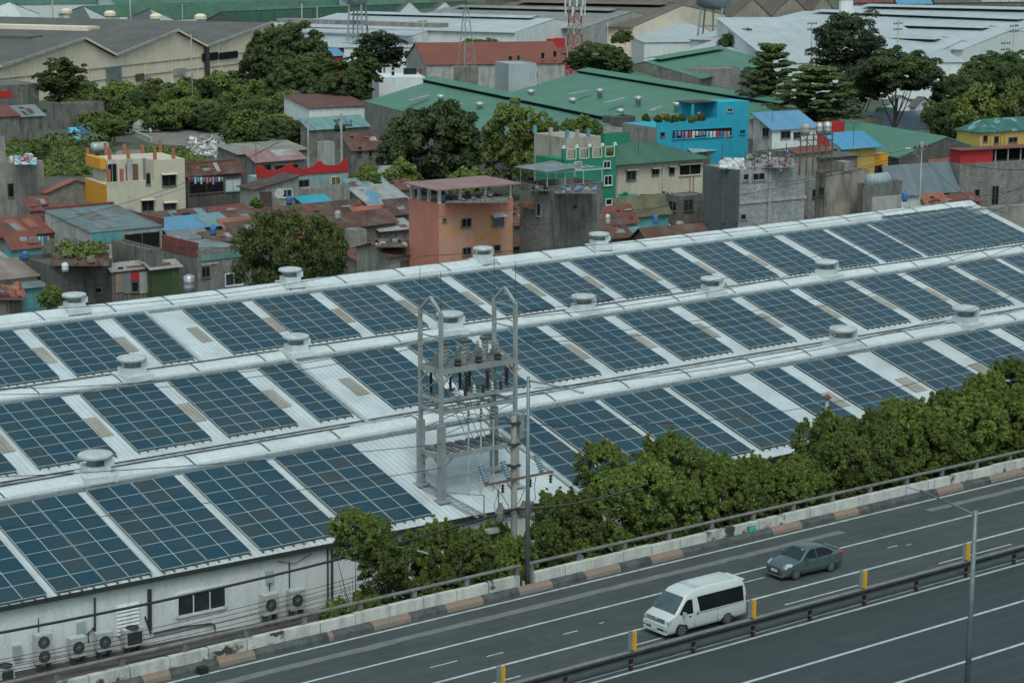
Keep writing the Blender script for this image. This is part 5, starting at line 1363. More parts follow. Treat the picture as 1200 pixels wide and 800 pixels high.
def house(label, xl, xc, xr, yt, h, wm, roof=('flat', .3), rm=None, psi=52, w=(), wl=(), cat='house', name='house', ov=.35, awn=None, fmat=None, z0=0, wm_l=None, D=None, group=None, lx=None, ly=None, glass=None):
    a, b = axes(psi)
    C = at(xc, yt, h) if D is None else atd(xc, yt, D)
    h = C.z; C = V(C.x, C.y, 0)
    top = C + Z * h
    Lx = lx if lx is not None else along(top, a, xr); Ly = ly if ly is not None else along(top, b, xl)
    Lx = max(1.2, Lx); Ly = max(1.2, Ly)
    o = thing(name, label, cat, V(C.x, C.y, z0), group)
    P = [C, C + a * Lx, C + a * Lx + b * Ly, C + b * Ly]
    lo = [p + Z * z0 for p in P]; hi = [p + Z * h for p in P]
    mb = MB(); kind = roof[0]; rise = roof[1]
    mL = MB() if wm_l else mb
    mb.quad(lo[0], lo[1], hi[1], hi[0]); mL.quad(lo[3], lo[0], hi[0], hi[3]); mb.quad(lo[1], lo[2], hi[2], hi[1]); mb.quad(lo[2], lo[3], hi[3], hi[2])
    R_ = []
    def ext(i, j, k): # corner i pushed outward
        return hi[i]
    s0, s1, t0, t1 = -ov, Lx + ov, -ov, Ly + ov
    def pt(s, t, z): return C + a * s + b * t + Z * (h + z)
    th = .09
    rf = MB()
    if kind == 'flat':
        par = rise
        mb.quad(hi[0], hi[1], hi[2], hi[3])
        if par > 0:
            wt = .15
            for (p, q, n_) in ((P[0], P[1], b), (P[3], P[2], -b), (P[0], P[3], a), (P[1], P[2], -a)):
                mb.box(p + Z * (h + .003), (q - p).normalized(), n_, (q - p).length, wt, par)
    elif kind == 'deck': mb.quad(hi[0], hi[1], hi[2], hi[3])
    elif kind == 'shed_f':   # falls towards the R face
        rf.slab([pt(s0, t0, 0 - rise * ov / Ly + th), pt(s1, t0, 0 - rise * ov / Ly + th), pt(s1, t1, rise * (1 + ov / Ly) + th), pt(s0, t1, rise * (1 + ov / Ly) + th)], th)
        mb.poly(hi[1], hi[2], hi[2] + Z * rise); mL.poly(hi[3] + Z * rise, hi[3], hi[0]); mb.quad(hi[2], hi[3], hi[3] + Z * rise, hi[2] + Z * rise)
    elif kind == 'shed_b':   # falls away: high on the R face
        rf.slab([pt(s0, t0, rise + th), pt(s1, t0, rise + th), pt(s1, t1, th), pt(s0, t1, th)], th)
        mb.quad(hi[0], hi[1], hi[1] + Z * rise, hi[0] + Z * rise); mL.poly(hi[3], hi[0], hi[0] + Z * rise); mb.poly(hi[1], hi[2], hi[1] + Z * rise)
    elif kind == 'shed_l':   # falls towards the L face
        rf.slab([pt(s0, t0, th - rise * ov / Lx), pt(s1, t0, rise + th), pt(s1, t1, rise + th), pt(s0, t1, th - rise * ov / Lx)], th)
        mb.poly(hi[0], hi[1], hi[1] + Z * rise); mb.poly(hi[3], hi[2] + Z * rise, hi[2]); mb.quad(hi[1], hi[2], hi[2] + Z * rise, hi[1] + Z * rise)
    elif kind == 'shed_r':
        rf.slab([pt(s0, t0, rise + th), pt(s1, t0, th), pt(s1, t1, th), pt(s0, t1, rise + th)], th)
        mb.poly(hi[0], hi[1], hi[0] + Z * rise); mb.poly(hi[3], hi[3] + Z * rise, hi[2]); mL.quad(hi[3], hi[0], hi[0] + Z * rise, hi[3] + Z * rise)
    elif kind == 'gable_a':  # ridge parallel to the R face
        tm = Ly / 2; k = rise / tm; e = th - k * ov
        rf.slab([pt(s0, t0, e), pt(s1, t0, e), pt(s1, tm, rise + th), pt(s0, tm, rise + th)], th); rf.slab([pt(s0, tm, rise + th), pt(s1, tm, rise + th), pt(s1, t1, e), pt(s0, t1, e)], th)
        mL.poly(hi[3], hi[0], pt(0, tm, rise)); mb.poly(hi[1], hi[2], pt(Lx, tm, rise))
    elif kind == 'gable_b':  # ridge runs away behind the R face: gable seen on it
        sm = Lx / 2; k = rise / sm; e = th - k * ov
        rf.slab([pt(s0, t0, e), pt(sm, t0, rise + th), pt(sm, t1, rise + th), pt(s0, t1, e)], th); rf.slab([pt(sm, t0, rise + th), pt(s1, t0, e), pt(s1, t1, e), pt(sm, t1, rise + th)], th)
        mb.poly(hi[0], hi[1], pt(sm, 0, rise)); mb.poly(hi[2], hi[3], pt(sm, Ly, rise))
    elif kind == 'hip':
        m_ = min(Lx, Ly) / 2 + ov
        if Lx >= Ly: r0, r1 = pt(s0 + m_, (t0 + t1) / 2, rise), pt(s1 - m_, (t0 + t1) / 2, rise)
        else: r0, r1 = pt((s0 + s1) / 2, t0 + m_, rise), pt((s0 + s1) / 2, t1 - m_, rise)
        c = [pt(s0, t0, 0), pt(s1, t0, 0), pt(s1, t1, 0), pt(s0, t1, 0)]
        if Lx >= Ly: rf.poly(c[0], c[1], r1, r0); rf.poly(c[1], c[2], r1); rf.poly(c[2], c[3], r0, r1); rf.poly(c[3], c[0], r0)
        else: rf.poly(c[0], c[1], r0); rf.poly(c[1], c[2], r1, r0); rf.poly(c[2], c[3], r1); rf.poly(c[3], c[0], r0, r1)
        for p, q in zip(c, c[1:] + c[:1]): rf.quad(p - Z * .15, q - Z * .15, q, p)
    mb.build('wall', wm, o)
    if wm_l: mL.build('side_wall', wm_l, o)
    if rf.v: rf.build('roof', rm, o)
    if kind == 'shed_f' and h < 8 and rm in (mRust, mRust2, mGreyRoof, mPaleRoof, mRedRoof, mOrangeRoof, mTealRoof):
        q_ = random.Random(int(xl * 7 + yt))
        for i_ in range(q_.randint(1, 3)):
            s_ = q_.uniform(.03, .75) * Lx; t_ = q_.uniform(.02, .5) * Ly; w_ = q_.uniform(.7, 1.3); l_ = q_.uniform(.25, .48) * Ly
            if s_ + w_ > Lx: continue
            pm = q_.choice([mRust, mPaleRoof, mGreyRoof, mRust2, mRedRoof]); zf = lambda tt: rise * tt / Ly + th + .03 + .012 * i_
            MB().quad(pt(s_, t_, zf(t_)), pt(s_ + w_, t_, zf(t_)), pt(s_ + w_, t_ + l_, zf(t_ + l_)), pt(s_, t_ + l_, zf(t_ + l_))).build('roof_patch', pm, o)
        for i_ in range(q_.randint(0, 3)):
            s_ = q_.uniform(.1, .9) * Lx; t_ = q_.uniform(.1, .9) * Ly; mb_ = MB(); mb_.cbox(pt(s_, t_, rise * t_ / Ly + th + .12), q_.uniform(.3, 1.4), q_.uniform(.15, .4), .16, a, b); mb_.build('roof_weight', q_.choice([mWood, mConcL, mBlack, mTerra]), o)
    fm = fmat or mConcD
    for q in w: win_rect(P[0], a, -b, *q[:4], o, q[4] if len(q) > 4 and q[4] is not None else fm, awn, q[5] if len(q) > 5 else glass)
    for q in wl: win_rect(P[0], b, -a, *q[:4], o, q[4] if len(q) > 4 and q[4] is not None else fm, awn, q[5] if len(q) > 5 else glass)
    return dict(o=o, C=C, a=a, b=b, Lx=Lx, Ly=Ly, h=h, P=P, pt=pt)
def patchroof(hd, rects, m_, rise, kind='shed_f', name='roof_patch'):
    """odd sheets laid over the roof: rects in roof fractions (s0,s1,t0,t1)"""
    for (s0, s1, t0, t1) in rects:
        L, T = hd['Lx'], hd['Ly']
        def z(t): return (rise * t if kind == 'shed_f' else 0) + .125
        mb = MB(); mb.quad(hd['pt'](s0 * L, t0 * T, z(t0)), hd['pt'](s1 * L, t0 * T, z(t0)), hd['pt'](s1 * L, t1 * T, z(t1)), hd['pt'](s0 * L, t1 * T, z(t1))); mb.build(name, m_, hd['o'])
def faceR(hd, x0, y0, x1, y1, m_, name, th=.08, off=.02, corr=None):
    """flat panel fixed on the R face"""
    n = -hd['b']; P0 = hd['P'][0] + n * off; a = hit(x0, y1, P0, n); b = hit(x1, (y0 + y1) / 2, P0, n); d = hit(x0, y0, P0, n); w_ = abs((b - a).dot(hd['a']))
    mb = MB(); mb.box(a, hd['a'], n, w_, th, d.z - a.z); return mb.build(name, m_, hd['o'])
def faceL(hd, x0, y0, x1, y1, m_, name, th=.08, off=.02):
    n = -hd['a']; P0 = hd['P'][0] + n * off; a = hit(x1, y1, P0, n); b = hit(x0, (y0 + y1) / 2, P0, n); d = hit(x1, y0, P0, n); w_ = abs((b - a).dot(hd['b']))
    mb = MB(); mb.box(a, hd['b'], n, w_, th, d.z - a.z); return mb.build(name, m_, hd['o'])
def tank(px, y0, y1, wpx, D, label, m_=None, group='water tanks on the rooftops'):
    m_ = m_ or mSteelTank; p = atd(px, y1, D); r_ = wpx * D / F / 2; h_ = (y1 - y0) * D / F
    o = thing('water_tank', label, 'water tank', p, group)
    MB().lathe(p, [(r_, 0), (r_, h_ * .3), (r_ * 1.03, h_ * .32), (r_, h_ * .35), (r_, h_ * .62), (r_ * 1.03, h_ * .64), (r_, h_ * .67), (r_, h_ * .92), (r_ * .6, h_)], 16).build('shell', m_, o, True)
    mb = MB(); mb.lathe(p + Z * h_ * 1.001, [(r_ * .3, -.05), (r_ * .3, .08), (r_ * .05, .1)], 10); mb.build('lid', m_, o); return o
def laundry(x0, x1, y, D, label, n=8, seed=1):
    rr = random.Random(seed); a_ = atd(x0, y, D); b_ = atd(x1, y, D); o = thing('laundry_line', label, 'laundry', (a_ + b_) / 2)
    MB().tube([a_, (a_ + b_) / 2 - Z * .1, b_], .015, 4).build('line', mCable, o); d = (b_ - a_).normalized(); L = (b_ - a_).length
    for i in range(n):
        s = L * (i + .5) / n; w_ = L / n * .75; h_ = rr.uniform(.5, 1.1); p = a_ + d * s - Z * .1; nn = V(d.y, -d.x, 0)
        mb = MB(); mb.add([p - d * w_ / 2, p + d * w_ / 2, p + d * w_ * .45 - Z * h_ + nn * .06, p - d * w_ * .5 - Z * h_ * .95 - nn * .05, p - Z * h_ * .5 + nn * .08], [(0, 1, 4), (1, 2, 4), (2, 3, 4), (3, 0, 4)]); mb.build('garment', rr.choice(FAB), o)
    return o
def clutter(x0, x1, y0, y1, z, n, label, mats, size=.5, cat='rubble', seed=2, name='rubble_heap'):
    """one heap of broken pieces"""
    rr = random.Random(seed); mb = MB(); 
    for i in range(n):
        x_, y_ = rr.uniform(x0, x1), rr.uniform(y0, y1); p = at(x_, y_, z)
        s = size * rr.uniform(.4, 1.3); q = Matrix.Rotation(rr.uniform(0, 3), 3, Vector((rr.random(), rr.random(), rr.random())).normalized())
        mb.cur = rr.randrange(len(mats)); mb.cbox(p + Z * rr.uniform(-.1, .35), s, s * rr.uniform(.4, 1), s * rr.uniform(.2, .7), q @ V(1, 0, 0), q @ V(0, 1, 0), q @ V(0, 0, 1))
    mb.cur = len(mats) - 1; c = [at(x0, y1, z), at(x1, y1, z), at(x1, y0, z), at(x0, y0, z)]; mb.slab([p + Z * .06 for p in c], .05)
    o = mb.build(name, mats, None, origin=at((x0 + x1) / 2, (y0 + y1) / 2, z)); return tag(o, label, cat)
# ---- left block
h = house('bare grey concrete house at the left edge with a flat roof and narrow dark window', -40, -14, 51, 197, 8.2, mConc, ('flat', .5), w=[(9, 215, 16, 231), (34, 248, 42, 255)])
tank(13.5, 183, 196, 5, 300, 'small white cylinder tank on the grey left house', mWhiteP)
clutter(17, 43, 185, 193, 9.2, 26, 'pile of red and cyan household cloths on the grey left house', [FAB[2], FAB[3], FAB[5], FAB[4], FAB[0]], .8, 'household clutter', 5, 'household_pile')
house('grey concrete column block rising at the left edge', -20, -12, 5.5, 162, 12, mConc, ('flat', .1), cat='building', name='building')
house('low brick house with a red and white gable roof right of the grey left house', 49, 54, 122, 226, 4.6, mBlock, ('gable_b', 1.5), mOrangeRoof)
h = house('cream two-storey house with orange balcony and brick-coloured roof stubs', 96, 125, 217, 217, 6.3, mCream, ('deck', 0), psi=60, ly=9.5,
          w=[(166, 235, 180, 247), (192, 238, 206, 246, None, mGlass)], awn=mCream, wm_l=mOrange)
def upper(hd, s0, s1, t0, t1, z0, z1, m_, name='upper_wall'):
    mb = MB(); mb.box(hd['C'] + hd['a'] * s0 + hd['b'] * t0 + Z * (z0 + .004), hd['a'], hd['b'], s1 - s0, t1 - t0, z1 - z0); return mb.build(name, m_, hd['o'])
zz = top_z(h['C'] + h['a'] * h['Lx'] * .8, 187); Lx, Ly = h['Lx'], h['Ly']
upper(h, Lx * .60, Lx, .003, 9.4, h['h'], zz, mCream); upper(h, 1.2, Lx * .6 - .003, 3.4, 9.4, h['h'], zz, mCream)
upper(h, .2, 1.0, 3.0, 9.4, h['h'] + 1.9, zz + .3, mOrange, 'balcony_panel'); upper(h, .0, Lx * .6, .0, .18, h['h'], h['h'] + .35, mCream, 'parapet')
n_ = -h['b']; P1 = h['C'] + h['b'] * 3.38
win_rect(P1, h['a'], n_, 147, 192, 162, 216, h['o'], mConcL, glass=flat('brown_door', (.14, .06, .04))); win_rect(P1, h['a'], n_, 126, 192, 137, 214, h['o'], mConcL); win_rect(h['C'], h['a'], n_, 190, 205, 206, 218, h['o'], mConcD, mCream); win_rect(h['C'] + Z * 0, h['a'], n_, 171, 203, 176, 216, h['o'], mConcD)
for i in range(9):
    s = .3 + (Lx - .6) * (i / 8); t_ = 9.2 if i % 2 == 0 else (3.6 if s < Lx * .6 else .3); mb = MB(); mb.box(h['C'] + h['a'] * s + h['b'] * t_ + Z * zz, h['a'], h['b'], .4, .4, 1.2 + .3 * (i % 3)); mb.build('roof_stub', mTerra, h['o'])
for s in (.3, 2.2): mb = MB(); mb.box(h['C'] + h['a'] * s + h['b'] * .3 + Z * (h['h'] + .003), h['a'], h['b'], .45, .45, 2.1); mb.build('roof_stub', mTerra, h['o'])
upper(h, 4.2, 5.0, 3.2, 3.36, h['h'], zz, mConcL, 'pillar'); upper(h, 6.6, 7.3, 3.2, 3.36, h['h'], zz, mGreyRoof, 'pillar')
p = atd(116, 173, 300); mb = MB(); mb.lathe(p - AX * 1.2, [(.1, 0), (.75, .15), (.8, .3), (.8, 2.3), (.75, 2.5), (.1, 2.6)], 16, AX); tag(mb.build('water_tank', mSteelTank, None, True, p), 'horizontal steel water tank on the orange balcony of the cream house', 'water tank')
h = house('whitewashed house with a wide patched grey-teal sheet roof and teal front', 53, 107, 190, 273, 5.6, mConcL, ('shed_f', 1.3), mat('patched_teal', (.13, .185, .19), (.10, .15, .16), .6, .7, corr=.28, corr_amt=.15, streak=.5, stain=(.16, .17, .16), patch=.35, patch_c=(.1, .095, .09)), ov=.15, w=[(146, 273, 187, 292, None, mHole)], fmat=mConcD)
patchroof(h, [(.3, .55, .45, .75)], mConcD, 1.3); patchroof(h, [(.55, .75, .5, .9), (.2, .5, .08, .3)], mPinkRoof if False else mat('faded_sheet', (.2, .2, .2), (.15, .16, .16), .8, .8, corr=.28), 1.3)
faceR(h, 107.5, 273.5, 143, 286, mTealW, 'front_panel')
mb = MB(); mb.box(h['P'][1] + Z * (h['h'] - .2) , h['b'], h['a'], h['Ly'], .3, 1.2); mb.build('party_wall', mRedRoof, h['o'])
mb = MB(); mb.box(h['P'][3] + Z * h['h'], h['a'], h['b'], h['Lx'], .25, 1.7); mb.build('rear_party_wall', mRedRoof, h['o'])
h = house('block house with a red and brown sheet roof at the left edge', -30, -12, 66, 278, 4.6, mBlock, ('shed_f', 1.3), mRedRoof, ov=.5)
patchroof(h, [(.42, .6, .1, .95), (.68, .82, .3, .9)], mOrangeRoof, 1.3)
mb = MB(); mb.box(h['P'][1] + Z * (h['h'] - .4), h['b'], h['a'], h['Ly'], .3, 1.9); mb.build('party_wall', mRedRoof, h['o'])
laundry(34, 58, 276, 246, 'laundry hanging under the red roof at the left edge', 7, 3)
h = house('dark mossy concrete ruin with a sunken rooftop full of weeds', 23, 60, 131, 316, 5.4, mBlockD, ('flat', .5), w=[(111, 337, 119, 343)])
cover('rooftop_weeds', [(66, 289, 116, 302, 1.0)], 60, .3, LM['yellow'], 'low bright weeds covering the concrete ruin rooftop', z0=5.9, zvar=.6, seed=4, clr=.6)
clutter(62, 128, 288, 312, 5.8, 40, 'scrap timber and sheets lying on the weedy ruin rooftop', [mConcL, mConcD, mWood, mRust], .9, 'scrap', 7, 'scrap_heap')
tank(76.5, 308, 318, 8, 214, 'small white plastic drum on the weedy ruin', mWhiteP)
for i, (x, y) in enumerate([(62, 282), (70, 284), (90, 280), (124, 276), (134, 279), (150, 283)]):
    p = at(x, y + 22, 6); mb = MB(); mb.tube([p - Z * .3, p + Z * 2.0], .05, 5); lone(mb, 'rebar_post', mWood, 'thin rusty rod standing on the parapet of the weedy ruin', 'rod', 'rods standing on the weedy ruin')
h = house('tall narrow concrete house behind the patchwork shack', 131, 176, 190, 296, 6.4, mConcD, ('flat', .3), mConcD)
h = house('patchwork shack of pale, rusty and red sheets', 127, 131, 175, 318, 4.6, mPlank, ('shed_f', .5), mPaleRoof, w=[(154, 330, 162, 342, None, mHole)], ov=.25)
faceR(h, 153, 319, 163, 329, mRed, 'red_sheet'); faceR(h, 136, 321, 144, 343, mat('peach_sheet', (.34, .25, .17), (.28, .2, .14), 1, .9, corr=.3), 'peach_sheet'); faceR(h, 144.5, 320, 153, 344, mGreyRoof, 'grey_sheet'); faceR(h, 163.5, 319, 174, 344, mConcL, 'pale_sheet')
h = house('shack walled in green corrugated sheets', 171, 177, 210, 315, 4.6, mat('green_wall_sheet', (.06, .10, .035), (.05, .085, .03), .7, .8, corr=.25, corr_amt=.35, streak=.4, patch=1.2, patch_c=(.2, .24, .2), patch_t=.63), ('shed_f', .4), mPaleRoof)
tank(222, 322, 343, 13, 208, 'tall steel drum beside the green corrugated shack', mSteelTank)
h = house('block house with red stepped parapets and a grey-green roof left of the round tree', 190, 231, 282, 296, 5.8, mBlock, ('shed_b', .2), mGreyRoof, w=[(236, 312, 246, 325, None, mHole), (264, 320, 284, 334, mWhiteP, mGlass)], ov=.0)
mb = MB(); mb.box(h['P'][0] + Z * (h['h'] - .6) - h['a'] * .05, h['b'], h['a'], h['Ly'], .25, 1.7); mb.build('red_parapet', mat('red_block', (.28, .08, .06), (.2, .06, .05), .5, .85, brick=(.4, .2, .5), streak=.4), h['o'])
faceR(h, 236, 299, 282, 306, mTealRoof, 'teal_band'); faceR(h, 236, 309, 256, 311, mConcL, 'ledge')
h = house('house with a bright blue sheet roof in front of rusty striped sheets', 178, 194, 272, 270, 4.6, mConcD, ('shed_f', .9), mBlueRoof)
patchroof(h, [(.62, 1.0, .0, 1.0)], mTealRoof, .9)
h = house('low house with rusty and pale blue striped roof sheets', 176, 186, 256, 260, 4.6, mConcD, ('shed_f', .8), mRust)
patchroof(h, [(.28, .42, 0, 1), (.72, .86, 0, 1)], mTealRoof, .8)
mb = MB(); p = atd(262, 268, 255)
h = house('rust-roofed shack with laundry below right of the cream house', 214, 219, 283, 205, 6.4, mBlockD, ('shed_f', 1.2), mRust, w=[(222, 208, 262, 226, mWood, mHole), (264, 210, 282, 224, mTealW, FAB[0])])
patchroof(h, [(.55, .62, 0, 1)], mPaleRoof, 1.2)
mb = MB(); mb.box(h['P'][3] + Z * (h['h'] + .8), h['a'], h['b'], h['Lx'], .2, .8); mb.build('red_ridge', mRedRoof, h['o'])
laundry(220, 262, 207, 300, 'laundry in dark and white hanging in the rust-roofed shack', 12, 9)
h = house('low green-fronted shack at the left edge under a pale roof', -30, -10, 20, 316, 4.6, mTealW, ('shed_f', 1.), mPaleRoof)
h = house('shack with a faded pinkish sheet roof at the left edge', -30, -6, 44, 328, 4.4, mConc, ('shed_f', 1.1), mat('faded_pink', (.25, .21, .19), (.2, .16, .14), .5, .8, corr=.3, streak=.5, stain=(.2, .08, .05)))
h = house('low shack with a rusty grey lean-to roof by the left edge', -30, -2, 54, 341, 3.6, mTealW, ('shed_f', .5), mGreyRoof)
clutter(-2, 28, 338, 352, 3.6, 26, 'broken orange-brown roof tiles heaped on the left shack', [mTerra, mOrangeRoof, mRust], .9, 'roof tiles', 12, 'tile_heap')
h = house('dark shack at the left edge behind the warehouse ridge', -30, -5, 26, 352, 3.6, mPlank, ('shed_f', .4), mRust)
# rust roofs between the blocks
RS = [('shallow rusty roof right of the striped sheets', 250, 262, 322, 263, 4.4, mRust, 1.1), ('dull orange roof patch among the rusty roofs', 258, 264, 302, 268, 4.2, mOrangeRoof, .8), ('brown roof above the round green tree', 266, 276, 350, 276, 4.0, mRust2, 1.1),
      ('long brown-red roof left of the gabled shack', 300, 320, 398, 261, 4.6, mRust, 1.2), ('rusty roof in front of the blue roofed house', 236, 246, 286, 284, 4.2, mRust, .8), ('brown roof behind the teal tarpaulin', 376, 384, 440, 250, 4.4, mRust2, 1.0), ('dark rusty roof right of the round green tree', 384, 392, 430, 285, 4.4, mRust2, .6)]
for lb, xl, xc, xr, yt, hh, m_, ri in RS: house('low house with ' + ('a ' if lb[0] not in 'aeiou' else 'an ') + lb, xl, xc, xr, yt, hh, mConcD, ('shed_f', ri), m_)
h = house('grey block house with an earth-stained flat roof and a pink lean-to', 255, 279, 360, 181, 7.4, mConcD, ('shed_f', .8), mat('earth_roof', (.24, .23, .2), (.17, .16, .14), .4, .9, streak=.4))
h = house('open shed with a dusty pink sheet roof above the red crown parapet', 287, 300, 357, 190, 7.0, mConcD, ('shed_f', 1.2), mPinkRoof, w=[(304, 193, 318, 206), (322, 193, 350, 206)])
patchroof(h, [(.5, .95, .35, .95)], mPaleRoof, 1.2)
# red crown parapet on a teal house
h = house('pale teal-fronted house under a bright red crown-shaped parapet', 290, 302, 408, 208, 6.8, mat('pale_teal', (.27, .36, .36), (.2, .28, .28), .5, .8, streak=.5, stain=(.08, .13, .13)), ('deck', 0), w=[(350, 211, 362, 224, None, mHole), (388, 207, 399, 221, mWhiteP, flat('olive_door', (.12, .11, .03)))], psi=56)
n_ = -h['b']; P0 = h['C'] + n_ * .15; mb = MB(); tp = []
for x, y in [(301, 194), (308, 194), (312, 198.5), (322, 200), (332, 197), (338, 192), (341, 191), (345, 196), (356, 198), (367, 195), (373, 189), (376, 188.5), (380, 193), (390, 194), (399, 192), (403, 187), (408, 186)]:
    tp.append(hit(x, y, P0, n_))
zb_ = hit(303, 208.5, P0, n_).z
for p, q in zip(tp[:-1], tp[1:]):
    a0, a1 = V(p.x, p.y, zb_), V(q.x, q.y, zb_); e = h['b'] * .2
    mb.quad(a0, a1, q, p); mb.quad(p, q, q + e, p + e); mb.quad(a1 + e, a0 + e, p + e, q + e); mb.quad(a0, a0 + e, a1 + e, a1)
mb.build('crown_parapet', mRed, h['o'])
h = house('grey shack with brown roof, dish and blue drum below the red crown parapet', 281, 299, 350, 222, 7.6, mConc, ('shed_l', 1.3), mRust2, w=[(305, 225, 318, 240, mWood, flat('plank_door', (.09, .05, .04))), (330, 222, 342, 231, mWhiteP, mGlass)])
tank(339, 230, 240, 7, 268, 'blue drum beside the dish shack', mBlueTank)
p = atd(328.5, 227, 264); mb = MB(); mb.lathe(p, [(.02, 0), (.4, .08), (.65, .26), (.66, .28)], 14, V(-.3, -.9, .35).normalized()); mb.tube([p, p - Z * 1.2], .05, 5); lone(mb, 'satellite_dish', mConcL, 'round pale satellite dish on the brown-roofed shack', 'satellite dish')
h = house('low concrete annex with a planted ledge right of the dish shack', 350, 360, 410, 224, 5.6, mConc, ('flat', .3))
h = house('house under a bright teal-blue tarpaulin roof', 348, 366, 397, 246, 4.8, mConcD, ('shed_f', 1.2), mat('teal_tarp', (.03, .27, .36), (.025, .23, .3), .5, .6, fine=.05))
h = house('gabled shack with a long rusty roof and pale trim', 372, 395, 462, 266, 4.6, mPlank, ('gable_a', 1.3), mRust, ov=.5, psi=48)
h = house('house with white and pale blue worn roof sheets left of the salmon house', 412, 432, 480, 240, 5.0, mConcD, ('shed_f', 1.6), mPaleRoof)
patchroof(h, [(.2, .45, .3, .8), (.05, .3, 0, .25)], mBlueRoof, 1.6)
h = house('low house with a teal and white sheet roof by the banana plants', 402, 414, 458, 222, 5.0, mConcD, ('shed_f', 1.0), mTealRoof); patchroof(h, [(.5, 1, .1, .9)], mPaleRoof, 1.0)
h = house('grey block house with a broken rusty roof and green patch beside the salmon house', 418, 457, 528, 300, 5.6, mConc, ('gable_a', 1.0), mRust, ov=.4, psi=56, w=[(470, 305, 484, 313, mRust2, mRust), (499, 300, 512, 313, mRust2, mRust)])
clutter(440, 476, 280, 290, 6.6, 12, 'dark tyres and boards weighing down the broken rusty roof', [mBlack, mConcL, mWood], .9, 'roof weights', 3, 'roof_weights')
h = house('narrow concrete house between the round tree and the rusty block house', 403, 414, 430, 272, 6.4, mConc, ('flat', .2), w=[(408, 300, 418, 316, mConcL)])
h = house('low leaning sheet shed between round tree and salmon house', 398, 420, 462, 306, 3.6, mPlank, ('shed_f', .8), mRedRoof)
# upper left small roofs
h = house('far house with a pale teal roof carrying blue and black drums', 352, 362, 432, 152, 4.6, mConcD, ('shed_f', 1.6), mTealRoof)
tank(408.5, 138, 148, 8, 330, 'pale blue drum on the far teal roof', flat('pale_drum', (.16, .26, .34))); tank(395, 146, 154, 6, 325, 'left black drum on the far teal roof', mBlack); tank(402, 146, 154, 6, 325, 'right black drum on the far teal roof', mBlack)
h = house('grey stained house with rusty roof left of the big dark tree', 402, 412, 450, 176, 7.2, mConcD, ('shed_f', 2.0), mRust, w=[(420, 172, 424, 182), (432, 174, 436, 184), (444, 178, 448, 188)], psi=62)
h = house('long house with a brown-red roof beside the green shed', 333, 362, 432, 127, 5.4, mWhiteWall, ('shed_f', 1.6), mat('brownred', (.14, .065, .05), (.11, .05, .04), .4, .8, corr=.4), psi=60)
h = house('low house with a dark patched roof in the thicket', 340, 352, 398, 112, 4.6, mConcD, ('shed_f', 1.5), mGreyBig)
h = house('little house with red roof at the far left edge', -20, -6, 22, 137, 5.5, mConcD, ('shed_f', 1.5), mRedRoof)
h = house('grey roofed shack left of the banana plants', 10, 22, 52, 137, 5.2, mConcD, ('shed_f', 1.6), mGreyRoof)
h = house('dark grey wall building with red letters panel at the upper left edge', -30, -6, 45, 101, 6.5, mConcD, ('flat', .1)); faceR(h, -2, 107, 14, 115, mRed, 'red_panel')
h = house('low mossy house among the banana plants', 55, 66, 122, 124, 5, mConcD, ('flat', .3))
h = house('small white block building right of the red crown parapet garden', 372, 378, 392, 168, 5.0, mConcL, ('flat', .2))
for x, y0, y1, D, lb in ((361.5, 140, 192, 300, 'left one'), (400.5, 133, 186, 305, 'right one')):
    p = atd(x, y1, D); q = V(p.x, p.y, top_z(p, y0)); p.z = 0; mb = MB().tube([p, q], .2, 8, .15); lone(mb, 'concrete_post', mConcL, 'bare concrete post above the red crown parapet, %s' % lb, 'post')
clutter(222, 262, 162, 184, .3, 520, 'heap of white and grey rubbish on the vacant lot', [mConcL, mConc, FAB[0], mConcD, mWhiteP, mGreyRoof, mConc], .8, 'rubbish', 8, 'rubbish_heap')
clutter(160, 188, 144, 154, .3, 60, 'mound of grey rubble on the vacant lot', [mConcL, mConc], 1.3, 'rubble', 9)
clutter(84, 102, 152, 164, .5, 16, 'red and blue cloths lying by the banana plants', [FAB[2], FAB[1], FAB[3]], 1.4, 'cloths', 10, 'cloth_pile')
g2 = MB(); pts = [at(x, y, .02) for x, y in ((155, 158), (215, 146), (258, 152), (262, 166), (225, 172), (175, 168))]; g2.poly(*reversed(pts)); struct(g2, 'dirt_path', mat('dirt', (.19, .18, .155), (.14, .135, .115), .2, .95, streak=.3))
g2 = MB(); pts = [at(x, y, .02) for x, y in ((95, 178), (240, 172), (260, 186), (100, 190))]; g2.poly(*reversed(pts)); struct(g2, 'lot_path', mat('lot_dirt', (.22, .2, .165), (.16, .15, .125), .2, .95, streak=.3))
p = at(168, 160, .5); mb = MB(); mb.bar(at(155, 154, .4), at(178, 164, .4), .5, .8); lone(mb, 'low_wall', mConcL, 'low pale wall beside the vacant lot path', 'wall')
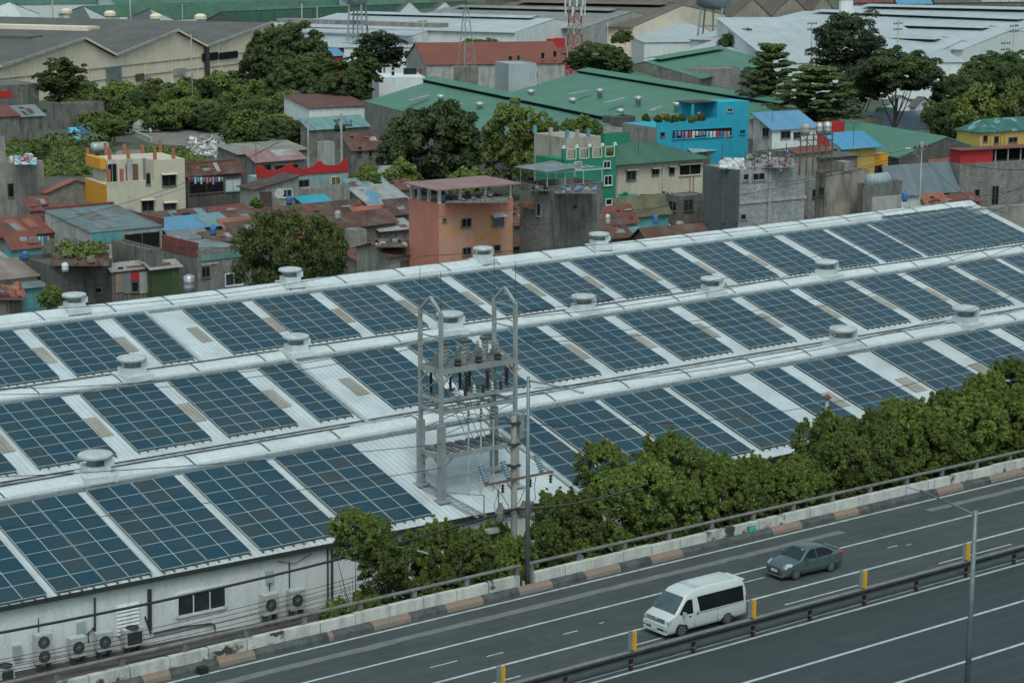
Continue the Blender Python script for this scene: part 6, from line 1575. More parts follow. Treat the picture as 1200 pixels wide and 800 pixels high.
# ---- salmon house
h = house('salmon and orange painted three-storey house with open roof terrace', 479, 514, 601, 239, 12.0, mSalmonR, ('deck', 0), w=[(541, 256, 552, 266), (519, 256, 523, 259), (542, 290, 552, 299), (579, 287, 586, 294), (577, 251, 590, 265, None, mGlass)], wm_l=mSalmon, psi=55)
faceR(h, 514, 240, 601, 254, mSalmon, 'upper_band', .05); 
p = hit(583, 253, h['C'] + -h['b'] * .02, -h['b']); mb = MB(); mb.slab([p - h['a'] * .9 + Z * .3, p - h['a'] * .9 - h['b'] * .7, p + h['a'] * .9 - h['b'] * .7, p + h['a'] * .9 + Z * .3][::-1], .06); mb.build('window_hood', mWhiteP, h['o'])
Lx, Ly, hh = h['Lx'], h['Ly'], h['h']
for s, t_ in [(.1, .1), (Lx * .28, .1), (Lx * .62, .1), (Lx - .4, .1), (.1, Ly * .35), (.1, Ly * .68), (.1, Ly - .4), (Lx - .4, Ly - .4), (Lx * .5, Ly - .4)]:
    mb = MB(); mb.box(h['C'] + h['a'] * s + h['b'] * t_ + Z * (hh + .003), h['a'], h['b'], .32, .32, 1.65); mb.build('terrace_pillar', mWhiteP, h['o'])
for (p, d, L) in ((h['C'], h['a'], Lx), (h['C'], h['b'], Ly), (h['P'][1], h['b'], Ly)):
    for z_ in (.3, .55, .8, 1.05): MB().bar(p + Z * (hh + z_) + d * .1, p + Z * (hh + z_) + d * (L - .1), .04, .04).build('railing', mDarkMetal, h['o'])
mb = MB(); c = h['C'] + Z * (hh + 1.7); a_, b_ = h['a'], h['b']
mb.slab([c - a_ * .8 - b_ * .8, c + a_ * (Lx + .6) - b_ * .8, c + a_ * (Lx + .6) + b_ * (Ly + .3) + Z * .1, c - a_ * .8 + b_ * (Ly + .3) + Z * .1], .15); mb.build('terrace_roof', mPinkRoof, h['o'])
clutter(522, 596, 230, 238, hh + .2, 20, 'plants and boxes on the salmon house terrace', [mConcD, mGreyRoof, LM['mid'], mConcD], .6, 'household clutter', 31, 'terrace_clutter')
tank(519, 228, 236, 5, 228, 'blue drum on the salmon house terrace', mBlueTank)
# ---- grey canopy house
h = house('grey concrete house with a metal-framed canopy on its roof terrace', 609, 641, 706, 228, 12.4, mConcD, ('flat', .9), w=[(672, 240, 676, 244)], wl=[(629, 238, 634, 253, mConcL, mGlass)], wm_l=mBlock, psi=55)
Lx, Ly, hh = h['Lx'], h['Ly'], h['h']; a_, b_ = h['a'], h['b']
mb = MB()
for s in (0.1, Lx * .33, Lx * .66, Lx): 
    for t_ in (.1, Ly): mb.tube([h['C'] + a_ * s + b_ * t_ + Z * hh, h['C'] + a_ * s + b_ * t_ + Z * (hh + 2.5)], .06, 6)
for t_ in (.1, Ly * .5, Ly):
    mb.bar(h['C'] + b_ * t_ + Z * (hh + 2.4), h['C'] + a_ * (Lx + .8) + b_ * t_ + Z * (hh + 2.4), .1, .12)
for s in np.linspace(0, Lx, 9): mb.bar(h['C'] + a_ * s + Z * (hh + 2.52), h['C'] + a_ * s + b_ * Ly + Z * (hh + 2.52), .06, .08)
mb.build('canopy_frame', mGalvL, h['o'])
c = h['C'] + Z * (hh + 2.65); mb = MB(); mb.slab([c - a_ * .5 - b_ * .6, c + a_ * Lx * .5 - b_ * .6 + Z * .25, c + a_ * Lx * .62 + b_ * (Ly + .3) + Z * .35, c - a_ * .6 + b_ * (Ly + .3)], .08); mb.build('canopy', mGreyRoof, h['o'])
mb = MB(); mb.bar(h['C'] + a_ * 0 - b_ * .05 + Z * (hh + .0) + Z * .9, h['C'] + a_ * Lx - b_ * .05 + Z * (hh + .9), .06, .06); mb.build('railing', mGalv, h['o'])
for t_ in np.linspace(0, Ly, 6):
    pass
for z_ in (1.2, 1.6, 2.0): MB().bar(h['C'] - a_ * .02 + Z * (hh + z_), h['C'] + b_ * Ly - a_ * .02 + Z * (hh + z_), .05, .05).build('railing', mDarkMetal, h['o'])
for (x, y) in ((618, 240), (625, 242)):
    q = hit(x, y, h['C'] - a_ * .05, -a_); mb = MB(); mb.cbox(q - a_ * .3, .6, .8, .5, a_, b_); mb.build('ac_unit', flat('rusty_ac', (.26, .12, .07), .8), h['o'])
clutter(650, 700, 219, 227, hh + .5, 46, 'household goods under the metal canopy', [mConcL, FAB[4], mGreyRoof, FAB[1], mConcD], .5, 'household clutter', 33, 'terrace_goods')
clutter(622, 645, 216, 224, hh + .5, 24, 'potted plants on the canopy house terrace', [LM['mid'], LM['bush'], mConcD], .55, 'potted plants', 34, 'potted_plants')
# ---- red sheds in front
h = house('low lean-to with a rusty red roof and pale battens in front of the canopy house', 640, 662, 700, 287, 5.2, mConcD, ('shed_f', 1.5), mRust); patchroof(h, [(.3, .36, .05, .95), (.6, .66, .05, .95)], mPaleRoof, 1.5)
h = house('small red-roofed lean-to left of the canopy house', 596, 603, 625, 262, 6.5, mConcD, ('shed_f', 1.0), mRedRoof)
h = house('timber lean-to between the salmon and canopy houses', 596, 602, 626, 288, 4.6, mPlank, ('shed_f', .5), mRust)
h = house('rust-roofed shed right of the canopy house', 690, 702, 740, 280, 5.0, mPlank, ('shed_f', 1.2), mRust)
h = house('shed with a bright red roof beside the green house', 700, 706, 746, 262, 6.0, mConc, ('shed_f', 1.4), mRedRoof)
h = house('low shed with a mossy roof in front of the cream hip-roofed house', 722, 730, 784, 253, 6.0, mTealW, ('shed_f', 1.6), mat('moss_roof', (.13, .10, .06), (.09, .10, .045), .5, .85, corr=.3, streak=.5, stain=(.2, .18, .14)), w=[(716, 256, 730, 268)])
h = house('low green-teal lean-to roof behind the warehouse ridge', 716, 730, 762, 283, 4.0, mPlank, ('shed_f', 1.0), mTealRoof)
h = house('gabled shack with rusty roof and timber gable near the dark grey block', 740, 764, 832, 286, 4.6, mPlank, ('gable_a', 1.6), mRust, psi=60, ov=.5); 
h = house('unfinished concrete shack with two openings and a ladder', 780, 798, 827, 231, 7.5, mConcD, ('flat', .1), w=[(801, 234, 812, 247, mWood, mGlass)], wl=[(784, 236, 793, 247)])
# ---- green and beige houses
h = house('tall beige stained building with rooftop garden behind the green house', 626, 664, 704, 162, 15.0, mat('beige_stained', (.36, .33, .27), (.3, .27, .22), .5, .85, streak=.6, stain=(.12, .115, .1)), ('deck', 0), psi=58)
hB = h
for i, (s, t_) in enumerate([(0, 0), (.3, 0), (.62, 0), (0, .5), (0, 1)]):
    mb = MB(); mb.box(h['C'] + h['a'] * (h['Lx'] * s) + h['b'] * (h['Ly'] * t_) + Z * (h['h'] + .003), h['a'], h['b'], .4, .4, 1.0); mb.build('roof_pillar', mConcL if i % 2 else mTealW, h['o'])
for i, (x, y, w_) in enumerate([(632, 144, 14), (644, 141, 20), (668, 141, 20), (684, 137, 26), (698, 143, 18)]):
    tree('shrub', x, y, w_, 286, 'leafy plant in the beige building rooftop garden', 'plants of the rooftop garden', name='garden_plant', hpx=w_ * .95)
h = house('bright green three-storey house with white-capped pillars and framed terrace', 656, 662, 722, 188, 12.4, mGreenW, ('deck', 0), psi=58, ly=7, w=[(673, 190, 681, 198, mWhiteP), (707, 189, 715, 197, mWhiteP), (708, 206, 717, 217, mWhiteP), (710, 233, 717, 240, mWhiteP)])
Lx = h['Lx']; hh = h['h']
for i in range(5):
    s = Lx * i / 4 - .25; mb = MB(); mb.box(h['C'] + h['a'] * s + Z * (hh + .003), h['a'], h['b'], .5, .5, 1.5); po = mb.build('terrace_pillar', mGreenW, h['o'])
    mb = MB(); mb.lathe(h['C'] + h['a'] * (s + .25) + h['b'] * .25 + Z * (hh + 1.5), [(.3, 0), (.3, .12), (.2, .18), (.26, .3), (.02, .42)], 10); mb.build('finial', mWhiteP, po)
    if i < 4:
        c0 = h['C'] + h['a'] * (s + .55) + Z * (hh + .1); w_ = Lx / 4 - .6; mb = MB()
        for p, q in ((c0, c0 + h['a'] * w_), (c0 + h['a'] * w_, c0 + h['a'] * w_ + Z * 1.3), (c0 + h['a'] * w_ + Z * 1.3, c0 + Z * 1.3), (c0 + Z * 1.3, c0)): mb.bar(p, q, .14, .14)
        mb.build('trellis_frame', mCream, h['o'])
for i, x in enumerate((672, 688, 702, 714)): tree('shrub', x, 176, 12, 276, 'plant behind the green house trellis', 'plants behind the green trellis', name='garden_plant', hpx=10)
h = house('plain green wall block behind the green house', 702, 708, 738, 158, 13, mGreenW, ('flat', .1), psi=58)
h = house('small mossy concrete block between green wall and green shed', 706, 716, 744, 138, 11, mBlockD, ('flat', .1), psi=66)
# ---- cream hip house
h = house('cream two-storey house with a dark green hipped roof', 718, 724, 824, 192, 9.8, mCream, ('hip', 2.2), mGreenHip, psi=58, ly=11, awn=mCream, w=[(734, 200, 745, 211, None, mGlass), (764, 198, 772, 205), (784, 196, 790, 204), (796, 193, 821, 205, mCream, mHole), (734, 233, 747, 239)], ov=.9)
faceR(h, 775.5, 194, 777.5, 232, mCream, 'pilaster', .2)
ladp = h
for dx in (808, 812): faceR(h, dx, 207, dx + .8, 228, mTerra, 'ladder_rail', .06, .1)
clutter(724, 800, 228, 234, 6.4, 12, 'pots and drums on the ledge of the cream hip-roofed house', [mBlack, mConcL, mGreenW], .8, 'household clutter', 44, 'ledge_clutter')
# ---- blue house
h = house('bright blue long house with laundry terrace and open gallery', 741, 770, 877, 150, 11.0, mCyan, ('deck', 0), psi=60, ly=10, wm_l=mConc, w=[(774, 155, 779, 160)])
Lx, hh = h['Lx'], h['h']; n_ = -h['b']
fx = lambda x: (hit(x, 150, h['C'], n_) - h['C']).dot(h['a'])
zT = top_z(h['C'] + h['a'] * Lx * .85, 119)
upper(h, fx(840), Lx, .003, 4.6, hh, zT, mCyan)
upper(h, 0.0, fx(840) - .003, .0, .2, hh, top_z(h['C'] + h['a'] * 3, 141), mCyan, 'parapet')
q = fx(812); upper(h, q, q + .35, .3, .65, hh, zT - .1, mCyan, 'pillar'); upper(h, q, fx(840), 3.4, 4, hh, zT - .1, mCyan, 'rear_wall')
mb = MB(); c = h['C'] + h['a'] * (q - .6) + h['b'] * (.3) + Z * (zT + .15); W2 = fx(845) - q; mb.slab([c, c + h['a'] * W2, c + h['a'] * W2 + h['b'] * 4, c + h['b'] * 4], .14); mb.build('roof', mRust2, h['o'])
win_rect(h['C'], h['a'], n_, 788, 151, 858, 161, h['o'], mCyan); win_rect(h['C'], h['a'], n_, 867, 152, 873, 157, h['o'], mCyan); win_rect(h['C'], h['a'], n_, 852, 127, 858, 131, h['o'], mConcL)
laundry(790, 856, 153, 292, 'mixed laundry hanging in the gallery of the bright blue house', 16, 22)
for x in (777, 819): 
    q = hit(x, 139, h['C'] + h['b'] * .1, n_); mb = MB(); mb.lathe(q, [(.3, 0), (.35, .3), (.15, .6), (.35, .8), (.02, 1.1)], 10); lone(mb, 'garden_urn', mTerra, 'terracotta urn on the blue house parapet, %s' % ('left one' if x < 800 else 'right one'), 'urn')
for i, x in enumerate((757, 771, 782, 790, 800, 812, 822)): tree('shrub', x, 134 + (i % 2) * 1.5, 10, 292 + i * .5, 'potted plant along the blue house terrace', 'potted plants on the blue house', name='garden_plant', hpx=9)
h = house('house with long red sheet roof in front of the blue house', 762, 772, 846, 168, 8.5, mConcD, ('shed_f', 1.2), mRedRoof)
h = house('low house with a pale turquoise sheet roof in front of the blue house', 786, 812, 868, 178, 7.0, mConcD, ('shed_f', 2.2), mat('turq_roof', (.27, .42, .43), (.22, .35, .36), .5, .7, corr=.28, streak=.4, stain=(.33, .35, .33)), psi=48)
# ---- unfinished block building
h = house('unfinished grey block building with dark rendered side and bagged rubble on its roof', 826, 866, 944, 200, 12.2, mBlockL, ('flat', .1), wm_l=mat('dark_render', (.095, .108, .112), (.08, .092, .096), .5, .85, streak=.25, stain=(.06, .065, .068)), psi=56, w=[(871, 204, 877, 211, mConc), (882, 203, 896, 211, mConc), (868, 251, 874, 257, mConc)])
for x in (899,): faceR(h, x, 201, x + 3.5, 266, mConcL, 'column', .12)
faceR(h, 866.5, 236, 944, 239.5, mConcL, 'floor_band', .14)
for x in (829, 848, 864.5): faceL(h, x - 1.2, 199, x + 1.2, 262, flat('render_rib', (.10, .11, .115), .8), 'rib', .1)
clutter(844, 872, 189, 198, 12.25, 240, 'heap of white rubble sacks on the unfinished block building', [mWhiteP, FAB[0], mConcL, mWhiteWall], .5, 'sacks', 51, 'sack_heap')
clutter(876, 930, 185, 197, 12.3, 90, 'mixed red and grey scrap on the unfinished block building', [mConcL, mConcD, mRedRoof, FAB[4]], .55, 'scrap', 52, 'scrap_heap')
for i, (x, y0) in enumerate([(884, 178), (900, 172), (913, 178), (921, 168), (936, 182), (830, 176), (846, 170), (873, 175)]):
    p = at(x, y0 + 22, 12.2); mb = MB(); mb.tube([p, V(p.x, p.y, top_z(p, y0))], .06, 5); lone(mb, 'rebar_post', mWood, 'upright rod on the unfinished block building', 'rod', 'rods on the unfinished block building')
# ---- white-blue house, tanks
h = house('weathered white house with a blue sheet roof and open floor', 883, 905, 958, 152, 11.5, mWhiteWall, ('shed_f', 2.0), mBlueRoof, psi=58, w=[(915, 154, 926, 162), (930, 155, 938, 162)], wl=[(894, 150, 901, 160)], wm_l=mConcL)
h = house('low concrete yard house below the blue-roofed white house', 884, 898, 952, 180, 8.5, mConcD, ('flat', .2))
stg = thing('tank_stand', 'rusty timber and steel scaffold under the row of water tanks', 'tank stand', atd(956, 180, 262))
mb = MB()
for i in range(6):
    for j in range(2):
        p = atd(938 + i * 7.4, 178, 262 + 2 * j); MB().tube([p - Z * 3, V(p.x, p.y, atd(940, 157, 262).z)], .09, 6).build('leg', mWood, stg)
for y in (158, 164, 171): MB().bar(atd(936, y + .8, 262), atd(977, y - .4, 262), .12, .12).build('beam', mWood, stg)
for x_ in (940, 952, 963): MB().bar(atd(x_, 158, 262), atd(x_ + 10, 171, 262), .08, .08).build('brace', mWood, stg)
tank(943.5, 145, 158, 10, 262, 'left ribbed water tank on the scaffold', mat('dirty_tank', (.36, .33, .3), (.3, .25, .2), 1.5, .5, streak=.3)); tank(960, 144, 157, 8.5, 262, 'middle steel water tank on the scaffold'); tank(969.5, 143, 157, 9.5, 262, 'right steel water tank on the scaffold')
h = house('red-walled block behind the water tanks', 943, 950, 990, 146, 11.0, mRed, ('flat', .2), psi=58)
h = house('yellow house with a bright blue sheet roof and balcony', 972, 988, 1026, 172, 9.0, mYellow, ('shed_f', 1.3), mat('vivid_blue', (.06, .27, .44), (.05, .23, .38), .5, .5, corr=.28, streak=.2, stain=(.2, .3, .36)), psi=58, ov=.9, wm_l=mWhiteWall, wl=[(975, 175, 981, 183)])
h = house('terrace house with steel balustrade below the yellow house', 1000, 1010, 1041, 182, 7.4, mOrange, ('deck', 0), psi=58, w=[(1020, 194, 1034, 204, mRed, mHole)])
for z_ in (.4, .8, 1.2): MB().bar(h['C'] + Z * (h['h'] + z_) - h['b'] * .05, h['P'][1] + Z * (h['h'] + z_) - h['b'] * .05, .06, .06).build('balustrade', mGalv, h['o'])
for s in np.linspace(0, h['Lx'], 9): MB().bar(h['C'] + h['a'] * s + Z * h['h'] - h['b'] * .05, h['C'] + h['a'] * s + Z * (h['h'] + 1.2) - h['b'] * .05, .06, .06).build('baluster', mGalv, h['o'])
h = house('low building with a dark grey canopy roof left of the yellow house', 944, 962, 1005, 186, 8.0, mConcD, ('shed_f', .3), mGreyBig)
h = house('bluish sheet roof house behind the unfinished block building', 922, 934, 972, 190, 7.6, mConcD, ('shed_f', 1.4), mBlueRoof)
h = house('house with a red fringe roof above the unfinished block building', 924, 934, 974, 180, 9.0, mConc, ('shed_f', .5), mRedRoof)
h = house('pale block house right of the unfinished block building', 940, 948, 972, 212, 9.0, mBlockL, ('flat', .1), w=[(952, 222, 958, 231)])
clutter(944, 966, 234, 248, 4.5, 60, 'blue and white bags with red scrap between the block houses', [FAB[1], FAB[0], FAB[3], mRedRoof, mConcD], 1.1, 'bags', 61, 'bag_heap')
h = house('low red-roofed shed between the block houses', 938, 944, 972, 256, 4.0, mConcD, ('shed_f', 1.2), mRedRoof)
h = house('stained concrete house with bare columns and red edging', 956, 967, 1018, 206, 10.6, mat('stained_render', (.30, .27, .22), (.2, .18, .15), .6, .9, streak=.7, stain=(.06, .055, .05)), ('flat', .4), psi=58, wl=[(960, 220, 966, 229, None, mGlass)])
upper(h, h['Lx'] * .42, h['Lx'] * .62, .0, 1.6, h['h'], h['h'] + 1.6, mConc, 'column'); mb = MB(); mb.box(h['C'] + Z * (h['h'] + .42) + h['b'] * .0, h['a'], h['b'], h['Lx'] * .4, .2, .16); mb.build('red_edging', mRedRoof, h['o'])
h = house('dark rendered concrete house carrying a long cylindrical tank', 1006, 1012, 1057, 219, 9.2, mConcD, ('flat', .4), psi=58); faceR(h, 1021, 231, 1055, 249, mConcL, 'pale_panel', .05)
p = atd(1029, 210, 228); mb = MB(); mb.lathe(p - AX * 1.6, [(.1, 0), (.6, .12), (.68, .3), (.68, 2.9), (.6, 3.08), (.1, 3.2)], 16, AX); tag(mb.build('water_tank', mat('old_tank', (.30, .36, .36), (.22, .27, .27), 1.5, .5, streak=.3), None, True, p), 'long horizontal tank on the dark rendered concrete house', 'water tank')
h = house('long low house with a slate-blue roof and white wall behind the street pole', 1036, 1048, 1122, 227, 6.0, mWhiteWall, ('shed_f', 3.0), mat('slate_blue', (.15, .19, .21), (.13, .165, .185), .3, .6, corr=.35, streak=.2), psi=58, w=[(1103, 224, 1112, 235, None, mGlass), (1078, 226, 1088, 236, None, mGlass)])
h = house('small shed with orange-red tiled roof beside the brick house', 1092, 1098, 1132, 214, 6.0, mConc, ('shed_f', 2.4), mOrangeRoof)
h = house('low shed with brown tiled roof near the warehouse corner', 1080, 1088, 1112, 243, 4.6, mConcL, ('shed_f', 1.2), mOrangeRoof)
h = house('low red-roofed shed behind the warehouse corner', 1100, 1110, 1148, 239, 4.6, mConcD, ('shed_f', .7), mRedRoof)
# ---- right brick house
h = house('weathered block house with red upper storey at the right edge', 1122, 1125, 1240, 192, 9.4, mBlock, ('deck', 0), psi=66, ly=3.2, w=[(1162, 218, 1170, 240, None, mHole), (1142, 222, 1148, 230)])
upper(h, .1, h['Lx'] * .33, .1, 2.6, h['h'], h['h'] + 1.9, mRed, 'red_storey')
mb = MB(); c = h['C'] + Z * (h['h'] + 1.95); mb.slab([c - h['b'] * .4 - h['a'] * .3, c + h['a'] * h['Lx'] - h['b'] * .4, c + h['a'] * h['Lx'] + h['b'] * 2.9, c - h['a'] * .3 + h['b'] * 2.9], .1); mb.build('roof', mRedRoof, h['o'])
for s in np.linspace(h['Lx'] * .36, h['Lx'], 6): mb = MB(); mb.box(h['C'] + h['a'] * s + h['b'] * .2 + Z * (h['h'] + .003), h['a'], h['b'], .16, .16, 1.9); mb.build('roof_post', mConcL, h['o'])
mb = MB(); mb.box(h['C'] + h['a'] * h['Lx'] * .35 + h['b'] * 2.6 + Z * (h['h'] + .003), h['a'], h['b'], h['Lx'] * .65, .2, 1.8); mb.build('rear_wall', mHole, h['o'])
h = house('grey boundary wall house at the right edge behind the warehouse corner', 1110, 1118, 1240, 248, 5.0, mConc, ('flat', .1), psi=60)
h = house('yellow house with a green hipped roof at the right edge', 1144, 1149, 1236, 155, 9.5, mYellow, ('hip', 1.8), mat('teal_hip', (.035, .15, .12), (.03, .11, .10), .4, .6, patch=.25, patch_c=(.25, .4, .46), patch_t=.52, corr=.3), psi=60, ly=5.5, w=[(1152, 159, 1157, 166), (1165, 160, 1170, 168), (1182, 161, 1192, 167)])
for x in (1172, 1176): faceR(h, x, 150, x + .7, 175, mBlack, 'ladder_rail', .06, .1)
h = house('small white box house left of the yellow hip-roofed house', 1138, 1141, 1148, 163, 6.0, mWhiteWall, ('flat', .1))
# street pole
def wood_pole(px, y0, y1, D, label, arms=2):
    p = atd(px, y1, D); q = V(p.x, p.y, top_z(p, y0)); p = V(p.x, p.y, 0); o = thing('utility_pole', label, 'utility pole', p, 'utility poles beyond the warehouse')
    MB().tube([p, q], .02 * D / 50, 8, .012 * D / 50).build('pole', mConcL, o, True)
    for i in range(arms):
        z_ = q.z - .8 - 1.3 * i; mb = MB(); mb.bar(V(p.x, p.y, z_) - AX * 1.5, V(p.x, p.y, z_) + AX * 1.5, .14, .14); mb.build('crossarm', mWood, o)
        for dx in (-1.3, -.5, .5, 1.3): mb = MB(); mb.lathe(V(p.x, p.y, z_ + .08) + AX * dx, [(.09, 0), (.14, .12), (.07, .3)], 6); mb.build('insulator', mPorB, o)
    return o
o = wood_pole(1077.5, 166, 244, 256, 'concrete street pole with two lamp arms before the slate-blue roof', 1)
p = atd(1077, 184, 256); q = atd(1064, 174, 255); MB().tube([p, q], .05, 6).build('lamp_arm', mConcL, o); mb = MB(); mb.cbox(q, .8, .3, .15, AX, AY); mb.build('lamp_head', mWhiteP, o)
p = atd(1077, 232, 256); q = atd(1063, 222, 255); MB().tube([p, q], .05, 6).build('lamp_arm', mConcL, o)
p = atd(1080, 176, 256); mb = MB(); mb.lathe(p, [(.3, 0), (.34, .1), (.34, .9), (.2, 1)], 10); mb.build('transformer', mGalv, o)
# ------------------------------------------------------------------ far sheds and towers
def sheet(mb, pts, th=.25): mb.slab([at(x, y, z) for x, y, z in pts], th)
def Q(x, y, z): return at(x, y, z)
# green-roofed shed behind the houses
gs_ = thing('green_roof_shed', 'wide low shed with pale green sheet roofs and raised ridge vents in the middle distance', 'shed', at(640, 140, 0))
E0, R1, V1, R2, E2 = Q(427, 119, 7.5), Q(508, 94, 10.5), Q(600, 108, 7.5), Q(684, 83, 10.5), Q(775, 96, 7.5)
d_ = (Q(718, 137, 10.5) - R1); d_.z = 0; L_ = d_.length; dd = d_.normalized(); Lg = L_ + 4
for i, (p, q) in enumerate(((E0, R1), (R1, V1), (V1, R2), (R2, E2))):
    mb = MB(); mb.slab([p, q, q + dd * Lg, p + dd * Lg], .2); mb.build('roof', mGreenRoof, gs_)
wl = MB()
for p, q in ((E0 + dd * Lg, E0), (E2, E2 + dd * Lg)): wl.quad(V(p.x, p.y, 0), V(q.x, q.y, 0), q, p)
wl.poly(V(E0.x, E0.y, 0), V(E2.x, E2.y, 0), E2, R2, V1, R1, E0)
z_ = dd * Lg; wl.poly(V(E0.x, E0.y, 0) + z_, V(E2.x, E2.y, 0) + z_, E2 + z_, R2 + z_, V1 + z_, R1 + z_, E0 + z_)
wl.v = [(x, y, z - .12 if z > .1 else z) for x, y, z in wl.v]; wl.build('wall', mBlock, gs_)
xx = V(dd.y, -dd.x, 0) * -1
for Rg, s0, s1 in ((R1, 0, Lg), (R2, 2, Lg)):
    c0 = Rg + dd * s0 + Z * .5; c1 = Rg + dd * s1 + Z * .5; w_ = 2.6
    mb = MB(); sx = V(dd.y, -dd.x, 0); 
    mb.slab([c0 - sx * w_ - Z * .2, c0 + Z * .35, c1 + Z * .35, c1 - sx * w_ - Z * .2], .12); mb.slab([c0 + Z * .35, c0 + sx * w_ - Z * .2, c1 + sx * w_ - Z * .2, c1 + Z * .35], .12); mb.build('ridge_vent', mGreenRoof, gs_)
    mb = MB(); mb.quad(c0 - sx * (w_ - .3) - Z * 1.1, c1 - sx * (w_ - .3) - Z * 1.1, c1 - sx * (w_ - .3) - Z * .3, c0 - sx * (w_ - .3) - Z * .3); mb.quad(c0 + sx * (w_ - .3) - Z * 1.1, c1 + sx * (w_ - .3) - Z * 1.1, c1 + sx * (w_ - .3) - Z * .3, c0 + sx * (w_ - .3) - Z * .3); mb.build('vent_side', mHole, gs_)
for x, y in ((516.5, 117), (562, 126), (703, 110), (748, 119), (793, 126), (727, 134), (622, 111), (671, 121)):
    p = at(x, y, 9.3); mb = MB(); mb.lathe(p - Z * .7, [(.5, 0), (.5, .9), (.75, 1.0), (.8, 1.5), (.5, 1.75), (.05, 1.8)], 12); mb.build('turbine_vent', mSteelTank, gs_, True)
for (x0, y0, x1, y1) in ((480, 118, 503, 112), (666, 111, 690, 106), (708, 121, 732, 115), (528, 125, 540, 121), (762, 130, 775, 125)):
    p, q = at(x0, y0, 9.2), at(x1, y1, 9.6); mb = MB(); mb.bar(p + Z * .05, q + Z * .05, .9, .06); mb.build('skylight', mPaleRoof, gs_)
# green shed steps further back right
def simple_shed(name, label, ridge_px, zr, half, ze, Ldir, wall, roof, cat='shed', caps=None):
    pass
def prism(label, A, B, ze, zr, wide, wallm, roofm, name='shed', cat='shed', flip=1, group=None, monitor=False, endwall=True):
    """gabled shed: ridge seen from picture point A to B at height zr; eaves at ze, 'wide' metres from ridge to eave"""
    a_ = at(*A, zr); b_ = at(*B, zr); d = (b_ - a_).normalized(); s = V(d.y, -d.x, 0)
    o = thing(name, label, cat, V((a_.x + b_.x) / 2, (a_.y + b_.y) / 2, 0), group)
    e = [a_ + s * wide, b_ + s * wide, b_ - s * wide, a_ - s * wide]
    for p in e: p.z = ze
    mb = MB(); mb.slab([a_, e[0], e[1], b_], .2); mb.slab([e[3], a_, b_, e[2]], .2); mb.build('roof', roofm, o)
    w_ = MB(); k = .97
    c = [a_ + s * wide * k, b_ + s * wide * k, b_ - s * wide * k, a_ - s * wide * k]
    lo = [V(p.x, p.y, 0) for p in c]; hi = [V(p.x, p.y, ze - .1) for p in c]; ra, rb = a_ - Z * .3, b_ - Z * .3
    w_.quad(lo[0], lo[1], hi[1], hi[0]); w_.quad(lo[2], lo[3], hi[3], hi[2]); w_.poly(lo[3], lo[0], hi[0], ra, hi[3]); w_.poly(lo[1], lo[2], hi[2], rb, hi[1]); w_.build('wall', wallm, o)
    if monitor:
        m_ = MB(); L = (b_ - a_).length; p0, p1 = a_ + d * L * .08 + Z * .55, a_ + d * L * .92 + Z * .55; mw = wide * .16
        m_.slab([p0 - s * mw - Z * .3, p0 + Z * .2, p1 + Z * .2, p1 - s * mw - Z * .3], .1); m_.slab([p0 + Z * .2, p0 + s * mw - Z * .3, p1 + s * mw - Z * .3, p1 + Z * .2], .1); m_.build('ridge_vent', roofm, o)
    return o
prism('green-roofed shed with raised ridge beyond the wide green shed', (755, 72), (848, 56), 8, 11.5, 14, mConcD, mGreenRoof, monitor=True)
prism('lower green-roofed wing left of the raised-ridge green shed', (700, 86), (770, 78), 7.5, 9.5, 8, mConcD, mGreenRoof)
house('dark stained block wall building between the green sheds', 760, 768, 868, 82, 9.5, mBlock, ('flat', .2), psi=84, cat='building', name='building')
prism('long green-roofed shed right of the blue house', (955, 134), (1110, 160), 6.5, 9.5, 9, mBlockD, mGreenRoof, monitor=False)
house('brown brick shed end wall below the long green roof', 1030, 1056, 1138, 178, 6.2, mBlockD, ('flat', .3), psi=66, cat='shed', name='shed')
house('green roof behind the tank scaffold', 884, 918, 1010, 142, 7.0, mConcD, ('shed_f', .8), mGreenRoof, psi=80, cat='shed', name='shed')
prism('small green hipped pavilion behind the long green shed', (1028, 126), (1048, 126), 5.2, 8.2, 6, mConcL, mat('pavilion_green', (.06, .17, .11), (.05, .13, .09), .3, .7), cat='pavilion', name='pavilion')
house('pale blue-grey low roof right of the small green pavilion', 1010, 1020, 1096, 152, 5.0, mWhiteWall, ('shed_f', 2.5), mat('pale_blue_roof', (.27, .35, .42), (.23, .3, .37), .3, .6, corr=.35), psi=66)
house('small white house with brown roof beside the umbrella-shaped tree', 1066, 1072, 1092, 125, 6.2, mWhiteP, ('gable_b', 1.8), mGreyBig)
house('brown-roofed low house under the umbrella-shaped tree', 1034, 1040, 1070, 122, 5.0, mWhiteWall, ('gable_b', 1.6), mGreyBig)
house('ochre wall block beside the pale blue-grey roof', 1058, 1062, 1084, 137, 5.0, mYellow, ('flat', .2))
# beige sawtooth sheds at upper left
bw = thing('sawtooth_shed', 'long beige shed with three gables and dark grey fibre roofs at upper left', 'shed', at(160, 100, 0))
VZ, PZ = 9.0, 14.0
vals = [Q(-2, 79, VZ), Q(123, 65, VZ), Q(232, 54.5, VZ), Q(326, 46, VZ)]; pk = [Q(62, 44.5, PZ), Q(178, 35.5, PZ), Q(285, 26, PZ)]
u_ = (vals[3] - vals[0]); u_.z = 0; u_.normalize(); bk = V(-u_.y, u_.x, 0)
W0 = vals[0]; Ls = [(v - W0).dot(u_) for v in vals]; base_ = [W0 + u_ * l for l in Ls]
for p in base_: p.z = VZ
pk2 = []
for p in pk:
    l = (p - W0).dot(u_); q = W0 + u_ * l; q.z = PZ; pk2.append(q)
vprev = base_[0] - u_ * (Ls[1] * 1.0) ; pkp = base_[0] - u_ * (Ls[1] * .5); pkp.z = PZ; base_ = [vprev] + base_; pk2 = [pkp] + pk2
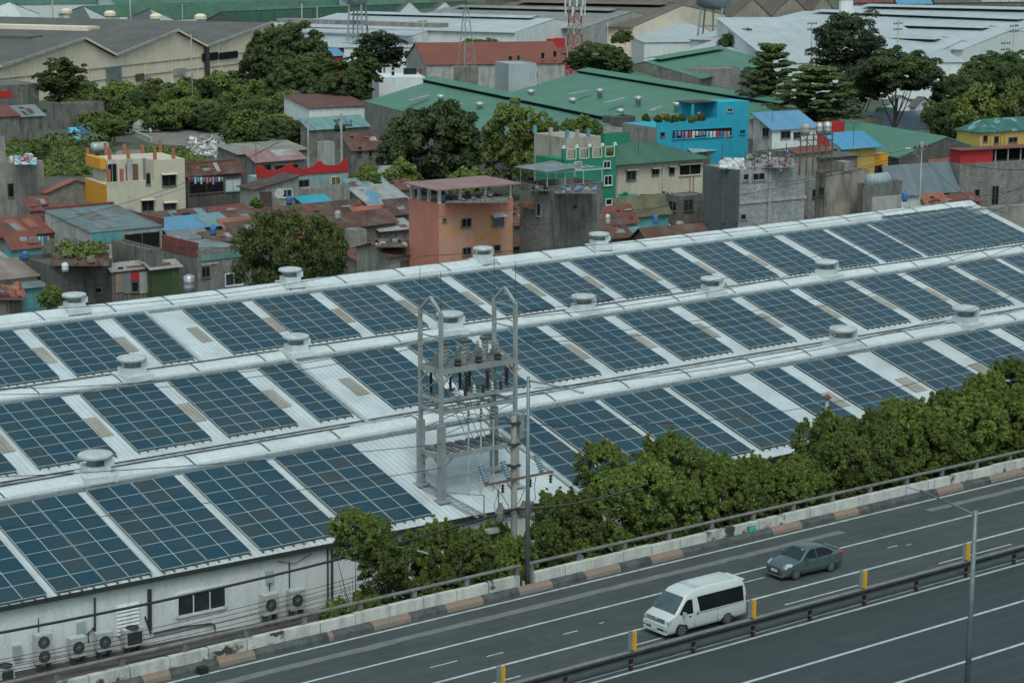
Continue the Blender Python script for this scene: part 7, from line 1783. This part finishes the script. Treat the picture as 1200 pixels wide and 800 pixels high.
mbw = MB(); Lb = 150
mbw.poly(V(base_[0].x, base_[0].y, 0), V(base_[-1].x, base_[-1].y, 0), *[p for pr in zip(reversed(base_[1:]), reversed(pk2)) for p in pr], base_[0]); mbw.build('wall', mBeige, bw)
for i in range(4):
    for p, q in ((base_[i], pk2[i]), (pk2[i], base_[i + 1])):
        mb = MB(); f_ = -bk * .8; mb.slab([p + f_, q + f_, q + bk * Lb, p + bk * Lb], .25); mb.build('roof', mGreyBig, bw)
    MB().bar(base_[i] - bk * .9 + Z * .15, pk2[i] - bk * .9 + Z * .15, .3, .7).build('barge_board', mConcL, bw)
    MB().bar(pk2[i] - bk * .9 + Z * .15, base_[i + 1] - bk * .9 + Z * .15, .3, .5).build('barge_board', mBeige, bw)
mb = MB(); q0 = base_[1] - bk * .12; 
e0, e1 = base_[0] - bk * .1, base_[-1] - bk * .1
MB().bar(V(e0.x, e0.y, 6.2), V(e1.x, e1.y, 6.2), .2, .18).build('wall_band', mConc, bw)
MB().bar(V(e0.x, e0.y, 3.2), V(e1.x, e1.y, 3.2), .2, .18).build('wall_band', mConc, bw)
for i in range(14):
    p = e0.lerp(e1, (i + .5) / 14); MB().bar(V(p.x, p.y, 0), V(p.x, p.y, 8.6), .35, .2).build('pilaster', mBeige, bw)
mb = MB(); c = pk2[1] + bk * 14 - u_ * 3; mb.slab([c + Z * .4, c + u_ * 6 + Z * .4, c + u_ * 6 + bk * 120 + Z * .4, c + bk * 120 + Z * .4], 1.2); mb.build('roof_monitor', mGreyBig, bw)
mb = MB(); c = pk2[2] + bk * 26 - u_ * 3; mb.slab([c + Z * .6, c + u_ * 6 + Z * .6, c + u_ * 6 + bk * 110 + Z * .6, c + bk * 110 + Z * .6], 1.4); mb.build('roof_monitor', mBeige, bw)
for x, y in ((78, 17), (129, 20), (183, 23.5), (235, 24)):
    p = at(x, y + 2, 12.5); mb = MB(); mb.lathe(p - Z * 1.4, [(1.2, 0), (1.2, 2.2), (1.9, 2.3), (1.9, 3.2), (1.3, 3.8), (.1, 4)], 10); mb.build('roof_ventilator', mBeige, bw)
for x0, x1, y0, y1, m_ in ((125, 142, 79, 98, mGreyRoof), (159, 168, 87, 95, mRust), (169, 176, 87, 94, mConcL), (203, 217, 81, 89, mConcL), (237, 255, 63, 72, mHole), (257, 278, 62, 70, mHole)):
    n_ = -bk; P0 = base_[1] + n_ * .2; a_ = hit(x0, y1, P0, n_); b2_ = hit(x1, y1, P0, n_); t_ = hit(x0, y0, P0, n_); mb = MB(); mb.box(a_, u_, n_, (b2_ - a_).dot(u_), .3, t_.z - a_.z); mb.build('wall_panel', m_, bw)
pp = at(233, 84, 2); mb = MB(); mb.cbox(V(pp.x, pp.y, 4.5) - bk * 2, 2, 2, 9, u_, bk); mb.build('stair_tower', mDarkMetal, bw)
# green roofs with white gables at the top left
mGrTop = mat('far_green', (.06, .15, .10), (.045, .11, .075), .05, .7, corr=1.2, streak=.3, stain=(.1, .17, .13))
for i, (xp, yp, x0, y0, x1, y1) in enumerate([(12, 3, -30, 17, 46, 16), (97, 7, 68, 17, 124, 20), (175, 10, 149, 21, 204, 23), (258, 14, 238, 25, 286, 27), (390, 8, 330, 22, 430, 24)]):
    if i == 4: continue
    ze, zr_ = 10, 14
    a_, b_, c_ = at(x0, y0, ze), at(xp, yp, zr_), at(x1, y1, ze); u2 = (c_ - a_); u2.z = 0; u2.normalize(); k2 = V(-u2.y, u2.x, 0)
    o = thing('green_gabled_shed', 'white-gabled shed with dark green roof beyond the sawtooth shed, %s from the left' % ordn[i], 'shed', V(a_.x, a_.y, 0), 'green-roofed sheds at the top left')
    mb = MB(); mb.poly(V(a_.x, a_.y, 0), V(c_.x, c_.y, 0), c_, b_, a_); mb.build('gable_wall', mWhiteP, o)
    bk_ = k2 * 130
    mb = MB(); mb.slab([a_, b_, b_ + bk_, a_ + bk_], .3); mb.slab([b_, c_, c_ + bk_, b_ + bk_], .3); mb.build('roof', mGrTop, o)
far = [('far green shed roof at the top left corner', -40, -20, 200, 6, 11, mGrTop, 66, 60), ('far green shed roof above the gabled sheds', 110, 140, 330, 8, 11, mGrTop, 66, 60), ('far dark green shed roof left of the water tower', 282, 300, 425, 24, 9, mGrTop, 76, 60), ('far green shed roof right of the first water tower', 380, 420, 520, 15, 11, mGrTop, 76, 60)]
for lb, xl, xc, xr, yt, hh, m_, ps, ly in far: house(lb, xl, xc, xr, yt, hh, mWhiteP, ('gable_a', 4), m_, psi=ps, cat='shed', name='shed', ov=.3)
for i, (x, w_) in enumerate([(480, 14), (521, 16)]):
    p = at(x, 17, 10); house('small white gable end of the far green shed, %s one' % ('left' if i == 0 else 'right'), x - w_ - 3, x - w_, x + w_, 15, 12, mWhiteP, ('gable_b', 4), mGreyBig, psi=80, cat='shed', name='shed')
# white long sheds, centre left
prism('white-roofed shed with a brown ridge strip left of the first water tower', (330, 24), (520, 30), 9, 13, 30, mWhiteWall, mWhiteBig, monitor=True)
prism('bright white long shed roof behind the brown ridge strip', (395, 15.5), (650, 22), 12, 15, 26, mWhiteWall, mWhiteBig, monitor=True)
h = house('white shed front with a band of windows behind the sparse tree', 330, 372, 498, 56, 8, mWhiteWall, ('shed_f', 5), mWhiteBig, psi=84, cat='shed', name='shed', ly=70, w=[(382, 56, 393, 61, None, mGlass), (396, 56, 403, 61, None, mGlass), (474, 60, 482, 64, None, mGlass), (488, 60, 496, 64, None, mGlass)])
mb = MB(); mb.bar(at(330, 24, 14.2), at(520, 30, 14.2), 5, 1.2); lone(mb, 'roof_walkway', mConc, 'brown ridge walkway on the white shed roof', 'roof walkway')
mb = MB(); mb.bar(at(465, 35, 11.5), at(508, 32, 11.5), 9, .4); lone(mb, 'roof_hole', mBrownBig, 'dark unroofed patch beside the brown ridge walkway', 'roof patch')
h = house('small red-fronted stall with a blue awning left of the light green tree', 368, 374, 402, 66, 6.5, mRed, ('shed_f', 1.5), mBlueRoof)
# red tiled long building
h = house('long low building with a red tiled roof and pale side wall', 436, 500, 662, 76, 9.0, mConcL, ('gable_a', 4.5), mat('red_tiles', (.19, .058, .042), (.15, .048, .035), .15, .85, streak=.4, stain=(.12, .07, .05)), psi=76, cat='building', ly=26, w=[(596, 66, 600, 71), (606, 65, 609, 71), (634, 62, 638, 69), (648, 60, 652, 67)])
h = house('white gabled annex with green-hung windows left of the red tiled roof', 436, 444, 499, 92, 7.0, mWhiteWall, ('flat', .2), psi=80, cat='building', name='building', w=[(473, 80, 488, 87, None, mGlass), (459, 79, 462, 82), (459, 84, 462, 88), (491, 81, 495, 86, None, mRed)])
h = house('white low wall building in front of the red tiled roof', 498, 502, 590, 92, 4.0, mWhiteWall, ('flat', .3), psi=80, cat='building', name='building', w=[(523, 83, 528, 90, None, mGlass)])
mACf = mAC
for i, x in enumerate((543, 552, 560, 567)): 
    p = at(x, 84, 5.5); mb = MB(); mb.cbox(p, 2, 1.5, 2.4); lone(mb, 'air_conditioner', mAC, 'white outdoor unit in the rooftop row before the red tiled building', 'air conditioner', 'outdoor units before the red tiled building')
h = house('windowless pale grey box building beside the wide green shed', 580, 596, 629, 76, 13, mat('plain_grey', (.35, .38, .39), (.31, .34, .35), .2, .8, streak=.2), ('flat', .2), psi=70, cat='building', name='building')
mb = MB(); mb.bar(at(597, 97, 9), at(629, 88, 9), .3, 1.2); lone(mb, 'railing_wall', mDarkMetal, 'dark railing in front of the pale grey box building', 'railing')
h = house('brown stained long wall of the red tiled building right half', 590, 606, 662, 66, 8.5, mBlock, ('flat', .1), psi=76, cat='building', name='building', ly=6, w=[(631, 66, 634, 72, mConcD), (647, 62, 650, 69, mConcD)])
h = house('small red shed at the foot of the telecom mast', 655, 658, 690, 62, 6.0, mRed, ('shed_f', 1.2), mRedRoof, psi=70)
h = house('bright red roof edge left of the telecom mast', 624, 628, 662, 47, 9, mRed, ('flat', .3), psi=74)
h = house('pale shed with grey roof right of the telecom mast', 680, 684, 728, 37, 8, mConcL, ('gable_a', 5), mWhiteBig, psi=70, cat='shed', name='shed')
h = house('beige shed with brick-red gable at top centre', 700, 728, 770, 30, 9, mBeige, ('gable_b', 5.5), mPaleRoof, psi=70, cat='shed', name='shed', wm_l=mBeige); faceR(h, 742, 20, 770, 33, mat('brick_red', (.2, .06, .045), (.15, .05, .04), .3, .85), 'brick_panel')
h = house('small green-roofed hut right of the telecom mast', 676, 682, 702, 51, 5, mWhiteWall, ('gable_a', 2), mGreenRoof)
h = house('white shed roof left of the second water tower', 742, 755, 860, 50, 8, mWhiteWall, ('shed_f', 7), mWhiteBig, psi=76, cat='shed', name='shed', ly=90)
prism('pale shed with grey ridge above the top centre', (525, 8), (742, 13.5), 12, 16, 34, mConcL, mat('far_pale', (.27, .27, .255), (.22, .22, .21), .05, .8, corr=1.2, streak=.4), monitor=True)
prism('brown-roofed shed row at the top centre', (600, 2.5), (800, 6), 12, 17, 50, mBeige, mBrownBig, monitor=True)
for i, (xl, xc, xr, yt) in enumerate([(790, 800, 858, 20), (846, 856, 905, 17), (896, 904, 950, 14), (940, 948, 980, 12)]):
    house('weathered beige sawtooth shed at the top, %s from the left' % ordn[i], xl, xc, xr, yt + 4, 10, mat('far_plaster', (.27, .24, .19), (.2, .18, .14), .15, .9, streak=.5, stain=(.1, .09, .08)), ('gable_b', 7), mBrownBig, psi=74, cat='shed', name='shed', ly=260, group='sawtooth sheds along the top')
# big white sheds at upper right
wr = [('nearest', 1.0, [(740, 74, 8), (1200, 74, 8)], None)]
def whiteshed(lb, yA, yB, x0, x1, zr, ze, wide): return prism(lb, (x0, yA), (x1, yB), ze, zr, wide, mWhiteWall, mWhiteBig, name='shed', monitor=True)
whiteshed('white long shed with pale ridge, farthest at the upper right', 7, 12, 1000, 1230, 17, 12, 40)
whiteshed('white long shed with blue-grey ridge at the upper right', 13, 24, 942, 1230, 16, 12, 34)
whiteshed('white long shed behind the tall oval tree', 24, 34, 876, 1188, 15, 11, 34)
whiteshed('white long shed nearest the right tree cluster', 38, 47, 860, 1128, 13, 8.5, 34)
h = house('white low factory front behind the right tree cluster', 900, 906, 1130, 74, 9.0, mWhiteWall, ('shed_f', 8), mWhiteBig, psi=84, cat='shed', name='shed', ly=70)
h = house('pale grey low building under the umbrella-shaped tree', 1096, 1104, 1140, 96, 7, mWhiteWall, ('flat', .2), psi=70, w=[(1094, 104, 1103, 108, None, mGlass)])
h = house('cream shed with hipped pale roof at the upper right', 1130, 1136, 1240, 56, 9, mBeige, ('gable_b', 6), mWhiteBig, psi=60, cat='shed', name='shed')
h = house('white block tower at the top right of the brown sheds', 984, 986, 1000, 2, 22, mWhiteWall, ('flat', .2), psi=70, cat='building', name='building')
for i, (x0, x1, y, m_) in enumerate([(1002, 1050, 3, mRedRoof), (1052, 1092, 4.5, mBlueRoof), (1096, 1150, 3, mGreyBig), (1150, 1210, 2, mPaleRoof)]):
    house('tiny far roof in a row at the top right edge, %s from the left' % ordn[i], x0 - 5, x0, x1, y, 12, mConcD, ('shed_f', 3), m_, psi=80, group='far roofs at the top right')
# more far roofs so the district runs on past the top edge
rr = random.Random(77)
mFar = [mGreyBig, mBrownBig, mWhiteBig, mGrTop, mPaleRoof]
k = 0
for row_ in range(3):
    for i in range(9):
        p = V(-520 + i * 135 + rr.uniform(-20, 20), 1150 + row_ * 230 + rr.uniform(-30, 30), 0); q_ = px_of(p + Z * 10)
        if q_[1] < -12: continue
        o = thing('far_shed', 'far low industrial shed near the top edge', 'shed', p, 'far industrial sheds along the top edge')
        L, W_ = rr.uniform(90, 120), rr.uniform(60, 85); a_, b_ = axes(70); m_ = rr.choice(mFar)
        mb = MB(); mb.box(p, a_, b_, L, W_, 9); mb.build('wall', mConcL, o)
        c = p + Z * 9; mb = MB(); mb.slab([c - b_ * 1, c + a_ * L - b_ * 1, c + a_ * L + b_ * W_ / 2 + Z * 5, c + b_ * W_ / 2 + Z * 5], .3); mb.slab([c + b_ * W_ / 2 + Z * 5, c + a_ * L + b_ * W_ / 2 + Z * 5, c + a_ * L + b_ * (W_ + 1), c + b_ * (W_ + 1)], .3); mb.build('roof', m_, o)
# water towers
def water_tower(xs, ytop, yt, yb, wpx, D, label):
    c = atd((xs[0] + xs[-1]) / 2, yb, D); c.z = 0; r_ = wpx * D / F / 2; z1 = top_z(c, yt); z0 = top_z(c, ytop)
    o = thing('water_tower', label, 'water tower', c)
    MB().lathe(V(c.x, c.y, z1), [(r_ * .2, -1.2), (r_ * .8, -.5), (r_, .2), (r_, z0 - z1), (r_ * .5, z0 - z1 + 1.2), (.1, z0 - z1 + 1.6)], 24).build('tank', mat('tower_tank', (.17, .21, .23), (.13, .16, .18), .5, .5, metal=.3), o, True)
    n = 4
    for i in range(n):
        a_ = 6.283 * i / n + .5; e = V(math.cos(a_), math.sin(a_), 0); MB().tube([V(c.x, c.y, 0) + e * r_ * 1.35, V(c.x, c.y, z1 - .3) + e * r_ * .85], .28, 6).build('leg', mGalv, o)
        a2 = 6.283 * (i + 1) / n + .5; e2_ = V(math.cos(a2), math.sin(a2), 0)
        for f in (.35, .7): MB().bar(V(c.x, c.y, z1 * f) + e * r_ * (1.35 - .5 * f), V(c.x, c.y, z1 * f) + e2_ * r_ * (1.35 - .5 * f), .18, .18).build('brace', mGalv, o)
        MB().tube([V(c.x, c.y, z1 * .35) + e * r_ * 1.17, V(c.x, c.y, z1 * .7) + e2_ * r_ * 1.0], .05, 4).build('tie_rod', mGalv, o)
    MB().tube([V(c.x, c.y, 0), V(c.x, c.y, z1)], .25, 6).build('riser_pipe', mGalv, o)
water_tower((403, 436), -12, 4, 66, 24, 600, 'old steel water tower on four legs at the top left of centre')
water_tower((814, 856), -12, 7, 56, 40, 600, 'blue-grey steel water tower on four legs at top right of centre')
# telecom mast
c = atd(673, 80, 530); c.z = 0; zt2 = top_z(c, -14)
o = thing('telecom_mast', 'red and white lattice telecom mast with panel antennas', 'telecom mast', c)
mRW = [mat('mast_red', (.33, .07, .04), (.26, .06, .035), .5, .7), mat('mast_white', (.34, .34, .32), (.28, .28, .26), .5, .7)]
legs = [V(math.cos(a_), math.sin(a_), 0) for a_ in (.4, 2.5, 4.6)]
nseg = 9
for s in range(nseg):
    z0, z1 = zt2 * s / nseg, zt2 * (s + 1) / nseg; r0, r1 = 2.7 - 1.2 * s / nseg, 2.7 - 1.2 * (s + 1) / nseg; mb = MB()
    for i in range(3):
        e, f = legs[i], legs[(i + 1) % 3]
        mb.tube([c + e * r0 + Z * z0, c + e * r1 + Z * z1], .19, 6); mb.bar(c + e * r0 + Z * z0, c + f * r1 + Z * z1, .1, .1); mb.bar(c + f * r0 + Z * z0, c + e * r1 + Z * z1, .1, .1); mb.bar(c + e * r1 + Z * z1, c + f * r1 + Z * z1, .1, .1)
    mb.build('lattice_section', mRW[0] if s % 2 == 0 else mRW[1], o)
for y, n_ in ((2, 9), (13, 7), (-8, 9)):
    zc = top_z(c, y)
    for i in range(n_):
        a_ = 6.283 * i / n_; e = V(math.cos(a_), math.sin(a_), 0); t_ = V(-e.y, e.x, 0)
        mb = MB(); mb.cbox(c + e * 2.6 + Z * zc, .3, .45, 2.3, e, t_); mb.build('panel_antenna', mWhiteP, o)
    mb = MB()
    for i in range(n_): a_ = 6.283 * i / n_; a2 = 6.283 * (i + 1) / n_; mb.bar(c + V(math.cos(a_), math.sin(a_), 0) * 2.3 + Z * (zc - .8), c + V(math.cos(a2), math.sin(a2), 0) * 2.3 + Z * (zc - .8), .12, .12)
    mb.build('antenna_ring', mGalv, o)
# slim grey lattice mast on the red tiled roof
c = atd(546, 70, 430); c.z = 0; zt2 = top_z(c, 8); zb2 = top_z(c, 78)
o = thing('lattice_mast', 'slim grey lattice mast rising in front of the red tiled roof', 'mast', c)
mb = MB(); r_ = .9
for s in range(7):
    z0, z1 = zb2 + (zt2 - zb2) * s / 7, zb2 + (zt2 - zb2) * (s + 1) / 7; r0, r1 = (2.2 - 1.7 * s / 7), (2.2 - 1.7 * (s + 1) / 7)
    for i in range(3): e, f = legs[i], legs[(i + 1) % 3]; mb.tube([c + e * r0 + Z * z0, c + e * r1 + Z * z1], .1, 5); mb.bar(c + e * r0 + Z * z0, c + f * r1 + Z * z1, .06, .06)
mb.build('lattice', mGalv, o); mb = MB(); mb.cbox(V(c.x, c.y, 1), 5, 5, zb2 * 2 - 2); mb.build('mast_base', mConcD, o)
mb = MB(); mb.tube([V(c.x, c.y, zt2 - .1), V(c.x, c.y, zt2 + 2)], .08, 5); mb.build('rod', mDarkMetal, o)
for i, (x, y0, y1, D, lb) in enumerate([(495.5, 22, 58, 560, 'left of the round tree at top centre'), (450, 38, 58, 560, 'behind the sparse tree'), (372, 8, 32, 640, 'above the large dark tree'), (354, 4, 30, 640, 'in the upper left above the thicket'), (950.5, 24, 70, 470, 'left of the tall oval tree'), (1051, 24, 70, 470, 'right of the tall oval tree'), (1187, 27, 62, 480, 'near the top right corner'), (1178, 47, 62, 440, 'short one near the top right corner'), (62, -5, 18, 700, 'in the top left corner'), (153, -5, 20, 700, 'above the sawtooth shed'), (214, 5, 24, 680, 'above the right half of the sawtooth shed'), (712, 26, 50, 520, 'right of the telecom mast'), (225, 40, 86, 470, 'in front of the sawtooth shed gap')]):
    wood_pole(x, y0, y1, D, 'far utility pole %s' % lb, 2 if i in (4, 5, 6, 7) else (1 if i % 2 == 0 else 0))

# ------------------------------------------------------------------ small things of the shanty belt
rr = random.Random(21)
for i, (x, y, D, lb) in enumerate([(243, 243, 268, 'above the striped roofs'), (318, 246, 262, 'above the long brown-red roof'), (96, 268, 258, 'on the patched grey-teal roof'), (430, 258, 258, 'on the gabled shack'), (492, 204, 232, 'on the salmon house roof'), (576, 202, 236, 'at the right end of the salmon house roof'), (748, 170, 270, 'on the dark green hipped roof'), (905, 130, 276, 'on the blue-roofed white house'), (1000, 158, 262, 'on the yellow house'), (1160, 172, 262, 'on the red upper storey'), (300, 176, 300, 'on the dusty pink roof'), (30, 262, 262, 'on the red roof at the left edge')]):
    p = atd(x, y + 8, D); o = thing('tv_antenna', 'thin rooftop aerial %s' % lb, 'aerial', p, 'rooftop aerials')
    mb = MB(); t_ = p + Z * rr.uniform(1.8, 3.0); mb.tube([p - Z * .6, t_], .035, 5); mb.build('mast', mDarkMetal, o)
    mb = MB(); d = V(rr.uniform(-1, 1), rr.uniform(-.4, .4), 0).normalized(); mb.bar(t_ - d * .6, t_ + d * .6, .035, .035); s_ = V(-d.y, d.x, 0)
    for k in range(5): q = t_ + d * (-.55 + .27 * k); mb.bar(q - s_ * .35, q + s_ * .35, .025, .025)
    mb.build('aerial_head', mDarkMetal, o)
for i, (x0, y0, D0, x1, y1, D1) in enumerate([(1077, 172, 256, 900, 176, 265), (1077, 174, 256, 1230, 196, 240), (1077, 176, 256, 700, 250, 225), (361, 142, 300, 180, 232, 280), (361, 145, 300, 545, 240, 225), (401, 137, 305, 640, 200, 250), (361, 150, 300, 60, 262, 250), (826, 215, 232, 1077, 180, 256), (600, 262, 215, 826, 225, 230), (180, 288, 215, 420, 262, 240), (1077, 180, 256, 1180, 250, 236)]):
    cable(atd(x0, y0, D0), atd(x1, y1, D1), 1.2, .03, 'thin service wire sagging over the crowded houses', group='service wires over the crowded houses')
for i, (x, y, D, w_, m_, lb) in enumerate([(250, 276, 240, 7, mBlueTank, 'blue drum beside the striped roofs'), (396, 258, 256, 7, mConcL, 'pale drum near the gabled shack'), (768, 262, 226, 6, mBlueTank, 'blue drum near the concrete shack'), (712, 262, 226, 6, mSteelTank, 'steel drum by the mossy roof'), (30, 305, 222, 7, mBlueTank, 'blue drum near the left red roof'), (1060, 236, 232, 6, mBlueTank, 'blue drum before the slate-blue roof'), (560, 300, 204, 6, mConcL, 'pale drum at the foot of the salmon house')]):
    tank(x, y - 11, y, w_, D, lb, m_, 'drums among the houses')

# more small sheds that fill the gaps of the shanty belt
q_ = random.Random(99)
EX_ = [(196, 204, 246, 282, 3.8), (286, 292, 330, 249, 4.2), (322, 330, 372, 284, 3.6), (414, 424, 468, 258, 3.6), (436, 446, 482, 270, 3.6), (452, 460, 484, 250, 4.2), (392, 398, 430, 296, 3.4), (66, 72, 112, 256, 3.8), (6, 14, 48, 292, 3.8), (208, 214, 250, 302, 3.6), (606, 612, 640, 296, 3.6), (742, 750, 790, 274, 3.6), (786, 794, 830, 268, 3.6), (704, 712, 748, 294, 3.2), (430, 438, 476, 206, 4.0), (462, 468, 486, 222, 4.0), (246, 252, 290, 252, 4.6), (340, 348, 392, 270, 3.4), (604, 608, 628, 246, 5.0), (958, 964, 1000, 260, 3.4), (1040, 1046, 1076, 247, 3.2), (30, 36, 60, 246, 4.0), (118, 124, 160, 258, 4.2)]
EM = [(mRust, 'rusty'), (mRedRoof, 'faded red'), (mRust2, 'dark brown'), (mGreyRoof, 'grey'), (mOrangeRoof, 'orange-brown'), (mRust, 'rusty'), (mPaleRoof, 'pale stained')]
NB = ['beside the blue-roofed house', 'below the crown parapet annex', 'just right of the round green tree top', 'left of the gabled shack end', 'between gabled shack and salmon house', 'at the left foot of the salmon house', 'right of the round green tree', 'between brick gable and cream house', 'at the left edge behind the ruin', 'beside the red stepped parapet', 'at the foot of the canopy house', 'left of the concrete shack foot', 'below the concrete shack', 'behind the middle roof vents', 'by the banana plants', 'against the salmon house side', 'below the laundry shack', 'behind the round green tree', 'in the gap left of the canopy house', 'below the stained concrete house', 'at the foot of the street pole', 'below the grey left house', 'in front of the cream house']
for i, (xl, xc, xr, yt, hh) in enumerate(EX_):
    m_, nm = EM[q_.randrange(len(EM))]
    house('small low shed with %s sheet roof %s' % (nm, NB[i]), xl, xc, xr, yt, hh, q_.choice([mPlank, mConcD, mBlockD, mTealW]), ('shed_f', q_.uniform(.6, 1.3)), m_, psi=52 + q_.uniform(-7, 9), ov=q_.uniform(.2, .5))
